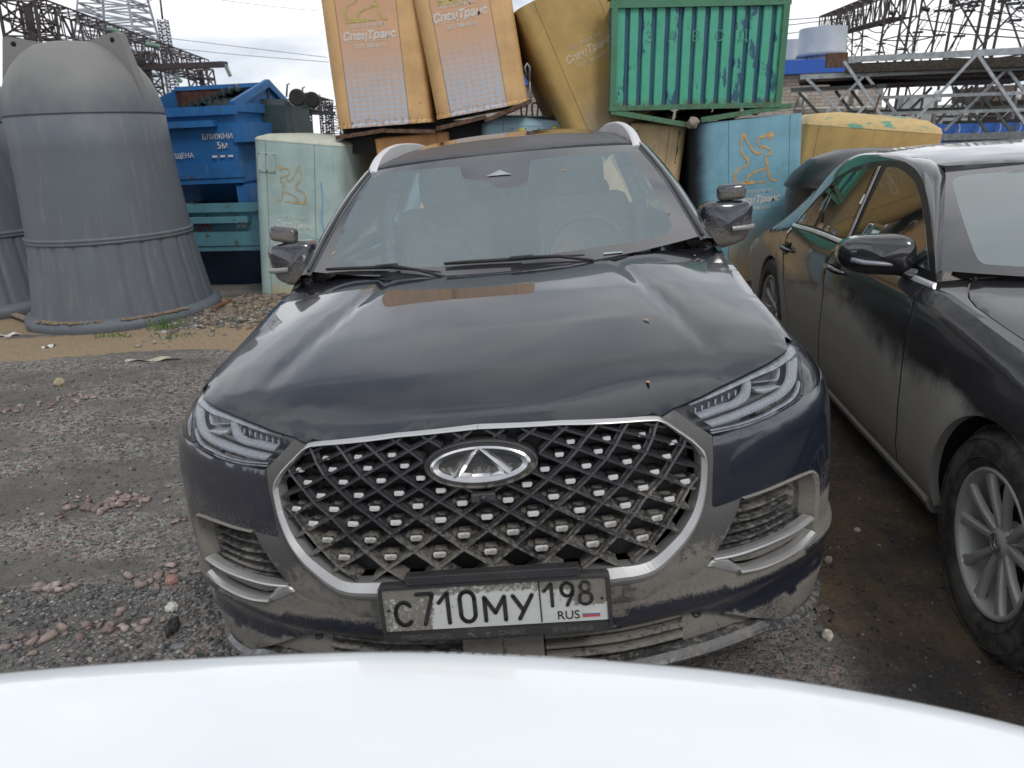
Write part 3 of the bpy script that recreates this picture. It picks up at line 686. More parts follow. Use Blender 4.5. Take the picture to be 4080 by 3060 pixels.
# ---- windscreen, roof, pillars
def wfn(a, b, off=0.):      # a in -1..1 across, b 0 base .. 1 top
    bx = .775 + (.645 - .775) * b; t = abs(a)
    Y0 = 1.25 + .205 * t**2.2; Y1 = 2.15 + .12 * t**2.2; Z0 = 1.112 + .04 * t**2; Z1 = 1.542 - .02 * t**2
    X = a * bx; Y = lerp(Y0, Y1, b); Z = lerp(Z0, Z1, b) + .028 * math.sin(math.pi * b)
    return np.array([X, Y + off * .45, Z - off * .9])
SW = Surf(wfn, RS, TS, [(a, b) for a in (-.8, -.3, .3, .8) for b in (.1, .5, .9)])
clear_px = [(1331, 1043), (1345, 1052), (1400, 1066), (1520, 1073), (1990, 1037), (2400, 980), (2560, 957), (2640, 940), (2672, 915), (2678, 880), (2505, 612), (2490, 607), (2440, 606), (2150, 632), (2118, 640), (2108, 655), (2108, 715), (2090, 738), (2030, 752), (1970, 745), (1940, 720), (1855, 715), (1838, 700), (1836, 672), (1820, 661), (1560, 688), (1495, 700), (1470, 722), (1320, 1015)]
cp = [tuple(SW.inv(p)) for p in clear_px]
def chaikin(P, k=2):
    P = np.asarray(P, float)
    for _ in range(k):
        Q = np.roll(P, -1, 0); P = np.stack([P * .75 + Q * .25, P * .25 + Q * .75], 1).reshape(-1, 2)
    return P
cp = [tuple(p) for p in chaikin(cp, 2)]
wout = [(x, 0) for x in np.linspace(-1, 1, 41)] + [(1, y) for y in np.linspace(.05, .95, 12)] + [(x, 1) for x in np.linspace(1, -1, 41)] + [(-1, y) for y in np.linspace(.95, .05, 12)]
ws = panel('windscreen', SW, cp, wsglass, suv, step=.04, thick=.0, edge=0)
panel('windscreen_border', SW, wout, frit, ws, step=.03, thick=.0, edge=0, holes=[cp], mud=lambda c: .03 + (.25 if abs(c.x) > .66 and c.z < 1.35 and c.x < 0 else 0))
ws['label'] = 'windscreen with dust film painted pale for sky sheen, and black border'
# sensor triangle, stickers, dots on glass
wq = lambda u, v, o=-.004: wfn(*SW.inv((u, v)), o)
mb = MB(); T3 = [wq(1937, 705), wq(1990, 680), wq(2040, 697)]; mb.add(T3, [(0, 1, 2)]); mb.build('sensor_cover', plain('sensor_grey', (.3, .34, .37), .4), ws)
def roofz(X, Y):
    zc = np.interp(Y, [2.15, 2.3, 2.5, 2.8, 3.1, 3.5, 4.0, 4.5], [1.545, 1.580, 1.617, 1.652, 1.665, 1.66, 1.63, 1.57]); hw = np.interp(Y, [2.15, 2.5, 3.2, 4.5], [.655, .635, .62, .58])
    t = min(abs(X) / hw, 1.2); return zc - .045 * t**3.0 - .02 * t**2 * np.clip((Y - 2.3) / .4, 0, 1)
def rfn(a, b, off=0.): return np.array([a, b, roofz(a, b) - off])
SR = Surf(rfn, RS, TS, [(a, b) for a in (-.5, 0, .5) for b in (2.3, 2.8)])
frontY = lambda x: 2.165 + .12 * (abs(x) / .645)**2.2
rp = [(x, frontY(x) + .006) for x in np.linspace(-.655, .655, 25)] + [(.63, 2.8), (.62, 3.4), (.59, 4.5), (-.59, 4.5), (-.62, 3.4), (-.63, 2.8)]
roofp = dirty_paint('roof_paint', (.008, .009, .013), rough=.45, dust=.16, dustcol=(.15, .16, .18), coat=.25, coatr=.25)
roof = panel('roof', SR, rp, roofp, suv, step=.04, thick=.03, edge=.004, mud=lambda c: .05)
sunr = [(x, 2.52 + .03 * x * x) for x in np.linspace(-.46, .46, 13)] + [(.47, 2.60), (.47, 3.5), (-.47, 3.5), (-.47, 2.60)]
panel('sunroof', SR, sunr, frit, roof, step=.05, off=-.004, thick=.006, mud=lambda c: .1)
for sd in (1, -1):
    # A pillar: glossy strip from cowl to roof
    rows = []
    for b in np.linspace(-.03, 1.0, 24):
        p = wfn(1, b); out = np.array([1, .18, .1]); d = [p + [0, 0, .0], p + [.012, .0, .006], p + [.035, .015, .006], p + [.062, .055, -.004], p + [.07, .09, -.03], p + [.07, .13, -.06]]
        rows.append([q * [sd, 1, 1] for q in d])
    mb = MB(); mb.grid(rows); me = mb.mesh(); setattr_f(me, 'mud', [.16] * len(me.vertices)); bm = bmesh.new(); bm.from_mesh(me); bmesh.ops.recalc_face_normals(bm, faces=bm.faces[:]); bm.to_mesh(me); bm.free(); obj('pillar', me, paint, suv)
    mb = MB(); mb.tube([wfn(1, b, -.006) * [sd, 1, 1] + [sd * .016, 0, 0] for b in np.linspace(0, 1, 16)], .007, 6); me = mb.mesh(); setattr_f(me, 'mud', [.25] * len(me.vertices)); obj('pillar_trim', me, blackpl, suv)
    # cant rail / roof side down to glass
    rows = []
    for y in np.linspace(2.27, 4.5, 20):
        x = np.interp(y, [2.15, 2.5, 3.2, 4.5], [.655, .635, .62, .58]); z = roofz(x, y) - .002; rows.append([np.array([sd * (x - .005), y, z]), np.array([sd * (x + .035), y, z - .02]), np.array([sd * (x + .065), y, z - .06]), np.array([sd * (x + .075), y, z - .09])])
    mb = MB(); mb.grid(rows); me = mb.mesh(); bm = bmesh.new(); bm.from_mesh(me); bmesh.ops.recalc_face_normals(bm, faces=bm.faces[:]); bm.to_mesh(me); bm.free(); setattr_f(me, 'mud', [.05] * len(me.vertices)); obj('roof_side', me, paint, suv)
    rows = []
    for y in np.linspace(1.42, 4.45, 26):
        t = np.clip((y - 1.42) / .95, 0, 1); zt_ = lerp(1.115, 1.47, t) if y < 2.37 else np.interp(y, [2.37, 3, 4.45], [1.47, 1.55, 1.45]); xt = lerp(.85, .705, np.clip((zt_ - 1.1) / .37, 0, 1))
        rows.append([np.array([sd * .87, y, 1.08]), np.array([sd * xt, y, zt_])])
    mb = MB(); mb.grid(rows); me = mb.mesh(); setattr_f(me, 'mud', [.0] * len(me.vertices)); obj('side_glass', me, frit, suv)
    # roof rail
    pts = [(.650, 2.235, 1.520), (.650, 2.31, 1.553), (.645, 2.42, 1.592), (.635, 2.56, 1.625), (.622, 2.75, 1.648), (.612, 3.1, 1.662), (.605, 3.6, 1.66), (.60, 4.0, 1.635), (.60, 4.25, 1.59)]
    pts = cr_spline(pts, 40); rows = []
    for i, p in enumerate(pts):
        t = pts[min(i + 1, 39)] - pts[max(i - 1, 0)]; t /= np.linalg.norm(t); n = np.cross(np.array([1., 0, 0]), t); w_ = np.interp(i, [0, 6, 12, 39], [.022, .018, .014, .013]); h_ = np.interp(i, [0, 4, 10, 39], [.008, .010, .009, .009])
        p = p - [0, 0, .008]; rr_ = [(p + np.array([w_ * a, 0, 0]) + n * h_ * b) for a, b in ((-1, -1), (-1, .4), (-.5, 1), (.5, 1), (1, .4), (1, -1))]
        for q_ in (rr_[0], rr_[5]): q_[2] = min(q_[2], roofz(p[0], p[1]) - .03)
        rows.append([q_ * [sd, 1, 1] for q_ in rr_])
    mb = MB(); mb.grid(rows, closed=True, smooth=False); mb.add(rows[0], [tuple(range(6))]); me = mb.mesh(); setattr_f(me, 'mud', [-.1] * len(me.vertices)); bm = bmesh.new(); bm.from_mesh(me); bmesh.ops.recalc_face_normals(bm, faces=bm.faces[:]); bm.to_mesh(me); bm.free()
    obj('roof_rail', me, dirty_paint('rail_silver', (.75, .75, .76), rough=.35, metal=.6, coat=0, dust=.35, dustcol=(.6, .6, .6)) if sd == 1 else bpy.data.materials['rail_silver'], suv)
# rear end
rows = []
for x in np.linspace(-.6, .6, 9): rows.append([np.array([x, 4.5, roofz(x, 4.5)]), np.array([x * 1.05, 4.62, 1.3]), np.array([x * 1.15, 4.70, 1.05])])
mb = MB(); mb.grid(rows); mb.box((0, 4.62, .75), (1.3, .1, .7)); me = mb.mesh(); setattr_f(me, 'mud', [.1] * len(me.vertices)); obj('tailgate', me, paint, suv)
# cowl, wipers
mb = MB(); mb.grid([[np.array([x, 1.19 + .27 * (abs(x) / .8)**2.2, 1.085]), wfn(np.clip(x / .775, -1, 1), -.06, .01)] for x in np.linspace(-.79, .79, 30)]); me = mb.mesh(); setattr_f(me, 'mud', [.2] * len(me.vertices)); obj('cowl', me, blackpl, suv)
for nm, a, mid, b in (('wiper', (1303, 1085), (1545, 1078), (1760, 1098)), ('wiper', (1772, 1063), (2080, 1045), (2330, 1030))):
    pa, pm, pb = (wq(*q, -.016) for q in (a, mid, b)); wp = MB()
    n3 = [pa + (pb - pa) * t for t in np.linspace(0, 1, 9)]
    wp.tube([lerp(pa, pm, t / 6) if t < 6 else pm for t in range(7)], [.004, .006, .007, .007, .007, .007, .007], 6); wp.tube([pm, lerp(pm, pb, .5), pb], [.007, .005, .003], 6)
    wp.box(pm + np.array([0, -.005, .006]), (.09, .018, .013), bev=.004); wp.tube([pm + [.02, -.01, .004], lerp(pm, pb, .6) + [0, -.012, .002], pb + [.03, -.03, -.02]], [.007, .006, .006], 8)
    wp.tube([pa + [0, .006, -.005], pm + [0, .006, -.005]], .003, 4)
    wp.build(nm, rubber, suv)
# interior: dash, seats, wheel
inter = plain('interior_brown_grey', (.34, .20, .13), .8); dashm = plain('dashboard_dark', (.06, .062, .065), .6); lt_ = plain('light_trim', (.5, .52, .52), .6)
mb = MB(); mb.grid([[np.array([x, 1.33, 1.06]), np.array([x, 1.62, 1.08]), np.array([x, 1.78, 1.03]), np.array([x, 1.80, .8])] for x in np.linspace(-.72, .72, 5)]); mb.build('dashboard', dashm, suv)
mb = MB(); mb.tube([(x, 1.70, 1.085) for x in (-.1, .3, .62)], .008, 5); mb.build('dash_trim', lt_, suv)
mb = MB(); mb.tube([(.36 + .185 * math.cos(t), 1.93 - .06 * math.sin(t) * -1, 1.06 + .165 * math.sin(t)) for t in np.linspace(0, 2 * math.pi, 32)[:-1]], .016, 8, closed=True); mb.box((.36, 1.95, 1.05), (.30, .03, .05), bev=.01); mb.build('steering_wheel', lt_ and plain('wheel_leather', (.03, .03, .03), .5), suv)
for x in (-.36, .38):
    st = MB(); st.box((x, 2.52, .98), (.50, .16, .66), R=Matrix.Rotation(rad(-14), 3, 'X'), bev=.06); st.box((x, 2.62, 1.40), (.26, .10, .2), bev=.04); st.box((x, 2.3, .66), (.5, .5, .18), bev=.06); st.build('seat', inter, suv)
mb = MB(); mb.box((0, 3.4, 1.0), (1.2, .16, .7), bev=.06); mb.box((0, 2.9, .4), (1.6, 3.4, .04)); mb.build('rear_seat', inter, suv)
for sd in (1, -1):
    mb = MB(); mb.tube([(sd * .70, 2.55, .9), (sd * .69, 2.62, 1.25), (sd * .60, 2.7, 1.52)], .035, 8); mb.build('inner_pillar', lt_, suv)
mb = MB(); mb.box((.02, 2.08, 1.43), (.26, .03, .075), bev=.012); mb.build('rear_view_mirror', rubber, suv)
# ---- door mirrors, each with a small convex mirror on top
def mirror(sd):
    root = MB(); c = np.array([.958, 1.80, 1.158])
    rows = []
    for i, y in enumerate(np.linspace(-1, 1, 15)):      # front to back
        r = max(0, 1 - (max(0, -y))**3.5)**(1 / 3.) if y < 0 else 1 - .03 * y
        r = max(r, .02); ring = []
        for k in range(28):
            t = 2 * math.pi * k / 28; cx, cz = math.cos(t), math.sin(t); e = 2 / 4.4
            x = math.copysign(abs(cx)**e, cx) * .118 * r; z = math.copysign(abs(cz)**e, cz) * .097 * r
            x += .012 * (z / .08); z *= (1 - .16 * x / .118 * (1 if z < 0 else .5))
            ring.append((c + [x, y * .06 + .01 * x / .118 + .022 * abs(x / .12)**2, z]) * [sd, 1, 1])
        rows.append(ring)
    root.grid(rows, closed=True); root.add(rows[-1], [tuple(range(28))]); root.add(rows[0], [tuple(range(28))])
    # foot
    root.grid([[(np.array([x, 1.80 + dy, z]) + [0, 0, 0]) * [sd, 1, 1] for dy, z in ((-.045, z0 - h), (-.045, z0 + h), (.045, z0 + h), (.045, z0 - h))] for x, z0, h in ((.80, 1.10, .02), (.87, 1.085, .022), (.94, 1.09, .032), (1.0, 1.10, .03))], closed=True)
    me = root.mesh(); bm = bmesh.new(); bm.from_mesh(me); bmesh.ops.recalc_face_normals(bm, faces=bm.faces[:]); bm.to_mesh(me); bm.free()
    setattr_f(me, 'mud', [float(np.interp(v.co.z, [1.06, 1.12, 1.16, 1.25], [.75, .58, .44, .40 if sd < 0 else .26])) for v in me.vertices]); mi = obj('door_mirror', me, paint_low, suv)
    mb = MB(); pts = [(.975, .016), (1.02, .018), (1.058, .024), (1.076, .05)]; rows = []
    for x, dy in pts: rows.append([np.array([x, 1.722 + dy, z]) * [sd, 1, 1] for z in (1.125, 1.128, 1.144, 1.148)])
    for r in rows: r[1] += [0, -.008, 0]; r[2] += [0, -.008, 0]
    mb.grid(rows); me = mb.mesh(); setattr_f(me, 'mud', [.42] * len(me.vertices)); bm = bmesh.new(); bm.from_mesh(me); bmesh.ops.recalc_face_normals(bm, faces=bm.faces[:]); bm.to_mesh(me); bm.free(); obj('turn_signal', me, dirty_paint('signal_lens', (.28, .28, .27), dust=.3, coat=.2) if sd == 1 else bpy.data.materials['signal_lens'], mi)
    mb = MB(); mb.box((0, 0, 0), (.122, .055, .068), bev=.02); mb.tube([(0, 0, -.03), (0, .0, -.055)], .006, 6)
    me = mb.mesh(); [setattr(p, 'use_smooth', True) for p in me.polygons]; setattr_f(me, 'mud', [float(.40 + .15 * (v.co.z < 0) + (.05 if sd < 0 else 0)) for v in me.vertices]); b = obj('extra_mirror', me, paint_low, mi)
    b.matrix_basis = Matrix.Translation(Vector((sd * .985, 1.79, 1.288))) @ Matrix.Rotation(rad(0 if sd > 0 else 12), 4, 'Y')
for sd in (1, -1): mirror(sd)
# ---- number plate
pl = MB(); PW, PH = .268, .0705
pm = Matrix.Translation(Vector((-.0, -.030, .527))) @ Matrix.Rotation(rad(-5), 4, 'X')     # local: x across, z up, -y outwards
def rrect(w_, h_, r, n=5): return [(sx * (w_ - r) + r * math.cos(t), sz * (h_ - r) + r * math.sin(t)) for sx, sz, t0 in ((1, 1, 0), (-1, 1, 90), (-1, -1, 180), (1, -1, 270)) for t in np.radians(np.linspace(t0, t0 + 90, n))]
pl.prism(rrect(PW, PH, .012), -.002, .018, 0)
pf = pl.build('plate_frame', None, suv); pf.matrix_basis = pm
o_ = MB()
rim_o = rrect(PW, PH, .012); rim_i = rrect(PW - .009, PH - .008, .006)
n = len(rim_o); V = [(x, -.002, z) for x, z in rim_o] + [(x, -.010, z) for x, z in rrect(PW - .003, PH - .003, .01)] + [(x, -.010, z) for x, z in rim_i] + [(x, -.003, z) for x, z in rim_i]
F_ = [(k * n + i, k * n + (i + 1) % n, (k + 1) * n + (i + 1) % n, (k + 1) * n + i) for k in range(3) for i in range(n)]
o_.add(V, F_); o_.box((0, -.007, -PH + .011), (PW * 2 - .02, .010, .018)); rim = o_.build('plate_rim', blackpl, pf)
for o__ in (pf, rim): setattr_f(o__.data, 'mud', [.28 if v.co.z > -.03 else .36 for v in o__.data.vertices])
pf.data.materials.append(blackpl); pf['label'] = 'muddy Russian number plate in a black holder'
platem = dirty_paint('plate_white', (.62, .63, .62), rough=.35, coat=0, dust=.1, mudscale=120)
mb = MB(); zc_ = .0095; mb.prism(rrect(.2585, .0545, .004), -.0045, -.001, 0)
me = mb.mesh(); bm = bmesh.new(); bm.from_mesh(me); bmesh.ops.subdivide_edges(bm, edges=bm.edges[:], cuts=0); bm.to_mesh(me); bm.free()
mb = MB(); mb.grid([[np.array([x, -.0045, z]) for z in np.linspace(-.0545, .0545, 12)] for x in np.linspace(-.2585, .2585, 40)]); me = mb.mesh()
def pmud(v):
    x, z = v.co.x, v.co.z
    return float(.45 + (.18 if z > .03 else 0) + (.14 if x < -.15 else 0) + (.16 if x > .19 and z > -.01 else 0) - (.16 if z < -.02 and x > -.15 else 0) - .08 * math.exp(-((x - .02) / .1)**2))
setattr_f(me, 'mud', [pmud(v) for v in me.vertices]); plate = obj('number_plate', me, platem, pf); plate.matrix_basis = Matrix.Translation(Vector((0, -.0005, zc_)))
inkm = dirty_paint('plate_ink', (.008, .008, .009), rough=.4, coat=0, dust=.1, mudscale=120)
ink = MB()
def stroke(pts, w_, x0, z0, sx=1, sz=1, y=-.0055):
    P = [Vector((x0 + x * sx, y, z0 + z * sz)) for x, z in pts]
    for a, b in zip(P[:-1], P[1:]):
        ink.bar(a, b, w_, .0022, up=(0, -1, 0))
    for p in P: ink.lathe([(.0, p.y - .0011), (w_ / 2, p.y - .0011), (w_ / 2, p.y + .001)], 10, 0, 'Y', (p.x, 0, p.z))
arc = lambda cx, cz, rx, rz, a0, a1, n=14: [(cx + rx * math.cos(t), cz + rz * math.sin(t)) for t in np.radians(np.linspace(a0, a1, n))]
H = .076; h = .058; W_ = .0095; zb = -.041 + zc_; 
gl = {'7': [[(0, 1), (.9, 1), (.9, .93), (.35, 0)]], '1': [[(.0, .68), (.55, 1), (.55, 0)]], '0': [arc(.5, .74, .42, .26, 0, 180) + arc(.5, .26, .42, .26, 180, 360) + [(.92, .74)]],
      '9': [arc(.5, .70, .42, .30, -10, 350), [(.92, .66), (.86, .45), (.45, 0)]], '8': [arc(.5, .76, .33, .24, -90, 270), arc(.5, .27, .44, .27, -90, 270)],
      'C': [arc(.5, .5, .48, .5, 42, 318, 20)], 'M': [[(0, 0), (0, 1), (.5, .32), (1, 1), (1, 0)]], 'Y': [[(0, 1), (.5, .36)], [(1, 1), (.28, 0)]]}
for ch, x, wd, hh in (('C', -.232, .042, h), ('7', -.178, .040, H), ('1', -.128, .038, H), ('0', -.082, .040, H), ('M', -.022, .046, h), ('Y', .044, .044, h)):
    for st_ in gl[ch]: stroke(st_, W_, x, zb - zc_ + .002, wd, hh)
for ch, x, wd in (('1', .117, .030), ('9', .153, .032), ('8', .194, .032)):
    for st_ in gl[ch]: stroke(st_, .0078, x, -.012, wd, .056)
stroke([(0, 0), (0, 1)], .0028, .106, -.050, 1, .100)
im = ink.mesh(); bm = bmesh.new(); bm.from_mesh(im); bmesh.ops.recalc_face_normals(bm, faces=bm.faces[:]); bm.to_mesh(im); bm.free()
setattr_f(im, 'mud', [float(.18 + (.16 if v.co.x < -.185 else 0) + (.22 if v.co.x > .19 else 0)) for v in im.vertices]); obj('plate_lettering', im, inkm, plate)
RX = Matrix.Rotation(rad(90), 4, 'X')
text('plate_lettering', 'RUS', .030, inkm, plate, Matrix.Translation(Vector((.168, -.0052, -.038))) @ RX, bold=.0)
fl = MB()
for i, cc in enumerate((0, 1, 2)): fl.box((.220, -.0053, -.0335 - i * .0045), (.040, .001, .0045), mi=cc)
flo = fl.build('plate_flag', None, plate)
for c_ in ((.55, .55, .55), (.12, .14, .25), (.55, .06, .05)): flo.data.materials.append(plain('flag', c_, .5))
for x in (-.247, .247):
    mb = MB(); mb.lathe([(0, -.006), (.0035, -.006), (.0035, 0)], 10, 0, 'Y', (x, 0, 0)); mb.build('plate_bolt', rubber, plate)
emb_m = plain('embossed_text', (.10, .09, .08), .7)
text('dealer_lettering', 'ЭЛЕКС-МОТОРС', .0145, emb_m, rim, Matrix.Translation(Vector((-.165, -.0125, -PH + .011))) @ RX, bold=.0003)
text('dealer_lettering', 'CHERY', .016, emb_m, rim, Matrix.Translation(Vector((.035, -.0125, -PH + .011))) @ RX, sx=1.3, bold=.0003)
text('dealer_lettering', '(812) 244-90-00', .0145, emb_m, rim, Matrix.Translation(Vector((.175, -.0125, -PH + .011))) @ RX, bold=.0003)
mb = MB(); mb.box((0, .005, PH + .010), (.40, .03, .022), bev=.002); ph = mb.build('plate_bracket', blackpl, pf); setattr_f(ph.data, 'mud', [.32] * len(ph.data.vertices))
# ---- dry seeds and leaf bits lying on the bonnet and glass
for (u, v, S_, rz_, lab) in ((2583, 1528, SH, .6, 'tan dry leaf lying low on the right half of the SUV bonnet'), (2576, 1278, SH, 1.2, 'small dark-edged seed near the right shoulder of the SUV bonnet'), (2245, 681, SW, .3, 'orange speck of leaf high on the SUV windscreen'), (1330, 1012, SW, 1.4, 'pale seed at the lower left corner of the SUV windscreen'), (2768, 1022, SH, .1, 'orange flake by the rear right corner of the SUV bonnet')):
    q = S_.inv((u, v)); P_ = suv.matrix_world @ Vector(S_.fn(q[0], q[1], -.003)); P2 = suv.matrix_world @ Vector(S_.fn(q[0], q[1], -.02)); mb = MB()
    mb.add([(-.014, 0, 0), (-.005, -.004, .002), (.006, -.0035, .001), (.013, 0, .003), (.006, .0035, .001), (-.005, .004, .002), (0, 0, .003)], [(i, (i + 1) % 6, 6) for i in range(6)]); o = mb.build('dry_leaf', plain('dry_leaf', (.45, .27, .13), .7), None, label=lab, cat='leaf', group='dry leaves and seeds on the SUV')
    o.matrix_world = Matrix.Translation(P_) @ (P2 - P_).to_track_quat('Z', 'Y').to_matrix().to_4x4() @ Matrix.Rotation(rz_, 4, 'Z')
mb = MB(); T4 = [wq(2405, 1010), wq(2480, 1003), wq(2480, 1010), wq(2405, 1017)]; mb.add(T4, [(0, 1, 2, 3)]); mb.build('glass_label', plain('glass_label', (.30, .36, .36), .5), ws)
for a_, b_ in (((1420, 1050), (1475, 1040)), ((1940, 1040), (2080, 1028))):
    pass
# ---- wheels (mostly hidden under the body)
def simple_wheel(parent, x, y, R_=.36):
    t = MB(); s_ = 1 if x > 0 else -1
    t.lathe([(.23, -.10), (.30, -.115), (R_ - .02, -.11), (R_, -.08), (R_, .08), (R_ - .02, .11), (.30, .115), (.23, .10)], 40, 0, 'X', (x, y, R_)); w_ = t.build('wheel', rubber, parent)
    r = MB(); r.lathe([(.235, .10), (.225, .08), (.21, 0), (.05, .05), (0, .06)], 30, 0, 'X', (x, y, R_))
    for k in range(5):
        a = 2 * math.pi * k / 5; r.bar((x + s_ * .09, y + .05 * math.cos(a), R_ + .05 * math.sin(a)), (x + s_ * .085, y + .225 * math.cos(a), R_ + .225 * math.sin(a)), .05, .03)
    r.build('rim', greytrim, w_)
for x in (-.73, .73):
    for y in (.98, 3.64): simple_wheel(suv, x, y)
mb = MB(); mb.box((0, 2.6, .30), (1.4, 3.6, .1)); mb.box((0, 1.0, .55), (1.1, .9, .4)); mb.box((0, .50, .27), (1.3, .5, .02)); mb.build('underbody', drkmesh, suv)
# ============================================================ dark saloon car on the right, seen along its side
RM = np.array([[0.99402993, 0.09579059, -0.05223650], [-0.01733471, -0.33402722, -0.94240401], [-0.10772185, 0.93768331, -0.33037256]]); TM = np.array([2.3559797, 0.77423211, 2.21793751])
sed = empty('parked_saloon', carmat(RM, TM), label='dark saloon car with dust on its doors, parked beside the SUV at the right', cat='car')
spaint = dirty_paint('saloon_paint', (.006, .007, .011), rough=.16, dust=.04, mudscale=30, dustcol=(.24, .24, .24), mudcol=(.17, .16, .14))
def soft_dust(name):
    "dark gloss paint with a soft even film of road dust where 'mud' is high"
    m, nt, b = newmat(name); h = NB(nt); a = h.attr('mud')
    co = h.map((14, 14, 1.6)); st = h.noise(6, 5, .6, src=co); n = h.noise(9, 5, .6); g = h.noise(300, 2)
    v = h.math('ADD', a, h.math('MULTIPLY', h.math('SUBTRACT', h.math('ADD', h.math('MULTIPLY', n, .6), h.math('MULTIPLY', st, .4)), .5), .9))
    k = h.ramp(v, .18, .78); k = h.math('MULTIPLY', k, h.math('ADD', .80, h.math('MULTIPLY', g, .25))); k = h.math('MINIMUM', h.math('ADD', k, .075), .94)
    c = h.mix(k, (.006, .007, .011), h.mix(n, (.30, .285, .26), (.37, .352, .32)))
    h.ln(c, b.inputs['Base Color']); h.ln(h.mixf(k, .15, .85), b.inputs['Roughness']); h.ln(h.mixf(k, .75, 0.), b.inputs['Coat Weight']); b.inputs['Coat Roughness'].default_value = .05
    h.ln(h.mixf(k, .2, .1), b.inputs['Specular IOR Level'])
    return m
sdust = soft_dust('saloon_dusty_paint')
def _bx(z): return float(np.interp(z, [0, .2, .27, .35, .5, .65, .78, .84, .87, .90, .93, .96], [.80, .865, .895, .912, .925, .93, .926, .918, .908, .905, .885, .850]))
_zs = lambda Y: float(np.interp(Y, [-.95, -.4, 0, .35, .7, 1.2, 2.65, 2.9, 3.3, 3.7, 4.0], [.66, .82, .885, .925, .957, .955, .935, .915, .81, .66, .56]))
def mfn(a, b, off=0.):
    Y, Z = a, b; zs = _zs(Y)
    tp = .05 * max(0, (-.25 - Y) / .6)**2 + .045 * np.clip((Y - 1.9) / 1.0, 0, 1)**2 + .10 * max(0, (Y - 3.3) / .8)**2
    if Z <= zs:
        zz = Z + (.957 - zs) * np.clip((Z - .6) / .3, 0, 1); X = _bx(min(zz, .957))
    else: X = .852 - .175 * (Z - zs) / .40
    # flare round the front wheel arch
    r = math.hypot(Y - .0, Z - .33); X += .012 * math.exp(-((r - .39) / .06)**2) if Z < .8 else 0
    return np.array([-(X - tp - off), Y, Z])
SMs = Surf(mfn, RM, TM, [(a, b) for a in (0, .5, 1, 1.6, 2.2, 2.9, 3.5) for b in (.3, .6, .9, 1.2)])
R5 = lambda L: [(2720 + .6148 * u, 500 + .6148 * v) for u, v in L]
R6 = lambda L: [(2720 + .6148 * u, 1300 + .6148 * v) for u, v in L]
smud = lambda c: float(np.interp(c.z + .05 * math.sin(c.y * 3), [.25, .45, .62, .70, .78, .85, 1.5], [1.15, 1.05, .82, .52, .2, .05, .02]) + (.22 if c.y < .75 and c.z < .72 else 0) * math.exp(-((math.hypot(c.y, c.z - .33) - .45) / .22)**2) - .45 * np.clip((.28 - c.y) / .25, 0, 1) * np.clip((c.z - .5) / .1, 0, 1))
AR = .385; archm = [(-.0 + AR * math.cos(t), .33 + AR * math.sin(t)) for t in np.linspace(rad(-12), rad(192), 34)]
archb = [(2.96 + .36 * math.cos(t), .33 + .36 * math.sin(t)) for t in np.linspace(rad(-12), rad(192), 30)]
gapF = [(.755, .95), (.72, .86), (.70, .7), (.70, .5), (.715, .30), (.72, .24)]
gapB = [(1.745, .95), (1.73, .84), (1.70, .72), (1.72, .5), (1.725, .24)]
def topz(L, n=14): return [(y, _zs(y)) for y in np.linspace(L[0], L[1], n)]
fen = topz((-.9, .755)) + gapF[1:] + [(.42, .24)] + archm + [(-.40, .25), (-.9, .25)]
dF_ = topz((.758, 1.745)) + [(y, z) for y, z in gapB[1:]] + [(.722, .24)] + [(y + .003, z) for y, z in gapF[::-1][1:-1]]
gapC = [(2.64, .945), (2.62, .8), (2.54, .62), (2.40, .45), (2.36, .24)]
dR_ = topz((1.748, 2.64)) + gapC[1:] + [(1.73, .24)] + [(y + .003, z) for y, z in gapB[::-1][1:-1]]
qR_ = topz((2.643, 4.0)) + [(4.0, .3), (3.36, .25)] + archb + [(2.55, .24), (2.363, .24)] + [(y + .003, z) for y, z in gapC[::-1][1:-1]]
MP = lambda nm, poly, mat=sdust, **k: panel(nm, SMs, poly, mat, sed, thick=.03, mud=smud, **k)
for sd in (1, -1):
    MP('front_fender', fen, step=.03, side=sd); MP('front_door', dF_, step=.035, side=sd); MP('rear_door', dR_, step=.035, side=sd); MP('rear_fender', qR_, step=.04, side=sd)
for nm_, gp_ in (('door_gap', gapF), ('door_gap', gapB), ('door_gap', gapC)):
    q_ = [(a, b) for a, b in gp_]; strip(nm_, SMs, [(a - .0035, b) for a, b in q_], [(a + .0045, b) for a, b in q_], drkmesh, sed, n=40, off=.001, rise=.0012, depth=.001, spline=True)
strip('sill', SMs, [(.43, .245), (1.2, .235), (2.5, .235)], [(.43, .19), (1.2, .18), (2.5, .18)], sdust, sed, n=30, off=-.006, rise=.01, depth=.05, mud=lambda c: .8)
# arch liner
mb = MB(); mb.lathe([(AR + .01, -.90), (AR + .0, -.62)], 40, 0, 'X', (0, 0, .33), a0=-.15, a1=math.pi + .15); mb.lathe([(.37, -.86), (.37, -.6)], 40, 0, 'X', (0, 2.96, .33), a0=-.15, a1=math.pi + .15); mb.box((-.6, 0, .45), (.04, .8, .7)); mb.box((0, 1.5, .28), (1.6, 2.2, .1)); mb.build('wheel_housing', drkmesh, sed)
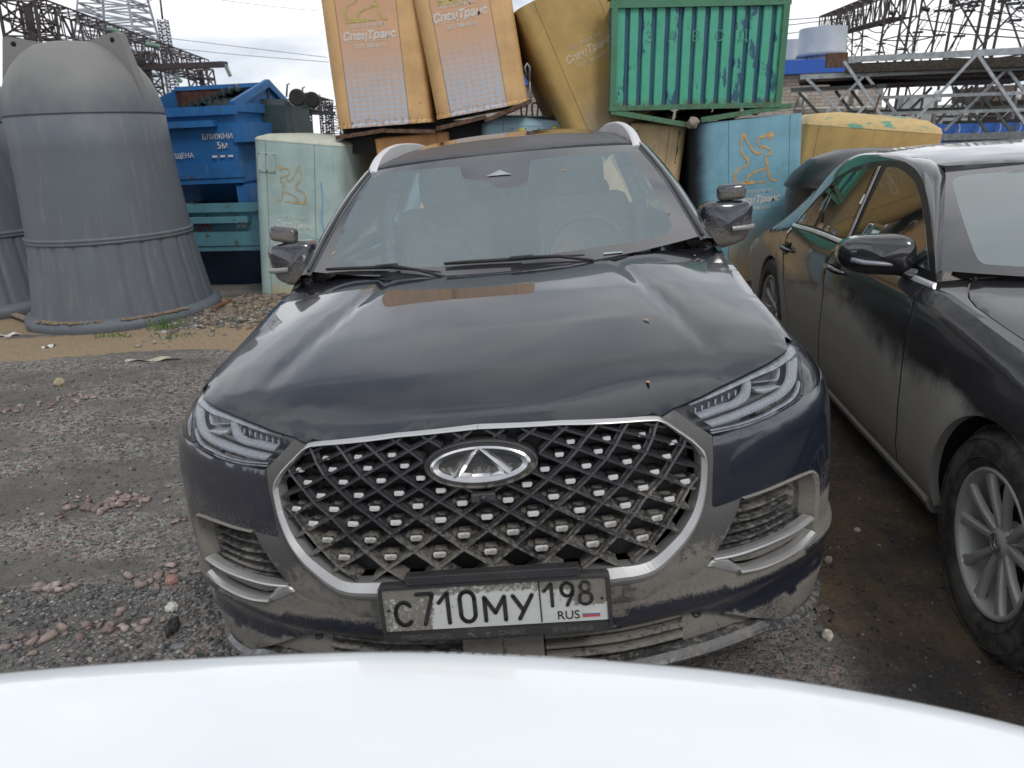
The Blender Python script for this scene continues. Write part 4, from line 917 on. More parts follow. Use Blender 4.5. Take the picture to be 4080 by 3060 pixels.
# ---- bonnet, fender tops, scuttle
def tfn(a, b, off=0.):      # a = X, b = Y
    zs = _zs(b); hw = -mfn(b, zs)[0]; t = min(abs(a) / hw, 1.0)
    cr = float(np.interp(b, [-.95, -.5, 0, .5, 1.0], [.10, .085, .075, .055, .035]))
    z = zs + cr * (1 - t**2.4) + .007 * math.exp(-((abs(a) - .50) / .04)**2) - .004
    return np.array([a, b, z - off])
ST = Surf(tfn, RM, TM, [(a, b) for a in (-.8, -.3) for b in (0, .5)])
gp = ST.invs([(3892, 1098), (3862, 1118), (3852, 1150), (3856, 1185), (3885, 1222), (3960, 1275), (4080, 1357)])
gp = [tuple(p) for p in gp]; gext = (gp[-1][0] + .02, gp[-1][1] - .35)
edge = [(-(-mfn(y, _zs(y))[0]) + .0, y) for y in np.linspace(.80, -.9, 26)]
for sd in (1, -1):
    panel('fender_top', ST, edge + [(gext[0] + .04, -.9), gext] + gp[::-1] + [(-.6, .78)], spaint, sed, step=.03, side=sd, thick=.01, edge=.001, mud=lambda c: .1)
bon = [(p[0] + .007, p[1] - .002) for p in gp] + [(gext[0] + .007, gext[1]), (gext[0] + .05, -.9), (0, -.95)]
bon = bon + [(-x, y) for x, y in bon[:-1][::-1]] + [(.3, .60), (0, .57), (-.3, .60)]
panel('hood', ST, bon, spaint, sed, step=.04, thick=.03, edge=.004, mud=lambda c: .08)
# ---- windscreen
def wmf(a, b, off=0.):
    t = abs(a); hw = lerp(.79, .575, b); Y = lerp(.50 + .30 * t**2.2, 1.19 + .17 * t**2.2, b); Z = lerp(1.0 + .0 * t, 1.345 - .03 * t**2, b) + .02 * math.sin(math.pi * b)
    return np.array([a * hw, Y + .4 * off, Z - .9 * off])
SWM = Surf(wmf, RM, TM, [(a, b) for a in (-.9, -.4, .2) for b in (.1, .5, .9)])
cpx = R5([(1745, 370), (1760, 345), (1810, 325), (2000, 305), (2300, 285)]) + R5([(2300, 905), (2000, 905), (1940, 895), (1900, 850), (1860, 740), (1800, 560)])
cpm = [tuple(SWM.inv(p)) for p in cpx]; cpm[4] = (.6, cpm[4][1]); cpm[5] = (.6, cpm[5][1]); cpm[4] = (0, cpm[3][1] - .0)
cpm = cpm[:4] + cpm[6:]; print('clear', [(round(a, 2), round(b, 2)) for a, b in cpm])
cR = [tuple(p) for p in cpm]; full = [p for p in cR[4:] + cR[:4] if p[0] < -.01]
mirr = [(-x, y) for x, y in full[::-1]]
full = chaikin(full + mirr, 2); full = [tuple(p) for p in full]
wsg = glass('saloon_glass', dust=.45, dustcol=(.38, .45, .46), behind=(.6, .66, .66))
ws2 = panel('windscreen', SWM, full, wsg, sed, step=.05, thick=0, edge=0)
panel('windscreen_border', SWM, wout, frit, ws2, step=.05, thick=0, edge=0, holes=[full], mud=lambda c: .05)
# ---- roof
def rmf(a, b, off=0.):
    zc = float(np.interp(b, [1.18, 1.4, 1.7, 2.0, 2.4, 2.8, 3.1, 3.5, 4.0], [1.346, 1.378, 1.395, 1.40, 1.38, 1.30, 1.19, .94, .64])); hw = float(np.interp(b, [1.2, 1.6, 2.4, 3.1, 4.0], [.575, .60, .59, .54, .56]))
    return np.array([a, b, zc - .038 * min(abs(a) / hw, 1.3)**2.6 - off])
SRM = Surf(rmf, RM, TM, [(0, 2)])
hwr = lambda y: float(np.interp(y, [1.2, 1.6, 2.4, 3.1, 4.0], [.575, .60, .59, .54, .56]))
rp = [(x, 1.195 + .17 * (abs(x) / .575)**2.2) for x in np.linspace(-.575, .575, 21)] + [(hwr(y), y) for y in np.linspace(1.4, 3.2, 12)] + [(-hwr(y), y) for y in np.linspace(3.2, 1.4, 12)]
panel('roof', SRM, rp, spaint, sed, step=.05, thick=.03, edge=.003, mud=lambda c: .12)
rp = [(-.58, 3.205), (.58, 3.205), (.62, 4.0), (-.62, 4.0)]; panel('rear_window', SRM, rp, frit, sed, step=.08, thick=.01, mud=lambda c: .1)
mb = MB(); mb.grid([[np.array([x, 3.98, _zs(4.0) + .04 * (1 - (x / .8)**2)]), np.array([x * .9, 4.2, .56]), np.array([x * .88, 4.25, .5]), np.array([x * .85, 4.25, .3])] for x in np.linspace(-.72, .72, 9)]); me = mb.mesh(); setattr_f(me, 'mud', [.3] * len(me.vertices)); obj('boot', me, spaint, sed)
# ---- side glass house: painted rail, black frame, panes
Apx = R5([(1645, 1015), (1632, 850), (1612, 650), (1590, 480), (1560, 360), (1515, 285), (1450, 240), (1340, 225), (1220, 238), (1100, 275), (1000, 335), (860, 480), (730, 632)])
Aq = SMs.invs(Apx); A3 = [mfn(a, b, -.0) for a, b in Aq]
B3 = [wmf(-1, b) for b in (-.02, .15, .38, .6, .82, .97)] + [rmf(-hwr(y), y) for y in (1.42, 1.72, 2.05, 2.4, 2.7, 3.05, 3.4)]
A3 = resample(np.array(A3), 40); B3 = cr_spline(np.array(B3), 40)
for sd in (1, -1):
    rows = []
    for a, b in zip(A3, B3):
        r = []
        for t in np.linspace(0, 1, 7):
            p = lerp(a, b, t) + np.array([-.016, -.006, .022]) * 4 * t * (1 - t) * .8; r.append(p * [sd, 1, 1])
        rows.append(r)
    mb = MB(); mb.grid(rows); me = mb.mesh(); bm = bmesh.new(); bm.from_mesh(me); bmesh.ops.recalc_face_normals(bm, faces=bm.faces[:]); bm.to_mesh(me); bm.free(); setattr_f(me, 'mud', [.08] * len(me.vertices)); obj('pillar', me, spaint, sed)
    # quarter behind the glass
    rows = []
    for y in np.linspace(2.5, 4.0, 16):
        a = mfn(y, _zs(y) - .012, .012); b = rmf(-hwr(y), y); zt_ = b[2]; top = mfn(y, min(_zs(y) + .38, zt_ - .0)) if y < 3.0 else b
        rows.append([lerp(a, b, t) * [sd, 1, 1] + np.array([0.012 * sd, 0, 0]) * (1 if sd > 0 else 1) * 0 for t in np.linspace(0, 1, 5)])
    mb = MB(); mb.grid(rows); me = mb.mesh(); bm = bmesh.new(); bm.from_mesh(me); bmesh.ops.recalc_face_normals(bm, faces=bm.faces[:]); bm.to_mesh(me); bm.free(); setattr_f(me, 'mud', [.08] * len(me.vertices)); obj('rear_pillar', me, spaint, sed)
fr_ = [tuple(p) for p in Aq] + [(2.45, .955), (1.75, .962), (.80, .962)]
blackgl = plain('gloss_black_frame', (.008, .008, .009), .38, coat=.0, spec=.3)
sideglass = plain('dark_tinted_glass', (.012, .016, .016), .015, coat=1., spec=1.0, var=.05)
sideglass.node_tree.nodes['Principled BSDF'].inputs['IOR'].default_value = 1.5; sideglass.node_tree.nodes['Principled BSDF'].inputs['Specular IOR Level'].default_value = .5
for sd in (1, -1): panel('window_frame', SMs, fr_, blackgl, sed, step=.05, side=sd, off=.001, thick=.0, edge=0)
gl_polys = [R5([(868, 655), (1010, 350), (1100, 300), (1255, 268), (1190, 420), (1130, 560), (1058, 735)]), R5([(742, 630), (1000, 352), (852, 652)]), R5([(1118, 715), (1210, 500), (1325, 268), (1380, 270), (1440, 300), (1500, 360), (1540, 470), (1572, 640), (1600, 940), (1400, 850)])]
for g in gl_polys:
    q = [tuple(p) for p in SMs.invs(g)]
    for sd in (1, -1): panel('side_window', SMs, q, sideglass, sed, step=.06, side=sd, off=-.002, thick=.004, edge=0)
strip('window_chrome', SMs, SMs.invs(R5([(722, 632), (860, 672), (1060, 748), (1300, 870), (1480, 955), (1640, 1022)])), SMs.invs(R5([(718, 655), (860, 700), (1060, 785), (1300, 905), (1480, 1000), (1632, 1062)])), plain('bright_trim', (.75, .77, .78), .42, metal=.7, var=.1), sed, n=40, off=-.002, rise=.008, depth=.006, spline=True)
strip('door_seal', SMs, SMs.invs(R5([(1270, 265), (1200, 420), (1060, 740)])), SMs.invs(R5([(1290, 262), (1215, 430), (1080, 745)])), plain('bright_trim_thin', (.4, .4, .42), .3, metal=1), sed, n=12, off=-.004, rise=.003, depth=.002)
# ---- door handles
for (hx, hy, w_) in ((3333, 1072, .115), (3137, 990, .11)):
    q = SMs.inv((hx, hy)); c = mfn(q[0], q[1])
    mb = MB(); mb.lathe([(0, -.004), (.044, -.004), (.05, .002)], 24, 0, 'X', (c[0] + .004, 0, 0)); 
    for i, v in enumerate(mb.v): mb.v[i] = (2 * (c[0] + .003) - v[0] if False else v[0] - .006, q[0] + v[1] * 1.0, q[1] + v[2] * .85)
    cup = mb.build('handle_cup', blackgl, sed)
    mb = MB(); mb.tube([(c[0] + .0, q[0] - w_, q[1] + .0), (c[0] - .028, q[0] - w_ * .7, q[1] + .004), (c[0] - .038, q[0], q[1] + .008), (c[0] - .026, q[0] + w_ * .75, q[1] + .004), (c[0] + .0, q[0] + w_, q[1])], [.008, .013, .014, .013, .008], 8); me = mb.mesh(); setattr_f(me, 'mud', [.1] * len(me.vertices)); obj('door_handle', me, spaint, sed)
# ---- mirror
mir = MB(); c = np.array([-.962, .98, 1.035]); rows = []
for y in np.linspace(-1, 1, 13):
    r = (1 - abs(min(0, y))**2.5)**.5 if y < 0 else 1 - .05 * y; r = max(r, .02)
    rows.append([c + [math.copysign(abs(math.cos(t))**.62, math.cos(t)) * .13 * r, y * .06 + .05 * (math.cos(t) * -1) * r, math.copysign(abs(math.sin(t))**.7, math.sin(t)) * .078 * r * (1 + .18 * math.cos(t))] for t in np.linspace(0, 2 * math.pi, 30)[:-1]])
mir.grid(rows, closed=True); mir.add(rows[-1], [tuple(range(29))]); mir.tube([(-.90, 1.0, .985), (-.86, .95, .968), (-.835, .88, .962)], [.03, .02, .03], 10)
me = mir.mesh(); bm = bmesh.new(); bm.from_mesh(me); bmesh.ops.recalc_face_normals(bm, faces=bm.faces[:]); bm.to_mesh(me); bm.free(); setattr_f(me, 'mud', [.25 if v.co.z < .99 else .1 for v in me.vertices]); mo = obj('door_mirror', me, spaint, sed)
mb = MB(); mb.tube([c + [-.10, -.045 + .02, -.012], c + [-.06, -.055, -.02], c + [.02, -.062, -.028], c + [.09, -.06, -.036]], [.010, .010, .008, .003], 8); mb.build('turn_signal', clearbar, mo)
# ---- front wheel
tyrem, nt, b = newmat('tyre_rubber'); h = NB(nt); n = h.noise(30, 5); g = h.noise(6, 3); h.ln(h.mix(h.ramp(h.math('ADD', h.math('MULTIPLY', n, .5), h.math('MULTIPLY', g, .5)), .4, .62), (.022, .024, .027), (.085, .08, .072)), b.inputs['Base Color']); setv(b, rough=.75); h.bump(b, n, .2, .002)
def alloy(x, y, tilt=0.):
    Rw = .338; W0 = -.0
    t = MB(); prof = [(.215, .02), (.222, -.012), (.235, -.022), (.26, -.028), (.30, -.026), (.315, -.018), (.322, -.008), (Rw - .006, .004), (Rw, .03), (Rw, .185), (Rw - .01, .2), (.30, .215), (.23, .20)]
    t.lathe(prof, 72, 0, 'X')
    for k in range(72):      # tread blocks
        a = 2 * math.pi * k / 72
        for xx, wd in ((.035, .045), (.085, .04), (.135, .04), (.178, .03)):
            a_ = a + (.03 if xx in (.085, .178) else 0); R_ = Matrix.Rotation(a_, 3, 'X') 
            t.box(R_ @ Vector((xx, 0, Rw + .002)), (wd, .021, .012), R=R_)
    for r_, w_ in ((.250, .0015), (.305, .002)):
        t.lathe([(r_ - .002, -.0275), (r_, -.030), (r_ + .002, -.0275)], 72, 0, 'X')
    root = t.build('wheel', tyrem, sed); root.matrix_basis = Matrix.Translation(Vector((x, y, .330))) @ Matrix.Rotation(tilt, 4, 'Z') @ Matrix.Scale(1.035, 4)
    rimm = dirty_paint('alloy_dusty', (.55, .55, .55), rough=.35, metal=.8, coat=0, dust=.6, mudscale=12, dustcol=(.34, .33, .30), mudcol=(.30, .28, .245))
    r = MB(); r.lathe([(.213, .04), (.22, .0), (.222, -.010), (.217, -.018), (.209, -.016), (.203, -.004), (.198, .03), (.192, .10), (.192, .17)], 64, 0, 'X')
    for k in range(10):
        a0 = 2 * math.pi * (k // 2) / 5 + (-.30 if k % 2 else .30) + .15
        sec = []
        for rr, hw, fx, bx in ((.038, .0135, .014, .045), (.07, .0095, .008, .032), (.12, .010, .0, .022), (.17, .013, -.006, .016), (.203, .020, -.008, .012)):
            aa = a0 + (.06 if k % 2 else -.06) * (1 - rr / .2)
            e_r = np.array([0, math.cos(aa), math.sin(aa)]); e_t = np.array([0, -math.sin(aa), math.cos(aa)])
            sec.append([e_r * rr + e_t * w_ + np.array([xx, 0, 0]) for w_, xx in ((-hw, bx), (-hw, fx + .006), (-hw * .55, fx), (0, fx + .004), (hw * .55, fx), (hw, fx + .006), (hw, bx))])
        r.grid(sec, smooth=True)
    r.lathe([(.0, .006), (.030, .006), (.032, .010), (.045, .014), (.06, .035), (.065, .06)], 32, 0, 'X')
    for k in range(5):
        a = 2 * math.pi * k / 5 + .78; r.lathe([(0, .024), (.007, .024), (.009, .03), (.009, .05)], 8, 0, 'X', (0, .052 * math.cos(a), .052 * math.sin(a)))
    rm = r.mesh(); bm = bmesh.new(); bm.from_mesh(rm); bmesh.ops.recalc_face_normals(bm, faces=bm.faces[:]); bm.to_mesh(rm); bm.free(); setattr_f(rm, 'mud', [.32] * len(rm.vertices)); rim_ = obj('rim', rm, rimm, root)
    cp_ = MB(); cp_.lathe([(0, .003), (.024, .003), (.026, .001), (.029, .001), (.030, .006)], 32, 0, 'X')
    hc = cp_.build('hub_cap', plain('cap_grey', (.18, .18, .17), .4, metal=.5), rim_)
    st = MB()
    for k in range(3):
        a = math.pi / 2 + 2 * math.pi * k / 3; d = Vector((0, math.cos(a), math.sin(a))); s_ = Vector((0, -d.z, d.y))
        st.add([Vector((.002, 0, 0)) + s_ * .0035, d * .021 + Vector((.002, 0, 0)), Vector((.002, 0, 0)) - s_ * .0035, Vector((-.0015, 0, 0)) + d * .004], [(0, 1, 3), (1, 2, 3)])
    st.lathe([(.0205, .0025), (.0215, .0), (.0225, .0025)], 32, 0, 'X'); st.build('star_badge', silver, hc)
    return root
alloy(-.895, 0.0, rad(-3)); 
w2 = alloy(-.86, 2.96)
mb = MB(); mb.lathe([(.0, .10), (.17, .10), (.191, .085)], 30, 0, 'X', (-.895, 0, .337)); mb.build('spoke_shade_plate', plain('spoke_shade_dark', (.02, .02, .02), .6, metal=.5), sed)  # dark plate put in for the shade seen between the spokes
for x, y in ((.80, 0), (.80, 2.96)): simple_wheel(sed, x, y, .335)
for u, v, s_ in ((1178, 477, 20), (696, 678, 13)):
    q = SMs.inv((2720 + .6148 * u, 500 + .6148 * v)); mb = MB(); P = [mfn(q[0] + a * s_ * .0011, q[1] + b * s_ * .0011, -.006) for a, b in ((-1, -1), (1, -1), (1, 1), (-1, 1))]; mb.add(P, [(0, 1, 2, 3)]); mb.build('white_sticker', plain('sticker', (.8, .8, .8), .5), sed)

# ============================================================ white car right in front of the camera
wroot = empty('white_car', Matrix.Translation(Vector((0, 0, .017))), label='bright white car bonnet filling the bottom of the view', cat='car')
whitem, nt, b = newmat('white_paint'); h = NB(nt); n = h.noise(3.5, 6, .6, dist=.6); k = h.ramp(n, .60, .64)
h.ln(h.mix(h.math('MULTIPLY', k, .10), (.84, .88, .90), (.55, .56, .55)), b.inputs['Base Color']); setv(b, rough=.25, coat=1., coatr=.05)
hedge_px = [(-260, 1485), (0, 1455), (200, 1437), (400, 1424), (600, 1414), (850, 1408), (1100, 1415), (1350, 1430), (1600, 1455), (1850, 1493), (2050, 1532), (2212, 1571), (2480, 1650)]
HZ = .95
E3 = [at(u, v, Z=HZ - .0) for u, v in hedge_px]
EX = np.array([p.x for p in E3]); EY = np.array([p.y for p in E3]); print('white edge', EX.round(2), EY.round(2))
xs = np.linspace(EX[0], EX[-1], 70); ye = cr_spline(np.stack([EX, EY], 1), 200); ye = np.interp(xs, ye[:, 0], ye[:, 1])
def wprof(x, y0):
    drop = .05 * (abs(x - .05) / .8)**3
    P = []
    for dy, dz in ((-1.25, .14), (-1.0, .125), (-.7, .10), (-.4, .065), (-.2, .035), (-.1, .018), (-.05, .008), (-.02, .001), (0, -.012), (.012, -.03), (.018, -.06)): P.append((x, y0 + dy, HZ + dz - drop * min(1, -min(dy, 0) * 1.0) * .6 - .004))
    return P
mb = MB(); mb.grid([wprof(x, y) for x, y in zip(xs, ye)]); mb.build('hood', whitem, wroot)
mb = MB(); mb.grid([[(x * s_, y + dy, z) for dy, z, s_ in ((.014, .875, 1), (.05, .80, 1.0), (.09, .65, 1.0), (.12, .5, 1.0), (.12, .35, 1.), (.06, .22, .98), (-.1, .2, .96))] for x, y in zip(xs, ye)]); mb.build('front_bumper', whitem, wroot)
for sx_, x0, y0 in ((1, xs[-1], ye[-1]), (-1, xs[0], ye[0])):
    mb = MB(); rows = []
    for y, in [(v,) for v in np.linspace(y0, -3.2, 20)]:
        rows.append([(x0 + sx_ * d, y, z) for d, z in ((-.004, HZ + .09 * min(1, (y0 - y)) - .006 + .0), (.05, HZ - .03 + .08 * min(1, (y0 - y))), (.08, .8), (.09, .6), (.06, .25))])
    mb.grid(rows); mb.build('body_side', whitem, wroot)
    mb = MB(); mb.box((sx_ * .0 + x0 - sx_ * .22, y0 + .16, .74), (.34, .10, .10), bev=.03); mb.build('headlight', lampglass, wroot)
    for y in (y0 - .75, y0 - 3.2): simple_wheel(wroot, x0 - sx_ * .08, y, .32)
mb = MB(); mb.grid([[(x, -.33 - .7 * t - .25 * (x / .8)**2 * 1, HZ + .12 + .40 * t) for t in (0, .5, 1)] for x in np.linspace(-.72, .72, 9)]); mb.build('windscreen', frit, wroot)
mb = MB(); mb.grid([[(x, -1.05 - d, HZ + .52 + h_ - .05 * (x / .7)**2) for d, h_ in ((0, 0), (.5, .05), (1.2, .04), (1.8, -.04), (2.3, -.3))] for x in np.linspace(-.68, .68, 9)]); mb.build('roof', whitem, wroot)
for o in wroot.children:
    if o.data and 'mud' not in o.data.attributes: setattr_f(o.data, 'mud', [.05] * len(o.data.vertices))
# ============================================================ refuse containers
def painted(name, col, dot=None, lines=(.2, .8), w=1., hgt=1.7, rust=.5, pink=None, dotz=.55, streak=.12, dotcell=None, soot=None, top=False, rough=.6):
    "weathered flat paint, rust chips, streaks; optional printed grid of cells fading upwards on the front panel"
    m, nt, b = newmat(name); h = NB(nt); x, y, z = h.sep()
    n = h.noise(3.0, 6, .6); n2 = h.noise(26, 6, .62); st = h.noise(5, 5, .6, src=h.map((7, 7, .5)))
    base = h.mix(h.ramp(n, .3, .7), tuple(c * .86 for c in col), tuple(min(c * 1.12, 1) for c in col))
    base = h.mix(h.math('MULTIPLY', h.ramp(st, .5, .8), streak * 2.), base, (.16, .13, .09))
    x1, x2 = lines[0] * w, lines[1] * w
    front = h.math('MULTIPLY', h.math('MULTIPLY', h.math('GREATER_THAN', x, x1), h.math('LESS_THAN', x, x2)), h.math('LESS_THAN', y, .05))
    if pink: base = h.mix(h.math('MULTIPLY', front, .75), base, pink)
    if dot:
        cx, cz = (dotcell or (.072, .048))
        fx = h.math('ABSOLUTE', h.math('SUBTRACT', h.math('FRACT', h.math('DIVIDE', x, cx)), .5)); fz = h.math('ABSOLUTE', h.math('SUBTRACT', h.math('FRACT', h.math('DIVIDE', z, cz)), .5))
        e4 = lambda q: h.math('POWER', h.math('MULTIPLY', q, 2.), 4.)
        g = h.math('ADD', e4(fx), e4(fz)); hz = h.math('DIVIDE', z, dotz * hgt)
        cell = h.ramp(g, .55, .85, 1., 0.)
        fade = h.math('MULTIPLY', h.ramp(hz, .15, 1.0, 1., 0.), .95)
        fade = h.math('MULTIPLY', fade, h.ramp(n2, .22, .42, .55, 1.))
        base = h.mix(h.math('MULTIPLY', h.math('MULTIPLY', cell, front), fade), base, dot)
    # seams
    ln = h.math('MAXIMUM', h.ramp(h.math('ABSOLUTE', h.math('SUBTRACT', x, x1)), .002, .006, 1., 0.), h.ramp(h.math('ABSOLUTE', h.math('SUBTRACT', x, x2)), .002, .006, 1., 0.))
    ln = h.math('MULTIPLY', ln, h.math('LESS_THAN', y, .05))
    base = h.mix(h.math('MULTIPLY', ln, .65), base, (.06, .045, .03))
    # rust chips
    rn = h.noise(9, 8, .72); rm = h.ramp(rn, .675 - rust * .035, .69 - rust * .035); fine = h.math('MULTIPLY', h.ramp(n2, .66, .70), .6)
    edge = h.math('MULTIPLY', h.ramp(z, .0, .10, .6, 0.), h.ramp(n2, .45, .6))
    rr = h.math('MINIMUM', h.math('ADD', h.math('ADD', rm, fine), edge), 1.)
    base = h.mix(h.math('MULTIPLY', rr, .8 * min(1, rust * 1.5)), base, h.mix(n2, (.055, .022, .012), (.16, .07, .03)))
    if soot is not None:
        base = h.mix(h.math('MULTIPLY', h.ramp(h.math('ADD', x, h.math('MULTIPLY', n, .10)), soot[0], soot[1], 1., 0.), .97), base, (.006, .006, .006))
    h.ln(base, b.inputs['Base Color']); setv(b, rough=rough, spec=.3); h.bump(b, h.math('SUBTRACT', n, h.math('MULTIPLY', rr, .1)), .35, .03)
    return m
rustm = plain('rusty_steel', (.10, .055, .035), .85, var=.5, scale=25, bump=.3)
galv = plain('galvanised_steel', (.30, .33, .35), .45, metal=.55, var=.2, scale=30)
SPH = [([(1190, 1555), (1170, 1520), (1176, 1480), (1200, 1440), (1250, 1425), (1288, 1405), (1290, 1380), (1262, 1345), (1232, 1310), (1222, 1260), (1228, 1200), (1243, 1150), (1262, 1190), (1290, 1240), (1335, 1305), (1375, 1330), (1398, 1312), (1398, 1280), (1366, 1245), (1362, 1215), (1385, 1195), (1440, 1190)], .026),
       ([(1405, 1268), (1440, 1282), (1482, 1318), (1462, 1345), (1435, 1345), (1440, 1385), (1456, 1440), (1462, 1500), (1480, 1548), (1528, 1568)], .026), ([(1455, 1452), (1400, 1462), (1320, 1488), (1285, 1512), (1272, 1555)], .026), ([(1162, 1562), (1345, 1562)], .034), ([(1365, 1566), (1435, 1566)], .016), ([(1445, 1183), (1500, 1183)], .05), ([(1450, 1215), (1495, 1215)], .012)]
def sphinx(parent, mat, cx, cz, size=.53, flip=False, y=-.004):
    mb = MB(); k = size / 425.
    for pts, w_ in SPH:
        P = resample(cr_spline(np.array(pts, float), 60) if len(pts) > 2 else np.array(pts, float), 40 if len(pts) > 2 else 4)
        P = [Vector(((-1 if flip else 1) * (px_ - 1345) * k + cx, y, -(py_ - 1360) * k + cz)) for px_, py_ in P]
        L = []
        for i, p in enumerate(P):
            t = (P[min(i + 1, len(P) - 1)] - P[max(i - 1, 0)]).normalized(); s_ = Vector((-t.z, 0, t.x)); wv = w_ * size / .53 * (.38 + .12 * math.sin(i * .7))
            L.append([p - s_ * wv, p + s_ * wv])
        mb.grid(L, smooth=False)
    o = mb.build('painted_emblem', mat, parent); o['label'] = 'painted outline of a winged lamp-headed figure'; return o
def hooks(parent, x, y, z, mat=None, h=.22, sp=.13, r=.011):
    for i in (0, 1):
        mb = MB(); w_ = .042; xx = x + (i - .5) * sp
        P = [(xx - w_ * .45, y, z - .02), (xx - w_ * .8, y, z + h * .55)] + [(xx + w_ * .85 * math.cos(t), y, z + h * .75 + w_ * .85 * math.sin(t)) for t in np.linspace(math.pi, 0, 9)] + [(xx + w_ * .8, y, z + h * .55), (xx + w_ * .45, y, z - .02)]
        mb.tube(P, r, 6); mb.build('lifting_loop', mat or galv, parent)
def container(label, TL, TR, BL=None, depth=1.9, h=None, mat=None, capmat=None, cap=.12, c=.13, taper=0., lines=(.2, .8), words=None, sph=None, wordmat=None, wordz=.5, wordx=.5, wscale=1., hook=None, plate=None, flap=None, group='refuse containers with lifting loops', capshift=0.):
    TL = at(TL[0], TL[1], Y=TL[2]); TR = at(TR[0], TR[1], Y=TR[2])
    if BL is None: up = Vector((0, 0, 1)); H_ = h or 1.72
    else: BL = at(BL[0], BL[1], Y=BL[2]); up = (TL - BL); H_ = h or up.length; up.normalize()
    X = (TR - TL); W_ = X.length; X.normalize(); Yd = up.cross(X).normalized(); Z = X.cross(Yd)
    m = Matrix((X, Yd, Z)).transposed().to_4x4(); m.translation = TL - Z * H_
    root = empty('refuse_container', m, label=label, cat='container', group=group)
    mt = mat(W_, H_) if callable(mat) else mat
    mb = MB(); n = 7
    def ring(z, k=1., ins=0.):
        P = []
        for (cx, cy, a0) in ((W_ - c, c, -90), (W_ - c, depth - c, 0), (c, depth - c, 90), (c, c, 180)):
            for t in np.radians(np.linspace(a0, a0 + 90, n)):
                px_, py_ = cx + (c - ins) * math.cos(t), cy + (c - ins) * math.sin(t)
                P.append(((px_ - W_ / 2) * k + W_ / 2, (py_ - depth / 2) * k + depth / 2, z))
        return P
    mb.grid([ring(0, 1 + taper), ring(H_ * .5, 1 + taper * .5), ring(H_, 1)], closed=True); mb.add(ring(0, 1 + taper), [tuple(range(4 * n))])
    mb.build('body', mt, root)
    cm = capmat or mt
    if cap:
        cb = MB(); cb.grid([ring(H_ + .001, 1.0), ring(H_ + cap * .35, .97), ring(H_ + cap * .8, .80), ring(H_ + cap, .5)], closed=True); cb.add(ring(H_ + cap, .5), [tuple(range(4 * n))]); cb.build('cap', cm, root)
        rb = MB(); rb.grid([ring(H_ - .004, 1.006), ring(H_ + .006, 1.006), ring(H_ + .01, .995)], closed=True); rb.build('cap_seam', cm, root)
    else: cb = MB(); cb.add(ring(H_), [tuple(range(4 * n))]); cb.build('cap', cm, root)
    rb = MB(); rb.grid([ring(-.012, 1.012 + taper), ring(.022, 1.012 + taper), ring(.026, 1. + taper)], closed=True); rb.build('base_rim', rustm if not flap else mt, root)
    if words:
        wm_ = wordmat; cx = wordx * W_; RXm = Matrix.Rotation(rad(90), 4, 'X'); T_ = lambda x, z: Matrix.Translation(Vector((x, -.003 - taper * .4, z))) @ RXm
        cz = wordz * H_; s = wscale
        text('lettering', 'АВТОПАРК №1', .052 * s, wm_, root, T_(cx, cz + .095 * s), bold=.0004)
        text('lettering', 'СпецТранс', .105 * s, wm_, root, T_(cx, cz), shear=.25, bold=.0035, sx=.98)
        text('lettering', 'ТЕЛ. 388-31-31', .052 * s, wm_, root, T_(cx, cz - .10 * s), bold=.0008)
        fr = MB(); a, b_ = .27 * s, .052 * s
        for i in range(10):
            for sg in (1, -1): x0 = cx - a * .86 + i * a * 1.72 / 10; fr.box((x0 + .016 * s + .012 * sg, -.003 - taper * .4, cz + sg * b_), (.03 * s, .001, .004))
        for sg in (1, -1): fr.bar((cx + sg * a * .9, -.003 - taper * .4, cz + b_), (cx + sg * a, -.003 - taper * .4, cz + b_ * .5), .004, .001, up=(0, 1, 0)); fr.bar((cx + sg * a * .9, -.003 - taper * .4, cz - b_), (cx + sg * a, -.003 - taper * .4, cz - b_ * .5), .004, .001, up=(0, 1, 0))
        fr.build('lettering_frame', wm_, root)
    if sph: sphinx(root, sph[0], sph[1] * W_, sph[2] * H_, sph[3] if len(sph) > 3 else .53, sph[4] if len(sph) > 4 else False)
    if plate:
        pm_ = MB(); px_, pz_, pw_, ph_ = plate; pm_.box((px_ * W_, -.006, pz_ * H_), (pw_, .01, ph_), bev=.003); po = pm_.build('hatch_plate', mt, root)
        bo = MB()
        for a in (-1, 0, 1):
            for b_ in (-1, 1): bo.lathe([(0, -.016), (.007, -.016), (.008, -.01)], 8, 0, 'Y', (px_ * W_ + a * pw_ * .43, 0, pz_ * H_ + b_ * ph_ * .43))
        bo.build('bolts', rustm, po)
    if hook: hooks(root, hook[0] * W_, hook[1], H_ + (hook[2] if len(hook) > 2 else cap * .7), hook[3] if len(hook) > 3 else None)
    if flap:
        for sg, (ang, dz) in zip((0, 1), flap):
            f_ = MB(); xx = W_ * (.25 if sg == 0 else .77); f_.box((xx, depth / 2, -.05 + dz), (W_ * .54, depth * .98, .022), R=Matrix.Rotation(rad(ang), 3, 'Y')); f_.box((xx, .0, -.055 + dz), (W_ * .54, .03, .04), R=Matrix.Rotation(rad(ang), 3, 'Y')); f_.build('bottom_flap', rustm, root)
    return root, W_, H_
whitep = plain('faded_white_letters', (.62, .60, .56), .7, var=.1); faintw = plain('faint_letters', (.55, .60, .57), .7); faintg = plain('faint_beige_letters', (.50, .42, .28), .7)
orangep = plain('orange_emblem_paint', (.56, .34, .13), .7); faint_o = plain('faded_orange_emblem', (.42, .34, .20), .7, var=.2); yel = plain('pale_yellow_emblem', (.46, .38, .13), .7, var=.2); palebg = plain('faint_cream_emblem', (.60, .46, .30), .7)
ORG = (.60, .38, .18); PINK = (.60, .36, .24); LAV = (.42, .47, .54)
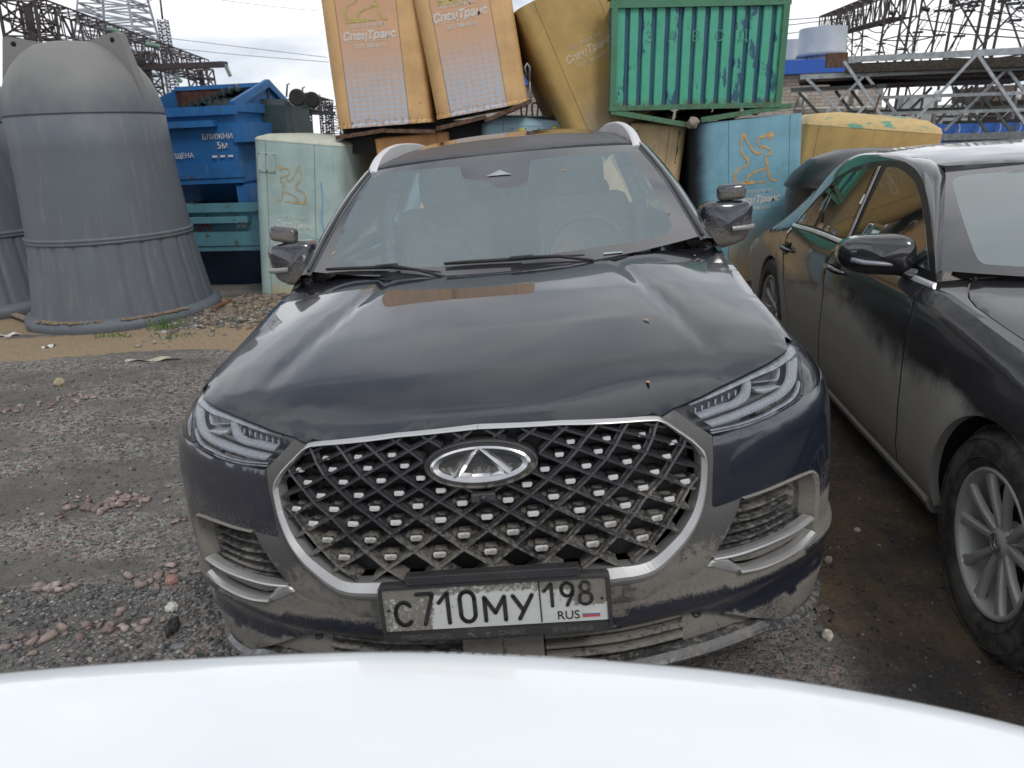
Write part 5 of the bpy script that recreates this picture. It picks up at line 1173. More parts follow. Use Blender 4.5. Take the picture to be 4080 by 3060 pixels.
# pale container left of the SUV
c1, W1, H1 = container('pale grey-green container left of the SUV with faded orange winged emblem and blue scrawl', (541, 300, 8.35), (733, 316, 8.15), depth=1.25, h=1.77, cap=.075,
    mat=lambda w_, h_: painted('pale_green_paint', (.36, .47, .45), dot=(.5, .36, .16), lines=(.17, .72), w=w_, hgt=h_, rust=.35, dotz=.18, streak=.10), capmat=painted('pale_cap_paint', (.44, .46, .38), rust=.4, lines=(-9, -9), streak=.2), words=True, wordmat=faintw, wordz=.508, wordx=.47, wscale=.80, sph=(faint_o, .45, .755, .40, True), plate=(.18, .87, .2, .2), hook=(1.02, .5, .03))
sb = plain('blue_scrawl', (.14, .36, .52), .6); mb = MB()
for P in ([(.80, -.005, 1.38), (.815, -.005, 1.2), (.80, -.005, 1.0), (.84, -.005, .74), (.835, -.005, .66)], [(.62, -.005, .80), (.75, -.005, .77), (.92, -.005, .785), (.98, -.005, .86), (.99, -.005, .95)]):
    P = cr_spline(np.array(P), 24); mb.grid([[p + [0, 0, 0] + np.array([-.007, 0, .004]), p + np.array([.007, 0, -.004])] for p in P])
mb.build('paint_scrawl', sb, c1)
# tall orange ones on top
org = lambda nm, r, pk=PINK: (lambda w_, h_: painted(nm, ORG, dot=LAV, lines=(.16, .77), w=w_, hgt=h_, rust=r, pink=pk, dotz=.60))
c2, W2, H2 = container('tall orange container on top of the row, the leftmost upright one, with blue cell print', (676, -80, 8.25), (895, -100, 8.2), (728, 277, 8.25), depth=1.15, cap=.08, mat=org('orange_paint_worn', .8), words=True, wordmat=whitep, wordz=.555, wordx=.46, wscale=.98, sph=(yel, .45, .80, .5), flap=((-4, -.02), (5, -.03)))
c3, W3, H3 = container('tall orange container on top of the row, right of the dark gap, leaning slightly', (873, -98, 8.1), (1085, -140, 8.1), (930, 258, 8.1), depth=1.25, cap=.08, mat=org('orange_paint_leaning', .5), words=True, wordmat=whitep, wordz=.60, wordx=.44, wscale=.98, sph=(yel, .46, .84, .5), flap=((-3, -.03), (-12, .0)))
mb = MB(); mb.tube([(W3 + .03, .1, .25), (W3 + .02, .06, .33), (W3 + .05, .06, .36), (W3 + .07, .06, .32), (W3 + .05, .1, .20)], .010, 6); mb.tube([(W3 + .05, .1, .20), (W3 + .03, .1, .0)], .008, 5); mb.build('hook_chain', galv, c3)
c4, W4, H4 = container('dull yellow container tipped over to the left between the orange one and the green box', (1117, 20, 8.1), (1300, -75, 8.25), (1238, 335, 8.15), depth=1.0, cap=.0, c=.10, mat=lambda w_, h_: painted('dull_yellow_paint', (.42, .28, .10), dot=(.27, .23, .17), lines=(.19, .84), w=w_, hgt=h_, rust=.45, dotz=.42), words=True, wordmat=faintg, wordz=.57, wordx=.53, wscale=.95)
# low ones just behind the SUV roof
c5, W5, H5 = container('low orange container with two orange lifting loops behind the SUV roof', (809, 303, 8.35), (968, 287, 8.35), depth=1.2, h=1.7, cap=.04, c=.03, mat=lambda w_, h_: painted('orange_paint_plain', (.56, .29, .12), lines=(-9, .84), w=w_, hgt=h_, rust=.5), hook=(.70, .25, .04, painted('orange_loop', (.50, .25, .09), lines=(-9, -9), rust=.5)))
c6, W6, H6 = container('pale blue container with yellow splashes behind the SUV roof', (1047, 270, 8.3), (1245, 272, 8.5), depth=1.2, h=1.7, cap=.11, c=.10, mat=lambda w_, h_: painted('pale_blue_paint', (.28, .42, .50), lines=(.2, -9), w=w_, hgt=h_, rust=.3), plate=(.44, .955, .34, .10), hook=(.62, .6, .06))
for x, z, r in ((.40, 1.63, .045), (.78, 1.645, .05)):
    mb = MB(); mb.lathe([(0, -.008 - .004), (r, -.012), (r, -.010)], 14, 0, 'Y', (x, 0, z)); mb.build('paint_splash', plain('yellow_splash', (.55, .45, .03), .6, var=.4), c6)
c7, W7, H7 = container('beige container right of the SUV roof with faint cream wing and green scratch', (1268, 262, 8.3), (1487, 277, 8.2), depth=1.3, h=1.72, cap=.05, c=.15, mat=lambda w_, h_: painted('beige_paint', (.54, .40, .23), lines=(.16, .82), w=w_, hgt=h_, rust=.3, streak=.2), plate=(.40, .90, .25, .26), sph=(palebg, .60, .80, .42, True))
mb = MB(); mb.grid([[np.array([.91 * W7 - .01 + .006 * math.sin(i * 2.1), .012, H7 - .02 - i * .035]), np.array([.91 * W7 + .014 + .008 * math.sin(i * 1.3), .012, H7 - .02 - i * .035])] for i in range(11)], smooth=False); mb.build('green_scratch', plain('green_scratch', (.06, .10, .02), .7, var=.5), c7)
c8, W8, H8 = container('light blue container with orange winged emblem, right of the SUV mirror', (1499, 268, 8.0), (1741, 244, 8.0), depth=1.3, h=1.72, cap=.0, c=.13, mat=lambda w_, h_: painted('sky_blue_paint', (.19, .38, .47), dot=(.46, .29, .10), lines=(.31, .86), w=w_, hgt=h_, rust=.3, dotz=.50, soot=(.06, .26), dotcell=(.075, .045)), words=True, wordmat=whitep, wordz=.52, wordx=.57, wscale=.88, sph=(orangep, .55, .77, .52))
mb = MB()
P = cr_spline(np.array([(1.00, -.005, .62), (1.03, -.005, .52), (1.01, -.005, .44), (1.045, -.005, .30), (1.03, -.005, .25)]), 20); mb.grid([[p - [.014 + .008 * math.sin(i), 0, 0], p + [.014 + .01 * math.sin(i * 1.7), 0, 0]] for i, p in enumerate(P)]); mb.build('paint_scrawl', plain('royal_blue', (.03, .10, .35), .6), c8)
peel = newmat('peeling_yellow_cap'); m_, nt_, b_ = peel; h_ = NB(nt_); q = h_.noise(4, 7, .65, src=h_.map((1, 1.4, 3))); h_.ln(h_.mix(h_.ramp(q, .56, .58), h_.mix(h_.noise(14, 5), (.42, .29, .12), (.62, .46, .22)), (.11, .30, .22)), b_.inputs['Base Color']); setv(b_, rough=.7)
c9, W9, H9 = container('long yellow container with peeling green and yellow lid behind the black bin', (1741, 268, 9.2), (2040, 290, 8.9), depth=1.25, h=1.78, cap=.17, c=.07, mat=lambda w_, h_: painted('ochre_paint', (.48, .32, .12), lines=(.10, -9), w=w_, hgt=h_, rust=.3, streak=.2), capmat=m_)
mb = MB()
for i, (x, z) in enumerate(((.66, 1.42), (.72, 1.47))): mb.tube([(x - .02, -.05, z - .12), (x - .028, -.06, z)] + [(x + .028 * math.cos(t) , -.06, z + .06 + .028 * math.sin(t)) for t in np.linspace(math.pi, 0, 6)] + [(x + .028, -.06, z), (x + .02, -.05, z - .12)], .011, 6)
mb.box((.66, -.03, 1.28), (.14, .07, .06)); mb.build('lifting_loop', rustm, c9)
mb = MB(); mb.tube([(.80, .35, H9 + .05), (.84, .33, H9 + .40)], .013, 5); mb.build('rusty_spike', rustm, c9)
# ---- green corrugated box
gm, nt, b = newmat('green_peeling_corrugated'); h = NB(nt); x, y, z = h.sep()
a = h.noise(2.6, 7, .66, src=h.map((1.6, 1, .55))); f = h.noise(11, 8, .7, src=h.map((1, 1, .4))); v = h.math('ADD', h.math('MULTIPLY', a, .6), h.math('MULTIPLY', f, .4))
gcol = h.mix(h.noise(8, 4), (.045, .30, .17), (.085, .42, .30)); dk = h.math('ADD', h.ramp(y, .012, .03, .0, .4), 0.)
colr = h.mix(h.ramp(h.math('SUBTRACT', v, h.math('MULTIPLY', dk, .6)), .435, .455), (.022, .085, .145), gcol); colr = h.mix(h.math('MULTIPLY', h.ramp(z, .0, .09, .8, 0.), h.ramp(f, .42, .55)), colr, (.09, .05, .03))
h.ln(colr, b.inputs['Base Color']); setv(b, rough=.45); h.bump(b, h.ramp(v, .475, .487), .25, .004)
GT, GR, GB = at(1331, 10, Y=8.0), at(1708, 2, Y=8.0), at(1320, 232, Y=8.0)
X = (GR - GT); GWt = X.length; X.normalize(); up = (GT - GB); GH = up.length; up.normalize(); Yd = up.cross(X).normalized(); Zc = X.cross(Yd)
m = Matrix((X, Yd, Zc)).transposed().to_4x4(); m.translation = GB
gb = empty('corrugated_box', m, label='green corrugated steel box with peeling paint, resting open-bottomed on the containers', cat='container')
GW = (at(1681, 231, Y=8.0) - GB).length; mb = MB(); nr = 13; rows = []
P = []
for i in range(nr):
    x0 = i / nr; 
    for fx, dy in ((.0, .03), (.22, .03), (.32, .0), (.90, .0), (1.0, .03)): P.append((x0 + fx / nr, dy))
D_ = 1.25
mb.grid([[(fx * lerp(GW, GWt, t), dy, t * GH) for t in (0, .5, 1)] for fx, dy in P], smooth=False)
mb.grid([[(0 + .03 * (i % 4 in (1, 2)), d, t * GH) for t in (0, 1)] for i, d in enumerate(np.linspace(.03, D_, 40))], smooth=False); mb.grid([[(lerp(GW, GWt, t) - .03 * (i % 4 in (1, 2)), d, t * GH) for t in (0, 1)] for i, d in enumerate(np.linspace(.03, D_, 40))], smooth=False)
mb.box((GWt / 2, D_, GH / 2), (GWt, .02, GH)); mb.box((GWt / 2, D_ / 2, GH), (GWt, D_, .02)); mb.build('corrugated_walls', gm, gb)
frm = painted('green_frame_rusty', (.07, .20, .12), rust=1.0, lines=(-9, -9))
mb = MB(); mb.box((GWt / 2, -.0, GH + .0), (GWt + .06, .06, .07)); mb.box((GW / 2, -.0, -.01), (GW + .04, .06, .05)); mb.bar((.015, -.004, 0), (.015, -.004, GH), .06, .05, up=(0, 1, 0)); mb.bar((GW - .01, -.004, 0), (GWt - .01, -.004, GH), .06, .05, up=(0, 1, 0)); mb.box((GWt / 2, .03, GH + .07), (GWt + .1, .12, .06)); mb.build('frame', frm, gb)
for a, b_ in (((0, -.04), (.87, -.20)), ((.93, -.14), (1.86, -.02))):
    mb = MB(); mb.bar((a[0], .0, a[1]), (b_[0], .0, b_[1]), .05, .045, up=(0, 1, 0)); dx = b_[0] - a[0]; dz_ = b_[1] - a[1]; mb.add([(a[0], .03, a[1]), (b_[0], .03, b_[1]), (b_[0], D_, b_[1]), (a[0], D_, a[1])], [(0, 1, 2, 3)]); mb.build('bottom_flap', frm, gb)
RXm = Matrix.Rotation(rad(90), 4, 'X')
ghost = plain('ghost_letters', (.05, .22, .17), .6)
for i, ch in enumerate('ЗАВОД'): text('old_letter', ch, .14, ghost, gb, Matrix.Translation(Vector((.36 + .235 * i, -.002, .64))) @ RXm, extr=.0003)
jr = empty('rubbish_bags', Matrix.Translation(at(1500, 250, Y=8.45)), label='dark crumpled rubbish bags under the green corrugated box', cat='rubbish')
for i, (dx, dy, dz_, r, c_) in enumerate(((-.35, .2, .02, .16, (.01, .012, .03)), (.05, .25, .0, .2, (.012, .012, .012)), (.4, .2, .02, .15, (.03, .015, .012)), (-.7, .3, .05, .12, (.02, .02, .02)), (.75, .3, .06, .12, (.02, .02, .02)))):
    bm = bmesh.new(); bmesh.ops.create_icosphere(bm, subdivisions=3, radius=r)
    for v in bm.verts: v.co *= 1 + .25 * math.sin(v.co.x * 40 + i) * math.sin(v.co.y * 37) * math.sin(v.co.z * 43 + i); v.co.z *= .6
    me = bpy.data.meshes.new('bag'); bm.to_mesh(me); bm.free(); o = obj('bag', me, plain('bag', c_, .4, var=.5, scale=8), jr); o.location = (dx, dy, dz_)
rk = MB(); bm = bmesh.new(); bmesh.ops.create_icosphere(bm, subdivisions=2, radius=.06)
for v in bm.verts: v.co *= 1 + random.uniform(-.2, .25)
me = bpy.data.meshes.new('lump'); bm.to_mesh(me); bm.free(); o = obj('concrete_lump', me, plain('concrete', (.25, .22, .18), .9), None, label='pale lump of concrete caught on the flap of the green box', cat='rubble'); o.location = at(1497, 264, Y=7.92)
# ---- pile of what the upper containers stand on
mb = MB(); p = at(1040, 262, Y=9.2); 
o = mb.box((0, 0, 0), (2.6, 1.6, .30)).build('container_lid', plain('black_scrap', (.012, .012, .012), .7), None, label='black heap of scrap sheeting in the gap under the leaning orange container', cat='scrap'); o.location = (p.x - .2, 9.3, p.z - .14)
# ---- skips
def skip(label, front_tl, front_tr, h1, h2, depth, mat, dark, right_w=.0, wall=True, raised=True, Xd=None):
    TL, TR = at(*front_tl[:2], Y=front_tl[2]), at(*front_tr[:2], Y=front_tr[2]); X = TR - TL; W_ = X.length; X.normalize(); Zu = Vector((0, 0, 1)); Yd = Zu.cross(X).normalized(); Z = X.cross(Yd)
    m = Matrix((X, Yd, Z)).transposed().to_4x4(); m.translation = TL - Z * (h1 + h2)
    root = empty('skip', m, label=label, cat='skip container', group='steel skips stacked behind the grey tank'); T = h1 + h2; D = depth; ins = .10
    mb = MB()
    b0 = [(ins + .14, .55, 0), (W_ - ins - .12, .55, 0), (W_ - ins - .12, D - .55, 0), (ins + .14, D - .55, 0)]; b1 = [(.04, .06, h2), (W_ - .04, .06, h2), (W_ - .04, D - .06, h2), (.04, D - .06, h2)]
    t1 = [(.0, 0, T), (W_, 0, T), (W_, D, T), (.0, D, T)]; ti = [(.02, .02, T), (W_ - .02, .02, T), (W_ - .02, D - .02, T), (.02, D - .02, T)]; bi = [(x, y, h2 + .1) for x, y, z in [(.06, .08, 0), (W_ - .06, .08, 0), (W_ - .06, D - .08, 0), (.06, D - .08, 0)]]
    for A, B in ((b0, b1), (b1, t1), (t1, ti)): mb.add(A + B, [(i, (i + 1) % 4, (i + 1) % 4 + 4, i + 4) for i in range(4)])
    mb.add(b0, [(0, 1, 2, 3)]); mb.build('hull', mat, root)
    ii = MB(); ii.add(ti + bi, [(i, (i + 1) % 4, (i + 1) % 4 + 4, i + 4) for i in range(4)]); ii.add(bi, [(0, 1, 2, 3)]); ii.build('rusty_inside', dark, root)
    rb = MB(); rb.box((W_ / 2, -.02, T - .05), (W_ + .10, .06, .10)); rb.box((W_ * .43, -.045, T - .19), (W_ * .8, .10, .07)); rb.build('rim', mat, root)
    if raised:
        g = MB(); pts = [(W_ - .0, .0, T), (W_ + .0, D * .62, T + .30), (W_ + .0, D, T + .02)]
        g.bar(pts[0], pts[1], .09, .05, up=(1, 0, 0)); g.bar(pts[1], pts[2], .09, .05, up=(1, 0, 0)); g.bar((W_, 0, T - .02), (W_, D, T - .02), .07, .1); g.add([(W_ - .02, 0, T), (W_ - .02, D * .62, T + .28), (W_ - .02, D, T)], [(0, 1, 2)]); g.build('gable', mat, root); g = MB(); g.add([(-.0, 0, T), (0, D * .62, T + .28), (0, D, T)], [(0, 1, 2)]); g.build('gable_plate', mat, root); k_ = MB(); k_.box((W_ / 2, D * .62, T + .12), (W_, .03, .30)); k_.build('raised_back', dark, root); k_ = MB(); k_.box((W_ / 2, D * .62, T + .285), (W_ + .02, .06, .05)); k_.build('back_rim', mat, root)
        s = MB(); s.box((W_ + .03, D * .45, T - .30), (.16, D * .9, .22)); s.build('lifting_box', mat, root)
    r2 = MB(); r2.box((W_ / 2, .01, h2 + .14), (W_ * 1.0 + .02, .06, .17)); r2.box((W_ / 2, .03, h2 + .04), (W_ - .02, .07, .10)); r2.box((W_ - .06, .20, h2 - .22), (.12, .34, .36)); r2.build('ribs', mat, root)
    return root, W_, T
blu = lambda nm, col, r: painted(nm, col, rust=r, lines=(-9, -9), streak=.35, rough=.5)
rin = plain('rust_inside', (.06, .022, .014), .9, var=.4, scale=12)
sk1, SW1, ST1 = skip('bright blue open skip with rust inside, uppermost of the two stacked behind the grey tank', (283, 238, 9.3), (501, 227, 9.15), .86, .34, 1.75, blu('bright_blue_paint', (.022, .13, .34), 1.7), rin)
text('lettering', 'БЛИЖНИЕ', .085, whitep, sk1, Matrix.Translation(Vector((SW1 - .22, .008, ST1 - .34))) @ RXm, extr=.001); text('lettering', '5м', .11, whitep, sk1, Matrix.Translation(Vector((SW1 - .20, .012, ST1 - .44))) @ RXm)
text('lettering', 'ЗАПРЕЩЕНА', .08, whitep, sk1, Matrix.Translation(Vector((SW1 - .83, .016, ST1 - .54))) @ RXm)
mb = MB(); [mb.box((SW1 - .32 + i * .10, .014, ST1 - .56), (.06, .004, .022)) for i in range(3)]; mb.build('painted_dashes', whitep, sk1)
sk2, SW2, ST2 = skip('worn teal skip below the bright blue one', (395, 441, 9.15), (566, 437, 9.05), .56, .56, 1.75, blu('teal_paint', (.10, .25, .31), 2.4), rin, raised=False)
text('lettering', '5м', .12, faintw, sk2, Matrix.Translation(Vector((SW2 - .30, .005, ST2 - .26))) @ RXm); redp = plain('red_sign_paint', (.30, .06, .05), .7, var=.3)
mb = MB(); mb.lathe([(.13, -.004), (.165, -.004)], 30, 0, 'Y', (.14, 0, ST2 - .33), smooth=False); mb.bar((.04, -.004, ST2 - .43), (.24, -.004, ST2 - .22), .03, .003, up=(0, 1, 0)); o = mb.build('no_smoking_sign', redp, sk2)
mb = MB(); mb.grid([[(x, .05 + .30 * t, .56 - .5 * t) for t in (0, .5, 1)] for x in (0., .5, 1.15)]); mb.build('dark_apron', plain('dark_blue_apron', (.008, .035, .075), .5, var=.3, scale=6), sk2)
# ---- dark green wheeled bin lying upside down on the blue skip
bc = at(556, 262, Y=10.4); bin_ = empty('wheeled_bin', Matrix.Translation(bc) @ Matrix.Rotation(rad(4), 4, 'Y') @ Matrix.Rotation(rad(-4), 4, 'Z'), label='dark green wheeled bin lying upside down on the blue skip', cat='bin')
bgm = plain('dark_green_plastic', (.018, .036, .038), .4, var=.2, scale=6)
mb = MB(); R_ = lambda z, sx, sy, cx=0: [(cx + a * sx, b * sy, z) for a, b in ((-1, -.8), (-.9, -1), (.9, -1), (1, -.8), (1, .8), (.9, 1), (-.9, 1), (-1, .8))]
mb.grid([R_(-.45, .66, .50), R_(-.1, .62, .47), R_(.20, .56, .42, .03), R_(.27, .50, .38, .03)], closed=True, smooth=False); mb.add(R_(.27, .50, .38, .03), [tuple(range(8))]); mb.build('body', bgm, bin_)
mb = MB(); mb.box((-.42, -.1, .26), (.72, .6, .03), R=Matrix.Rotation(rad(-20), 3, 'Y')); 
for i in range(9): mb.box((-.75 + i * .085, -.42, .13 + i * .032), (.02, .10, .09), R=Matrix.Rotation(rad(-20), 3, 'Y'))
mb.build('ribbed_lid', bgm, bin_)
for x, y in ((.66, -.30), (.64, .36)):
    mb = MB(); mb.lathe([(0, -.025), (.075, -.025), (.10, -.03), (.105, -.015), (.105, .015), (.10, .03), (.075, .025), (0, .025)], 28, 0, 'Y', (x, y, .30)); w_ = mb.build('wheel', rubber, bin_); mb = MB(); mb.bar((x - .16, y, .24), (x, y, .30), .03, .05); mb.tube([(x - .14, y, .30), (x - .12, y, .45), (x - .09, y, .46)], .012, 6); mb.build('bracket', galv, w_)
# ---- black bin with green writing
bb = empty('round_bin', Matrix.Translation(at(1862, 452, Y=7.2)), label='black round-topped plastic bin with green writing behind the saloon', cat='bin')
bkm = plain('black_plastic_bin', (.010, .012, .014), .35, var=.2, coat=.2)
prof = [(.80, -1.6), (.74, -.3), (.71, .15), (.70, .22), (.73, .235), (.73, .25), (.66, .36), (.52, .48), (.30, .555), (0, .57)]
mb = MB(); mb.lathe(prof, 48); mb.build('body', bkm, bb)
grn = plain('green_writing', (.03, .28, .05), .6); 
for s_, x_, z_ in (('Стекло', -.02, .12), ('Пластик', -.06, -.05), ('Алюминий', -.02, -.18)):
    o = text('lettering', s_, .13, grn, bb, Matrix.Translation(Vector((0, 0, z_))) @ RXm)
    for v in o.data.vertices:
        a = (v.co.x - .02) / .745 ; v.co = Vector((.752 * math.sin(a), v.co.y, .752 * math.cos(a) + v.co.z * .2))
# ---- grey tanks
tm, nt, b = newmat('grey_plastic_tank'); h = NB(nt); x, y, z = h.sep(); n = h.noise(2.2, 6, .6); g = h.noise(200, 2); s_ = h.noise(4, 4, .6, src=h.map((6, 6, .4)))
base = h.mix(h.math('ADD', h.math('MULTIPLY', n, .6), h.math('MULTIPLY', g, .4)), (.075, .088, .106), (.145, .162, .185)); base = h.mix(h.math('MULTIPLY', h.ramp(h.math('ADD', z, h.math('MULTIPLY', n, .8)), 2.3, 3.0), .6), base, (.24, .235, .21)); base = h.mix(h.math('MULTIPLY', h.ramp(s_, .52, .75), .5), base, (.20, .18, .15))
h.ln(base, b.inputs['Base Color']); setv(b, rough=.55, spec=.4); h.bump(b, g, .08, .002)
TY = 8.0
def tank(cx, cy, cz, label):
    root = empty('bell_tank', Matrix.Translation(Vector((cx, cy, cz))), label=label, cat='tank', group='grey bell-shaped tanks')
    mb = MB(); zz = .70
    skirt = [(.97, .02), (.98, .06), (.96, .11), (.92, .13), (.895, .14)]
    mb.lathe(skirt, 96); mb.lathe([(.92, -.1), (.97, .02)], 96); mb.build('base_flange', tm, root)
    mb = MB(); V = []; n_ = 240
    for z_, r0 in ((.12, .90), (.4, .858), (.7, .815), (.86, .795)):
        V.append([((r0 - (.014 if (k % 10) in (0, 1) else 0)) * math.cos(2 * math.pi * k / n_), (r0 - (.014 if (k % 10) in (0, 1) else 0)) * math.sin(2 * math.pi * k / n_), z_) for k in range(n_)])
    mb.grid(V, closed=True, smooth=True); mb.build('ribbed_skirt', tm, root)
    mb = MB(); mb.lathe([(.79, .845), (.808, .85), (.812, .872), (.80, .877), (.808, .882), (.812, .905), (.79, .915)], 96); mb.build('ring', tm, root)
    mb = MB(); mb.lathe([(.79, .91), (.775, 1.15), (.755, 1.45), (.74, 1.75), (.735, 2.04), (.722, 2.045), (.722, 2.058), (.735, 2.065)], 96); mb.build('shell', tm, root)
    mb = MB(); mb.lathe([(.735, 2.065), (.728, 2.13), (.70, 2.26), (.645, 2.40), (.565, 2.52), (.46, 2.63), (.35, 2.70), (.24, 2.73), (.20, 2.735), (0, 2.74)], 96); mb.build('dome', tm, root)
    dome = [(.852, 1.925), (.81, 2.17), (.74, 2.34), (.64, 2.49), (.52, 2.61), (.40, 2.69), (.28, 2.725)]
    for a in (192, -12, 90):
        mb = MB(); poly = [(.16, 2.72), (.35, 2.76), (.55, 2.80), (.585, 2.78), (.68, 2.38), (.732, 2.10), (.66, 2.30), (.50, 2.52), (.32, 2.66)]
        mb.prism(poly, -.05, .05); R_ = Matrix.Rotation(rad(a), 3, 'Z'); mb.v = [tuple(R_ @ Vector(v)) for v in mb.v]; e_ = mb.build('lifting_ear', tm, root)
        mb = MB(); mb.lathe([(0, -.0525), (.024, -.0525), (.024, .0525), (0, .0525)], 16, 0, 'Y', (.50, 0, 2.73)); mb.v = [tuple(R_ @ Vector(v)) for v in mb.v]; mb.build('ear_hole', drkmesh, e_)
    return root
tc_ = at(241, 500, Y=TY)
tank(tc_.x, TY, -.16, 'large grey bell-shaped plastic tank with lifting ears at the left')
tank(tc_.x - 1.98, TY + .75, -.16, 'second grey tank, cut off by the left edge behind the large one')
# ============================================================ ground
def gz(x, y):
    s = 1.4487 * 0 + 0.0
    zs = -.0073 + .0334 / .9982 * 0
    # SUV plane and saloon plane
    nS = (-.0554, .0334, .9979); pS = (-.0301, 1.4487, -.0073); nM = (-.0127, -.0086, .9999); pM = (2.3215, 1.8185, .0096)
    a = pS[2] - (nS[0] * (x - pS[0]) + nS[1] * (y - pS[1])) / nS[2]; b = pM[2] - (nM[0] * (x - pM[0]) + nM[1] * (y - pM[1])) / nM[2]
    t = min(max((x - .7) / .9, 0), 1); t = t * t * (3 - 2 * t); z = a * (1 - t) + b * t
    k = min(max((x + 1.2) / -1.5, 0), 1); z = z * (1 - k) + k * (-.10)
    k = min(max((y - 5.0) / 2., 0), 1); z = z * (1 - k) + k * (-.12)
    k = min(max((y - 14) / 10., 0), 1); z = z * (1 - k) - .2 * k
    z += .012 * math.sin(x * 2.3 + 1) * math.sin(y * 1.7) + .008 * math.sin(x * 5.1) * math.sin(y * 4.3 + 2)
    z -= .08 / (1 + math.exp(min((math.hypot(x - tc_.x, y - TY) - 1.5) * 6, 50)))
    if x < -1.8 and y > 6.0: z += .05 * math.exp(-((y - 7.0) / .5)**2) + (.10 * math.exp(-((x + 3.0) / .7)**2 - ((y - 8.0) / .6)**2))
    return z
nx, ny = 260, 260
xs = np.concatenate([-np.geomspace(400, 7, 20), np.linspace(-6.9, 6.9, nx), np.geomspace(7, 400, 20)]); ys = np.concatenate([-np.geomspace(60, 3, 8), np.linspace(-2.9, 10.5, ny), np.geomspace(10.6, 1500, 26)])
V = [(x, y, gz(x, y)) for y in ys for x in xs]; nX = len(xs)
me = bpy.data.meshes.new('ground'); me.from_pydata(V, [], [(j * nX + i, j * nX + i + 1, (j + 1) * nX + i + 1, (j + 1) * nX + i) for j in range(len(ys) - 1) for i in range(nX - 1)])
me.polygons.foreach_set('use_smooth', [True] * len(me.polygons))
def sand(x, y):
    s = 0.
    if x < -1.2:      # sandy strip in front of the grey tank
        yc = 6.6 + .10 * math.sin(x * 1.7); s = math.exp(-((y - yc) / .55)**4)
        s = max(s, .9 * math.exp(-((y - 7.8) / .8)**4) * (1 if x > -3.6 else .9))
    s = max(s, .95 * math.exp(-((x + .78) / .38)**2 - ((y - 1.45) / .28)**2))
    return s
def brown(x, y):
    return float(np.clip((x - .7) / .5, 0, 1) * np.clip((6 - y) / 2, 0, 1))
setattr_f(me, 'sand', [sand(v[0], v[1]) for v in V]); setattr_f(me, 'brown', [brown(v[0], v[1]) for v in V])
gm_, nt, b = newmat('gravelly_ground'); h = NB(nt)
a1 = h.vor(55); c1_ = h.vor(55, out='Color'); a2 = h.vor(140); c2_ = h.vor(140, out='Color'); n = h.noise(1.1, 7, .62); n2 = h.noise(5, 6, .65); n3 = h.noise(70, 5, .7)
sc = h.n('ShaderNodeSeparateColor'); h.ln(c1_, sc.inputs[0]); s2 = h.n('ShaderNodeSeparateColor'); h.ln(c2_, s2.inputs[0])
lum = h.math('ADD', h.math('MULTIPLY', sc.outputs[0], .5), h.math('MULTIPLY', s2.outputs[0], .5))
grav = h.mix(h.ramp(lum, .15, .95), (.06, .059, .057), (.34, .33, .305)); grav = h.mix(h.math('MULTIPLY', h.ramp(sc.outputs[1], .80, .84), .5), grav, (.26, .15, .12))
tar = h.mix(n3, (.055, .053, .05), (.17, .162, .15)); streak = h.noise(1.6, 5, .6, src=h.map((.55, 1.9, 1), rot=(0, 0, rad(14))))
g0 = h.mix(h.ramp(h.math('ADD', h.math('MULTIPLY', n, .45), h.math('MULTIPLY', streak, .55)), .44, .56), h.mix(h.ramp(n2, .35, .65), tar, (.15, .142, .13)), grav)
soil = h.mix(h.ramp(n2, .35, .65), h.mix(n3, (.045, .038, .032), (.11, .085, .062)), h.mix(n3, (.10, .075, .05), (.18, .12, .07)))
soil = h.mix(h.math('MULTIPLY', h.ramp(lum, .6, .9), .35), soil, (.16, .15, .14)); soil = h.mix(h.ramp(n, .42, .56), h.mix(n3, (.022, .021, .02), (.08, .072, .066)), soil)
sandc = h.mix(h.ramp(n3, .3, .7), (.20, .145, .085), (.38, .30, .20)); sandc = h.mix(h.math('MULTIPLY', h.ramp(n2, .55, .7), .6), sandc, (.19, .16, .13))
br = h.ramp(h.math('ADD', h.attr('brown'), h.math('MULTIPLY', h.math('SUBTRACT', n2, .5), .9)), .4, .6); sa = h.ramp(h.math('ADD', h.attr('sand'), h.math('MULTIPLY', h.math('SUBTRACT', n2, .5), 1.1)), .42, .58)
h.ln(h.mix(sa, h.mix(br, g0, soil), sandc), b.inputs['Base Color']); setv(b, rough=.9, spec=.25)
hh = h.math('ADD', h.math('MULTIPLY', h.math('SUBTRACT', 1., a1), .5), h.math('ADD', h.math('MULTIPLY', n3, .6), h.math('MULTIPLY', h.math('SUBTRACT', 1., a2), .3))); h.bump(b, hh, .9, .012)
obj('ground', me, gm_, None, kind='structure')
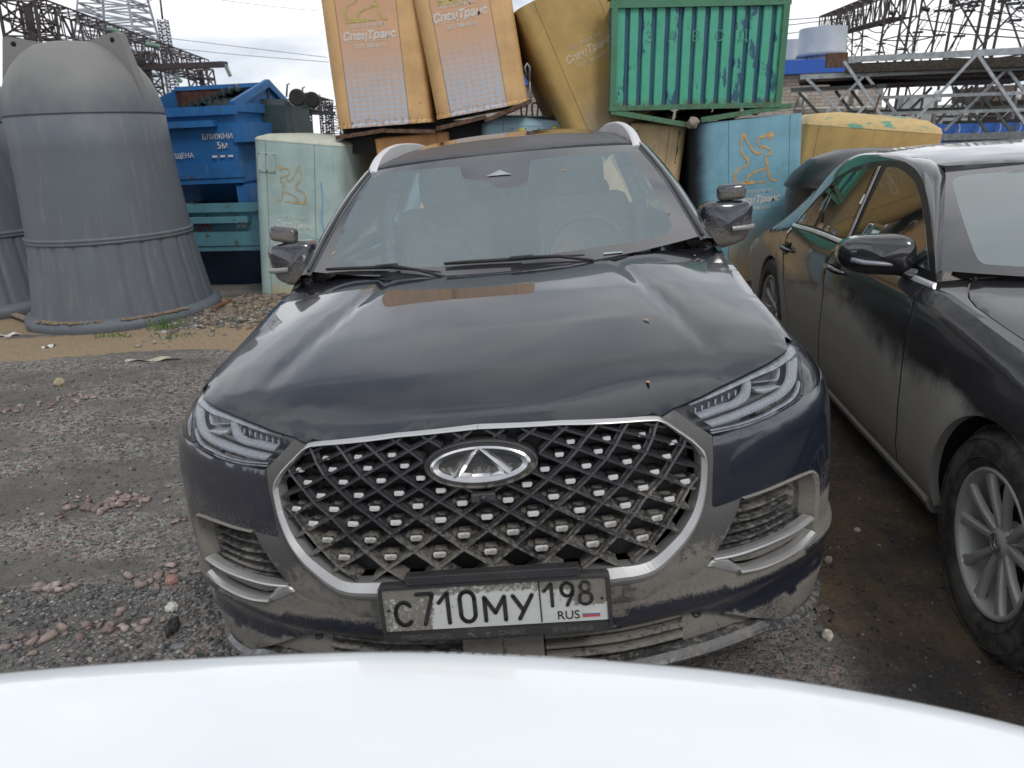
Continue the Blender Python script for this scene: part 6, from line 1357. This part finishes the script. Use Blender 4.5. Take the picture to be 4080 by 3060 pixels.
# ---- loose gravel as one mass of real stones
def rockbase(seed, sub=1):
    bm = bmesh.new(); r = random.Random(seed)
    for _ in range(11):
        d = Vector((r.gauss(0, 1), r.gauss(0, 1), r.gauss(0, 1))).normalized() * r.uniform(.85, 1.15); bm.verts.new(d)
    g_ = bmesh.ops.convex_hull(bm, input=bm.verts[:]); [bm.verts.remove(v) for v in [v for v in bm.verts if not v.link_faces]]; bmesh.ops.triangulate(bm, faces=bm.faces[:]); bm.verts.index_update()
    vs = np.array([v.co[:] for v in bm.verts]); fs = np.array([[v.index for v in f.verts] for f in bm.faces]); bm.free(); return vs, fs
RB = [rockbase(i) for i in range(14)]
def scatter(name, pts, mat, **k):
    VV = []; FF = []; CC = []; b = 0
    for (x, y, s, c, zz) in pts:
        vs, fs = RB[rng.integers(14)]; a = rng.uniform(0, 6.28); ca, sa_ = math.cos(a), math.sin(a); sc_ = s * rng.uniform(.6, 1.25, 3) * [1.1, .9, .62]; v = vs * sc_
        v = np.stack([v[:, 0] * ca - v[:, 1] * sa_ + x, v[:, 0] * sa_ + v[:, 1] * ca + y, v[:, 2] + zz + s * .18], 1); VV.append(v); FF.append(fs + b); b += len(v); CC.append(np.repeat([c], len(v), 0))
    VV = np.vstack(VV); FF = np.vstack(FF); CC = np.vstack(CC); me = bpy.data.meshes.new(name); me.vertices.add(len(VV)); me.vertices.foreach_set('co', VV.ravel()); me.loops.add(FF.size); me.loops.foreach_set('vertex_index', FF.ravel())
    me.polygons.add(len(FF)); me.polygons.foreach_set('loop_start', np.arange(0, FF.size, 3)); me.update(calc_edges=True)
    at_ = me.attributes.new('tint', 'FLOAT_COLOR', 'POINT'); at_.data.foreach_set('color', np.hstack([CC, np.ones((len(CC), 1))]).astype(np.float32).ravel()); return obj(name, me, mat, None, **k)
stm, nt, b = newmat('stone_mix'); h = NB(nt); x = h.n('ShaderNodeAttribute'); x.attribute_name = 'tint'; n = h.noise(90, 4); 
mm = h.n('ShaderNodeMix'); mm.data_type = 'RGBA'; mm.blend_type = 'MULTIPLY'; mm.inputs[0].default_value = 1; h.ln(x.outputs['Color'], mm.inputs[6]); h.ln(h.mix(n, (.6, .6, .6), (1.35, 1.35, 1.35)), mm.inputs[7]); h.ln(mm.outputs[2], b.inputs['Base Color']); setv(b, rough=.85, spec=.3); h.bump(b, n, .6, .005)
GREY = [(.09, .092, .097), (.06, .063, .069), (.14, .138, .135), (.20, .195, .188), (.25, .245, .235), (.15, .15, .156), (.11, .107, .105)]; PNK = [(.28, .215, .195), (.22, .17, .155), (.33, .27, .245), (.25, .20, .185)]; PAL = [(.33, .30, .25), (.4, .39, .37)]
def visible_left(x, y): return -.62 * (y + .35) - .25 < x < -.32 - .0 * y
pts = []
def addp(n_, fx, smin, smax, pk=.05, pl_=.03, br_=1.):
    for _ in range(n_):
        x, y = fx(); r = rng.random(); c = PNK[rng.integers(4)] if r < pk else PAL[rng.integers(2)] if r < pk + pl_ else GREY[rng.integers(7)]; s = smin + (smax - smin) * rng.random()**2.2; pts.append((x, y, s, np.array(c) * rng.uniform(.7, 1.25) * br_, gz(x, y)))
# near left: coarse; farther: fine
addp(9000, lambda: (rng.uniform(-2.3, -.62), rng.uniform(1.0, 2.6)), .005, .014, .035, .02)
addp(1500, lambda: (rng.uniform(-2.0, -.75), 1.15 + abs(rng.normal(0, .30))), .010, .022, .08, .02)
addp(6500, lambda: (rng.uniform(-4.2, -.75), rng.uniform(2.4, 5.9)), .005, .013, .04, .04)
addp(6500, lambda: (rng.uniform(.5, 2.0), rng.uniform(.9, 3.6)), .002, .007, .05, .02, .5)
addp(1200, lambda: (rng.uniform(-.9, 3.0), rng.uniform(.9, 3.2)), .003, .010, .05, .05)
addp(1500, lambda: (rng.uniform(-3.4, -1.6), rng.normal(7.3, .35)), .01, .035, .1, .2)
def cluster(u, v, n_, sx, sy, s0, s1):
    p = at(u, v, Z=-.08)
    for _ in range(n_):
        x, y = p.x + rng.normal(0, sx), p.y + rng.normal(0, sy); pts.append((x, y, rng.uniform(s0, s1), np.array(PNK[rng.integers(4)]) * rng.uniform(.8, 1.25), gz(x, y) + .004))
cluster(235, 1065, 60, .12, .07, .012, .032); cluster(150, 860, 45, .22, .10, .012, .03); cluster(105, 1250, 10, .05, .03, .02, .04); cluster(340, 1240, 9, .06, .05, .02, .036); cluster(20, 880, 20, .2, .06, .01, .03); cluster(60, 1370, 12, .12, .05, .015, .035); cluster(250, 1345, 14, .14, .06, .014, .03); cluster(350, 1110, 5, .06, .02, .015, .025)
scatter('gravel', pts, stm, kind='stuff', label='loose dark gravel with pinkish broken stones', cat='gravel')
def one_stone(nm, u, v, s, col, label, sub=3, sc=(1, 1, 1), Z=-.06):
    p = at(u, v, Z=Z); bm = bmesh.new(); bmesh.ops.create_icosphere(bm, subdivisions=sub, radius=s); r = random.Random(u)
    ph = [r.uniform(0, 6) for _ in range(6)]
    for q in bm.verts:
        d = q.co.normalized(); k = 1 + .18 * math.sin(d.x * 5 + ph[0]) * math.sin(d.y * 4 + ph[1]) + .1 * math.sin(d.z * 9 + ph[2]) * math.sin(d.x * 11 + ph[3]) + r.uniform(-.05, .05); q.co = Vector((d.x * sc[0], d.y * sc[1], d.z * sc[2])) * s * k
    me = bpy.data.meshes.new(nm); bm.to_mesh(me); bm.free(); o = obj(nm, me, plain(nm, col, .9, var=.25, scale=60, bump=.4), None, label=label, cat='stone'); o.location = (p.x, p.y, gz(p.x, p.y) + s * sc[2] * .5); return o
one_stone('white_stone', 368, 1298, .021, (.55, .55, .5), 'small white stone on the gravel by the left bumper corner')
one_stone('asphalt_chunk', 370, 1345, .034, (.03, .03, .032), 'black crumbly asphalt chunk below the white stone', sc=(.62, 1.3, .8))
one_stone('slate_stone', 378, 1383, .024, (.16, .17, .18), 'flat grey stone below the asphalt chunk', sub=2, sc=(1.1, .7, .4))
one_stone('pink_stone', 366, 1236, .026, (.34, .2, .17), 'largest pinkish stone on the gravel beside the fog intake', sub=2)
one_stone('pale_stone', 1850, 1157, .012, (.5, .46, .4), 'pale pebble on the soil between the two cars', sub=2, Z=0)
one_stone('cream_stone', 1788, 1224, .015, (.4, .33, .27), 'cream pebble close to the right bumper corner', sub=2, Z=0)
one_stone('white_pebble', 1785, 1395, .018, (.5, .46, .38), 'white crumbly pebble below the right bumper corner', sub=2, Z=0)
one_stone('sand_stone', 130, 830, .04, (.33, .27, .18), 'sand-coloured stone on the far gravel', sub=2, Z=-.1)
# litter scraps
def scrap(u, v, Z, L, label, col, rot=0., w_=.02):
    p = at(u, v, Z=Z); mb = MB(); mb.grid([[(L * (i / 8 - .5), w_ * j * (1 - .3 * math.sin(i)), .012 + .012 * math.sin(i * 1.3 + j)) for j in (-1, 0, 1)] for i in range(9)]); o = mb.build('litter_scrap', plain('litter', col, .6), None, label=label, cat='litter'); o.location = (p.x, p.y, gz(p.x, p.y)); o.rotation_euler.z = rot; return o
scrap(15, 715, -.1, .22, 'white crushed plastic cup at the left edge on the sand', (.62, .6, .54), .3, .05); scrap(105, 745, -.1, .12, 'torn white scrap on the sand', (.6, .6, .58), 1., .02); scrap(330, 775, -.1, .45, 'long pale strip of wet film on the sandy strip', (.42, .38, .30), .1, .03); scrap(1765, 1335, 0, .10, 'brown dry leaf stalk on the soil right of the SUV', (.16, .14, .12), -.6, .006); scrap(800/1, 0, 0, .01, 'x', (.1, .1, .1)) if False else None
def plank(u0, v0, u1, v1, Z, label, w_=.07, col=(.24, .19, .14)):
    a, b_ = at(u0, v0, Z=Z), at(u1, v1, Z=Z); mb = MB(); c = (a + b_) / 2; a.z += .0; mb.bar(a - c, b_ - c, w_, .02); o = mb.build('plank', plain('weathered_board', col, .8, var=.3, scale=40), None, label=label, cat='plank'); o.location = (c.x, c.y, gz(c.x, c.y) + .04); return o
plank(-15, 655, 55, 680, -.08, 'weathered board lying by the left tank'); plank(455, 650, 497, 633, .02, 'thin reddish stick behind the grey tank base', .03, (.2, .09, .05))
# grass tufts
gr = plain('grass_green', (.07, .15, .03), .6, var=.4)
for i, (u, v, lab, n_, s) in enumerate(((237, 712, 'small green weed patch on the sand in front of the tank', 70, .05), (355, 698, 'taller grass tuft right of the weed patch', 70, .14), (375, 718, 'low grass tuft nearest the gravel', 60, .045), (245, 662, 'grass tuft growing on the tank flange', 60, .12), (75, 668, 'grass tuft at the left end of the tank base', 30, .07), (462, 628, 'grass tuft behind the tank on its right side', 30, .09))):
    p = at(u, v, Z=-.06 if i not in (3,) else .02); mb = MB(); r = random.Random(i)
    for _ in range(n_):
        x, y = r.gauss(0, .09), r.gauss(0, .04); a = r.uniform(0, 6.28); l = s * r.uniform(.5, 1.3); t = r.uniform(.1, .7); w_ = .004
        mb.add([(x - w_, y, 0), (x + w_, y, 0), (x + math.cos(a) * l * t * .5, y + math.sin(a) * l * t * .5, l * .6), (x + math.cos(a) * l * t, y + math.sin(a) * l * t, l)], [(0, 1, 2), (0, 2, 3)])
    o = mb.build('grass_tuft', gr, None, label=lab, cat='grass', group='grass tufts round the tank'); o.location = (p.x, p.y, gz(p.x, p.y) + (.10 if i == 3 else 0))
# earth on the tank flange
mb = MB(); r = random.Random(5)
pts2 = []
for _ in range(900):
    a = rad(r.uniform(232, 335)); rr = r.uniform(.90, .96); k = .5 + .5 * math.sin(a * 6); 
    if r.random() > k: continue
    x, y = tc_.x + rr * math.cos(a), TY + rr * math.sin(a); pts2.append((x, y, r.uniform(.008, .03), np.array((.24, .18, .12)) * r.uniform(.7, 1.2), -.16 + .12))
for _ in range(700):
    x, y = r.gauss(-2.95, .35), r.gauss(7.9, .4); pts2.append((x, y, r.uniform(.01, .05), np.array((.22, .18, .14)) * r.uniform(.6, 1.2), gz(x, y)))
scatter('earth_rubble', pts2, stm, kind='stuff', label='crumbled earth heaped round the tank flange', cat='earth')

# ============================================================ background
dk = plain('rusty_dark_steel', (.055, .043, .045), .8, var=.3); dks = plain('dark_steel', (.035, .036, .038), .7)
def truss(mb, P0, P1, w_, h_, n_, r, up=(0, 0, 1), taper=1.):
    P0, P1 = Vector(P0), Vector(P1); d = (P1 - P0); L = d.length; d.normalize(); u = Vector(up)
    s = d.cross(u).normalized(); u = s.cross(d); C = []
    for i in range(n_ + 1):
        t = i / n_; k = lerp(1, taper, t); c = P0 + d * L * t; C.append([c + s * (a * w_ * k / 2) + u * (b_ * h_ * k / 2) for a, b_ in ((-1, -1), (1, -1), (1, 1), (-1, 1))])
    for k in range(4): mb.bar(C[0][k], C[-1][k], r * 1.5, r * 1.5)
    for i in range(n_):
        for k in range(4):
            k2 = (k + 1) % 4; a, b_ = (k, k2) if i % 2 else (k2, k); mb.bar(C[i][a], C[i + 1][b_], r); 
            mb.bar(C[i][k], C[i][k2], r)
# left gantry
gl_ = empty('gantry', label='long rusty lattice gantry of the substation at the upper left', cat='gantry')
B0, B1, B2, B3 = at(50, 28, Y=26), at(290, 125, Y=34), at(420, 155, Y=42), at(430, 168, Y=42)
mb = MB(); truss(mb, B0, at(435, 152, Y=42), .9, .95, 24, .034); mb.build('lattice_beam', dk, gl_)
for (u, v0, v1, Y, ww) in ((58, 8, 330, 26, 1.1), (305, 115, 330, 35, 1.0), (432, 150, 330, 42, 1.0)):
    mb = MB(); truss(mb, at(u, v0, Y=Y), at(u + (v1 - v0) * .17, v1, Y=Y), ww, ww, 9, .05, up=(0, 1, 0)); mb.bar(at(u, v0, Y=Y), at(u + (v1 - v0) * .17, v1, Y=Y), .26, .10); mb.build('post', dk, gl_)
mb = MB(); mb.bar(at(283, 147, Y=35), at(486, 139, Y=33), .35, .22); mb.bar(at(307, 151, Y=34.8), at(318, 190, Y=34.8), .45); mb.build('cross_arm', dk, gl_)
insm = plain('glass_insulator', (.16, .25, .20), .3)
for P in (((235, 63), (258, 70), 26), ((315, 96), (345, 101), 30), ((378, 160), (392, 178), 34), ((486, 139), (498, 165), 33)):
    mb = MB(); a, b_ = at(*P[0], Y=P[2]), at(*P[1], Y=P[2]); 
    mb.tube([a.lerp(b_, t / 16) for t in range(17)], [(.10 if i % 2 else .045) for i in range(17)], 8); mb.build('insulator', insm, gl_)
# pale lattice tower
tw = empty('pylon', label='pale galvanised lattice tower rising out of the top edge at the left', cat='pylon'); mb = MB(); truss(mb, at(258, 92, Y=48), at(238, -90, Y=48), 3.4, 3.4, 12, .07, up=(0, 1, 0), taper=.62); truss(mb, at(262, 190, Y=48), at(258, 92, Y=48), 3.9, 3.9, 5, .07, up=(0, 1, 0), taper=.87); mb.build('lattice', plain('pale_steel', (.30, .32, .35), .6), tw)
mb = MB(); mb.bar(at(196, 52, Y=48), at(292, 90, Y=48), .18); mb.bar(at(196, 55, Y=48), at(292, 93, Y=48), .12); mb.build('cross_arm', bpy.data.materials['pale_steel'], tw)
ms = empty('radio_mast', label='thin dark lattice mast with a rod on top', cat='mast'); mb = MB(); truss(mb, at(378, 215, Y=40), at(351, 42, Y=40), .42, .42, 26, .022, up=(0, 1, 0), taper=.9); mb.tube([at(351, 42, Y=40), at(345, -10, Y=40)], .05, 5); mb.build('lattice', dks, ms)
# small far gantry and street lamp
fg = empty('gantry', label='small far lattice gantry seen left of the orange containers', cat='gantry'); mb = MB(); truss(mb, at(648, 218, Y=45), at(708, 232, Y=52), .8, .8, 12, .045)
for u, Y in ((655, 46), (703, 51)): truss(mb, at(u, 222, Y=Y), at(u + 6, 300, Y=Y), .7, .7, 7, .045, up=(0, 1, 0))
truss(mb, at(722, 230, Y=50), at(724, 300, Y=50), .9, .9, 6, .045, up=(0, 1, 0)); mb.bar(at(650, 245, Y=46), at(724, 246, Y=46), .15); mb.build('lattice', dks, fg)
mb = MB(); a = at(681, 245, Y=60); mb.tube([a, at(680, 213, Y=60), at(683, 207, Y=60)], .06, 6); mb.box(at(685, 206, Y=60), (.5, .2, .12)); mb.build('street_lamp', plain('lamp_grey', (.4, .42, .44), .5), None, label='small grey street lamp far behind the black bin wheel', cat='street lamp')
# power lines
def wire(label, P, r=.022, sag=.0, name='power_line', Ys=None, group='overhead power lines'):
    mb = MB(); Q = [at(u, v, Y=Y) for u, v, Y in P]; c = cr_spline(np.array([tuple(q) for q in Q]), 24); mb.tube(list(map(Vector, c)), r, 5); return mb.build(name, dks, None, label=label, cat='cable', group=group)
wire('upper power line crossing the sky right of the mast', [(258, 70, 40), (500, 99, 40), (706, 124, 40)], .012); wire('lower power line crossing the sky right of the mast', [(310, 97, 40), (500, 117, 40), (710, 134, 40)], .012)
wire('thin power line in the top left sky near the orange container', [(455, -3, 40), (590, 14, 40), (690, 24, 40)], .012); wire('short slack wire at the top of the pale tower', [(272, 9, 46), (300, 11, 46), (334, -3, 46)], .018)
for i, v in enumerate((49, 64, 86, 130, 143, 154)): wire('thin wire in the gap beside the tipped yellow container, number %s from the top' % ('first', 'second', 'third', 'fourth', 'fifth', 'lowest')[i], [(1100, v, 40), (1140, v + 2, 40), (1340, v + 8, 40)], .012)
wire('upper wire between the green box and the right gantry', [(1690, 44, 38), (1800, 34, 38), (1900, 15, 38)], .02); wire('lower wire between the green box and the right gantry', [(1690, 56, 38), (1770, 46, 38), (1825, 38, 38)], .02); wire('third wire reaching the roof fans', [(1690, 74, 38), (1750, 66, 38)], .02)
# right gantry
g2 = empty('gantry', label='tall rusty lattice gantry with three columns at the upper right', cat='gantry')
def CM(u, v): return (1669.8 + .2451 * u, .2451 * v)
mb = MB(); truss(mb, at(*CM(480, 235), Y=46), at(*CM(1170, 10), Y=32), .95, 1.1, 18, .04); mb.build('lattice_beam', dk, g2)
for (u0, v0, u1, v1, Y, ww) in ((655, 150, 640, 500, 42, 1.35), (1250, -60, 1150, 520, 30, 1.55), (1960, -60, 1850, 480, 24, 1.75)):
    a, b_ = at(*CM(u0, v0), Y=Y), at(*CM(u1, v1), Y=Y); d = (b_ - a); b_ = a + d * ((a.z + .2) / (a.z - b_.z)); mb = MB(); n_ = int(d.length * ((a.z + .2) / (a.z - at(*CM(u1, v1), Y=Y).z)) / (ww * .8)); truss(mb, a, b_, ww * .85, ww * .85, n_, .042, up=(0, 1, 0)); mb.bar(a, b_, .08); mb.build('post', dk, g2)
# bundled conductors
def bundle(label, P, k=4, r=.012, sp=.15):
    root = empty('cable_bundle', label=label, cat='cable', group='bundled conductors at the right gantry'); Q = np.array([tuple(at(*CM(u, v), Y=Y)) for u, v, Y in P]); c = cr_spline(Q, 40); mb = MB()
    for i in range(k): a = 2 * math.pi * i / k + .4; off = np.array([sp * math.cos(a), sp * .3 * math.cos(a), sp * math.sin(a)]); mb.tube([Vector(q + off * (1 - .35 * abs(math.sin(j * .5)))) for j, q in enumerate(c)], r, 5)
    mb.build('conductors', dks, root)
    for j in (8, 20, 32): s = MB(); s.box(c[j], (.34, .10, .07)); s.build('spacer', dks, root)
bundle('conductor bundle dropping from the arch, nearest the middle column', [(1240, 470, 28), (1270, 300, 28), (1370, 150, 28), (1600, 60, 27), (1800, 10, 26)]); bundle('second dropping conductor bundle', [(1400, 460, 27), (1470, 320, 27), (1550, 120, 27), (1640, 40, 26), (1760, -20, 26)]); bundle('third dropping conductor bundle beside the right column', [(1580, 460, 26), (1650, 300, 26), (1740, 70, 26), (1820, 0, 25)])
bundle('conductor bundle running off to the upper right corner', [(1640, 10, 26), (1850, 80, 25), (2040, 150, 24), (2250, 215, 23)], sp=.2); bundle('highest conductor bundle in the right corner', [(1990, -10, 24), (2120, 30, 23), (2260, 90, 22)], sp=.2)
bundle('dark conductor bundle between the left and middle columns', [(700, 270, 40), (850, 345, 37), (1000, 400, 34), (1240, 465, 30)], k=3); bundle('lower conductor bundle between the left and middle columns', [(700, 380, 40), (800, 430, 38), (1000, 480, 35)], k=3)
wire('long thin wire passing behind the columns, upper', [CM(1280, 170) + (30,), CM(1700, 225) + (28,), CM(2260, 280) + (26,)], .022); wire('long thin wire passing behind the columns, lower', [CM(1280, 255) + (30,), CM(1700, 300) + (28,), CM(2260, 340) + (26,)], .022); wire('slack loop of wire left of the middle column', [CM(760, 210) + (38,), CM(900, 285) + (36,), CM(1110, 170) + (32,)], .025); wire('wire from the fans to the arch top', [CM(950, 140) + (38,), CM(1050, 215) + (35,), CM(1160, 200) + (32,)], .025)
for P in (((1310, 70), (1380, 90), 29), ((920, 210), (990, 222), 34), ((1110, 145), (1160, 160), 31), ((1020, 108), (1080, 128), 32), ((1560, 20), (1585, 5), 27)):
    mb = MB(); a, b_ = at(*CM(*P[0]), Y=P[2]), at(*CM(*P[1]), Y=P[2]); mb.tube([a.lerp(b_, t / 12) for t in range(13)], [(.09 if i % 2 else .05) for i in range(13)], 8); mb.build('insulator', dks, g2)
# brick building with blue eave, roof fans
brk, nt, b = newmat('pale_brick'); h = NB(nt); bt = h.n('ShaderNodeTexBrick'); bt.inputs['Scale'].default_value = 1.; bt.inputs['Brick Width'].default_value = .26; bt.inputs['Row Height'].default_value = .085; bt.inputs['Mortar Size'].default_value = .009
bt.inputs['Color1'].default_value = (.33, .28, .24, 1); bt.inputs['Color2'].default_value = (.42, .37, .31, 1); bt.inputs['Mortar'].default_value = (.20, .18, .16, 1)
cb_ = h.n('ShaderNodeCombineXYZ'); x, y, z = h.sep(); h.ln(h.math('ADD', x, y), cb_.inputs[0]); h.ln(z, cb_.inputs[1]); h.ln(cb_.outputs[0], bt.inputs['Vector']); h.ln(bt.outputs[0], b.inputs['Base Color']); setv(b, rough=.85); h.bump(b, bt.outputs[1], .3, -.01)
BY = 20.; bl_ = at(*CM(-60, 640), Y=BY); br_ = at(*CM(985, 700), Y=BY); topz_ = at(*CM(60, 632), Y=BY).z
bld = empty('brick_building', Matrix.Translation(Vector((0, BY, -.2))), label='pale brick building with a bright blue eave behind the containers', cat='building')
mb = MB(); mb.box(((bl_.x + br_.x) / 2 - 4, 5, (topz_ + .2) / 2), (br_.x - bl_.x + 8, 10, topz_ + .2)); mb.build('wall', brk, bld)
mb = MB(); mb.box(((bl_.x + at(*CM(560, 620), Y=BY).x) / 2 - 4, 5, topz_ + .28), (at(*CM(560, 620), Y=BY).x - bl_.x + 8.4, 10.5, .32)); mb.build('roof_edge', plain('blue_eave', (.015, .09, .42), .45), bld)
mb = MB(); mb.tube([Vector(at(*CM(615, 1000), Y=BY - .1)) - bld.location, Vector(at(*CM(645, 850), Y=BY - .1)) - bld.location], .05, 6); mb.tube([Vector(at(*CM(705, 1000), Y=BY - .1)) - bld.location, Vector(at(*CM(735, 790), Y=BY - .1)) - bld.location], .05, 6); mb.tube([Vector(at(*CM(200, 960), Y=BY - .1)) - bld.location, Vector(at(*CM(960, 945), Y=BY - .1)) - bld.location], .04, 6); mb.tube([Vector(at(*CM(p_, q_), Y=BY - .1)) - bld.location for p_, q_ in ((235, 945), (245, 860), (262, 830), (285, 850), (280, 910), (262, 960))], .05, 6); mb.build('pipework', plain('pipe_white', (.45, .42, .38), .6), bld)
fanm = plain('fan_housing_grey', (.40, .44, .48), .45, metal=.2, var=.08, scale=2)
def fan(u0, u1, vt, vm, vb, Y, label):
    a, b_ = at(*CM(u0, vm), Y=Y), at(*CM(u1, vm), Y=Y); r = (b_.x - a.x) / 2; zt, zm, zb_ = at(*CM((u0 + u1) / 2, vt), Y=Y).z, at(*CM((u0 + u1) / 2, vm), Y=Y).z, at(*CM((u0 + u1) / 2, vb), Y=Y).z
    root = empty('roof_fan', Matrix.Translation(Vector(((a.x + b_.x) / 2, Y, zb_))), label=label, cat='roof fan', group='cylindrical roof fans')
    mb = MB(); mb.lathe([(r * .98, zt - zb_), (r, zm - zb_ + .1), (r * 1.05, zm - zb_), (r * .62, zm - zb_ + .02)], 48); mb.lathe([(0, zt - zb_ - .05), (r * .97, zt - zb_)], 48); mb.build('drum', fanm, root); mb = MB(); mb.lathe([(r * .60, zm - zb_ + .05), (r * .60, .15), (r * .56, -.1), (r * .70, -.12)], 40)
    for k in range(10): a_ = .6 * k; mb.box((r * .62 * math.cos(a_), r * .62 * math.sin(a_), (zm - zb_) * .75), (.03, .03, .3))
    mb.build('neck', fanm, root)
fan(222, 622, 250, 500, 590, 21.5, 'large grey cylindrical fan on the brick building roof'); fan(-40, 290, 362, 560, 600, 24, 'second grey roof fan, partly behind the green box')
# scaffolding trusses stacked behind the containers
gv2 = plain('scaffold_steel', (.36, .39, .41), .42, metal=.5, var=.2, scale=14); gv3 = plain('scaffold_steel_dark', (.10, .12, .115), .5, metal=.4); wood = plain('weathered_deck', (.075, .062, .05), .85, var=.45, scale=30)
def gantry(label, rails, diags, Y, deck=None, mat=gv2, w_=.10):
    root = empty('scaffold_truss', label=label, cat='scaffold', group='galvanised scaffold trusses'); mb = MB()
    for (u0, v0, u1, v1, hh_) in rails: a, b_ = at(*CM(u0, v0), Y=Y), at(*CM(u1, v1), Y=Y - 1.2); mb.bar(a, b_, .05, hh_)
    mb.build('rail', mat, root)
    for (u0, v0, u1, v1) in diags:
        mb = MB(); t = lambda u: Y - 1.2 * (u / 2212) * .9; mb.bar(at(*CM(u0, v0), Y=t(u0) - .03), at(*CM(u1, v1), Y=t(u1) - .03), .05, .04); mb.build('brace', mat, root)
    if deck:
        for (u0, v0, u1, v1, dd, hh_) in deck:
            a, b_ = at(*CM(u0, v0), Y=Y + .08), at(*CM(u1, v1), Y=Y - 1.12); mb = MB(); d = (b_ - a).normalized(); s = Vector((-d.y, d.x, 0)).normalized() * dd; hz_ = Vector((0, 0, hh_)); mb.add([a, b_, b_ + s, a + s, a - hz_, b_ - hz_, b_ + s - hz_, a + s - hz_], [(0, 1, 2, 3), (4, 7, 6, 5), (0, 4, 5, 1), (2, 6, 7, 3), (0, 3, 7, 4), (1, 5, 6, 2)]); mb.build('deck', wood, root)
    return root
SY = 12.
gantry('uppermost galvanised truss with wooden deck, its rail crossing the right sky', [(610, 528, 2330, 440, .085), (880, 862, 2330, 815, .045), (950, 1002, 2330, 965, .045)], [(625, 540, 960, 1030), (1785, 490, 1250, 1060), (1810, 490, 2260, 1150), (880, 862, 740, 1010)], SY, deck=[(640, 560, 2330, 490, 1.6, .13)])
gantry('middle galvanised truss under the wooden deck', [(240, 680, 2330, 590, .07), (1505, 1208, 2330, 1185, .10)], [(300, 695, 610, 1000), (800, 672, 470, 990), (820, 670, 1100, 1020), (2045, 625, 1510, 1150), (2070, 620, 2260, 860)], SY + .5, deck=[(230, 652, 2330, 560, 1.4, .12)])
gantry('lowest galvanised truss, darker, closest to the brick wall', [(165, 795, 1000, 757, .06), (700, 985, 2330, 935, .045), (1500, 1080, 2330, 1060, .05), (1500, 1240, 2330, 1215, .06)], [(225, 815, 400, 1000), (550, 800, 700, 1000), (690, 800, 850, 1010), (1760, 760, 1450, 1070), (1600, 765, 1910, 1200), (1840, 850, 2130, 1190), (1400, 770, 1140, 1040), (2150, 1090, 1990, 1270)], SY + 1.1, mat=gv3, deck=[(160, 775, 900, 742, 1.2, .04), (500, 690, 2330, 625, 2.2, .10)])
mb = MB(); a = at(*CM(560, 530), Y=SY - .05); mb.box(a, (.30, .08, .20)); mb.build('rusty_bracket', rustm, None, label='rusty bracket on the end of the uppermost truss rail', cat='bracket')
# blue fence with coiled wire, silo, far things
BF = 16.; a, b_ = at(*CM(1400, 1090), Y=BF), at(*CM(2400, 1075), Y=BF); mb = MB()
bfm = plain('blue_fence', (.02, .10, .40), .5, var=.1)
mb.box(((a.x + b_.x) / 2 + 1, BF, a.z / 2 - .1), (b_.x - a.x + 4, .06, a.z + .2)); mb.build('fence', bfm, None, label='bright blue metal fence behind the trusses at the right', cat='fence')
mb = MB()
for i in range(16):
    cx = a.x + .25 + i * .42; mb.tube([(cx + .24 * math.cos(t), BF - .15 + .1 * math.sin(t * 2), a.z - .05 + .24 * math.sin(t)) for t in np.linspace(0, 2 * math.pi, 22)[:-1]], .010, 4, closed=True)
mb.build('barbed_wire', galv, None, label='coils of razor wire along the top of the blue fence', cat='wire')
mb = MB(); a = at(*CM(2090, 760), Y=40); b_ = at(*CM(2090, 890), Y=40); r = 1.75; mb.box((a.x, 40, (a.z + b_.z) / 2), (r * 2.2, 3.4, a.z - b_.z)); mb.lathe([(r * 1.1, b_.z), (r * .9, b_.z - .35), (r * .6, b_.z - .35), (r * .6, -.2)], 8, 0, 'Z', (a.x, 40, 0)); mb.build('silo', plain('brown_silo', (.10, .075, .065), .8), None, label='brown angular silo head seen through the trusses at the right edge', cat='silo')
mb = MB(); a = at(*CM(1150, 1000), Y=60); mb.box((a.x + 12, 62, a.z - 1.5), (30, 6, 4)); mb.build('far_building', plain('far_wall', (.30, .30, .30), .8, var=.2, scale=.3), None, label='low pale far building between the truss bars', cat='building')
mb = MB(); p = at(*CM(1250, 900), Y=30); mb.tube([Vector(at(*CM(u, v), Y=30)) for u, v in ((1190, 1020), (1205, 950), (1215, 915), (1260, 900))], .13, 8); mb.box(at(*CM(1270, 905), Y=30), (1.3, .5, .5)); mb.build('far_lamp', plain('far_lamp', (.42, .44, .45), .5), None, label='pale bent pipe lamp seen through the middle truss bars', cat='lamp')
for u, v, s in ((1440, 900, .3), (2138, 880, .35)):
    mb = MB(); p = at(*CM(u, v), Y=24); mb.lathe([(0, .35), (.1, .3), (.14, .1), (.13, 0), (.05, 0), (.05, -3)], 10, 0, 'Z', p); mb.build('post_lantern', plain('lantern', (.55, .55, .52), .5), None, label='small white-capped post %s of the two behind the trusses' % ('left' if u < 2000 else 'right'), cat='lantern', group='white-capped posts')
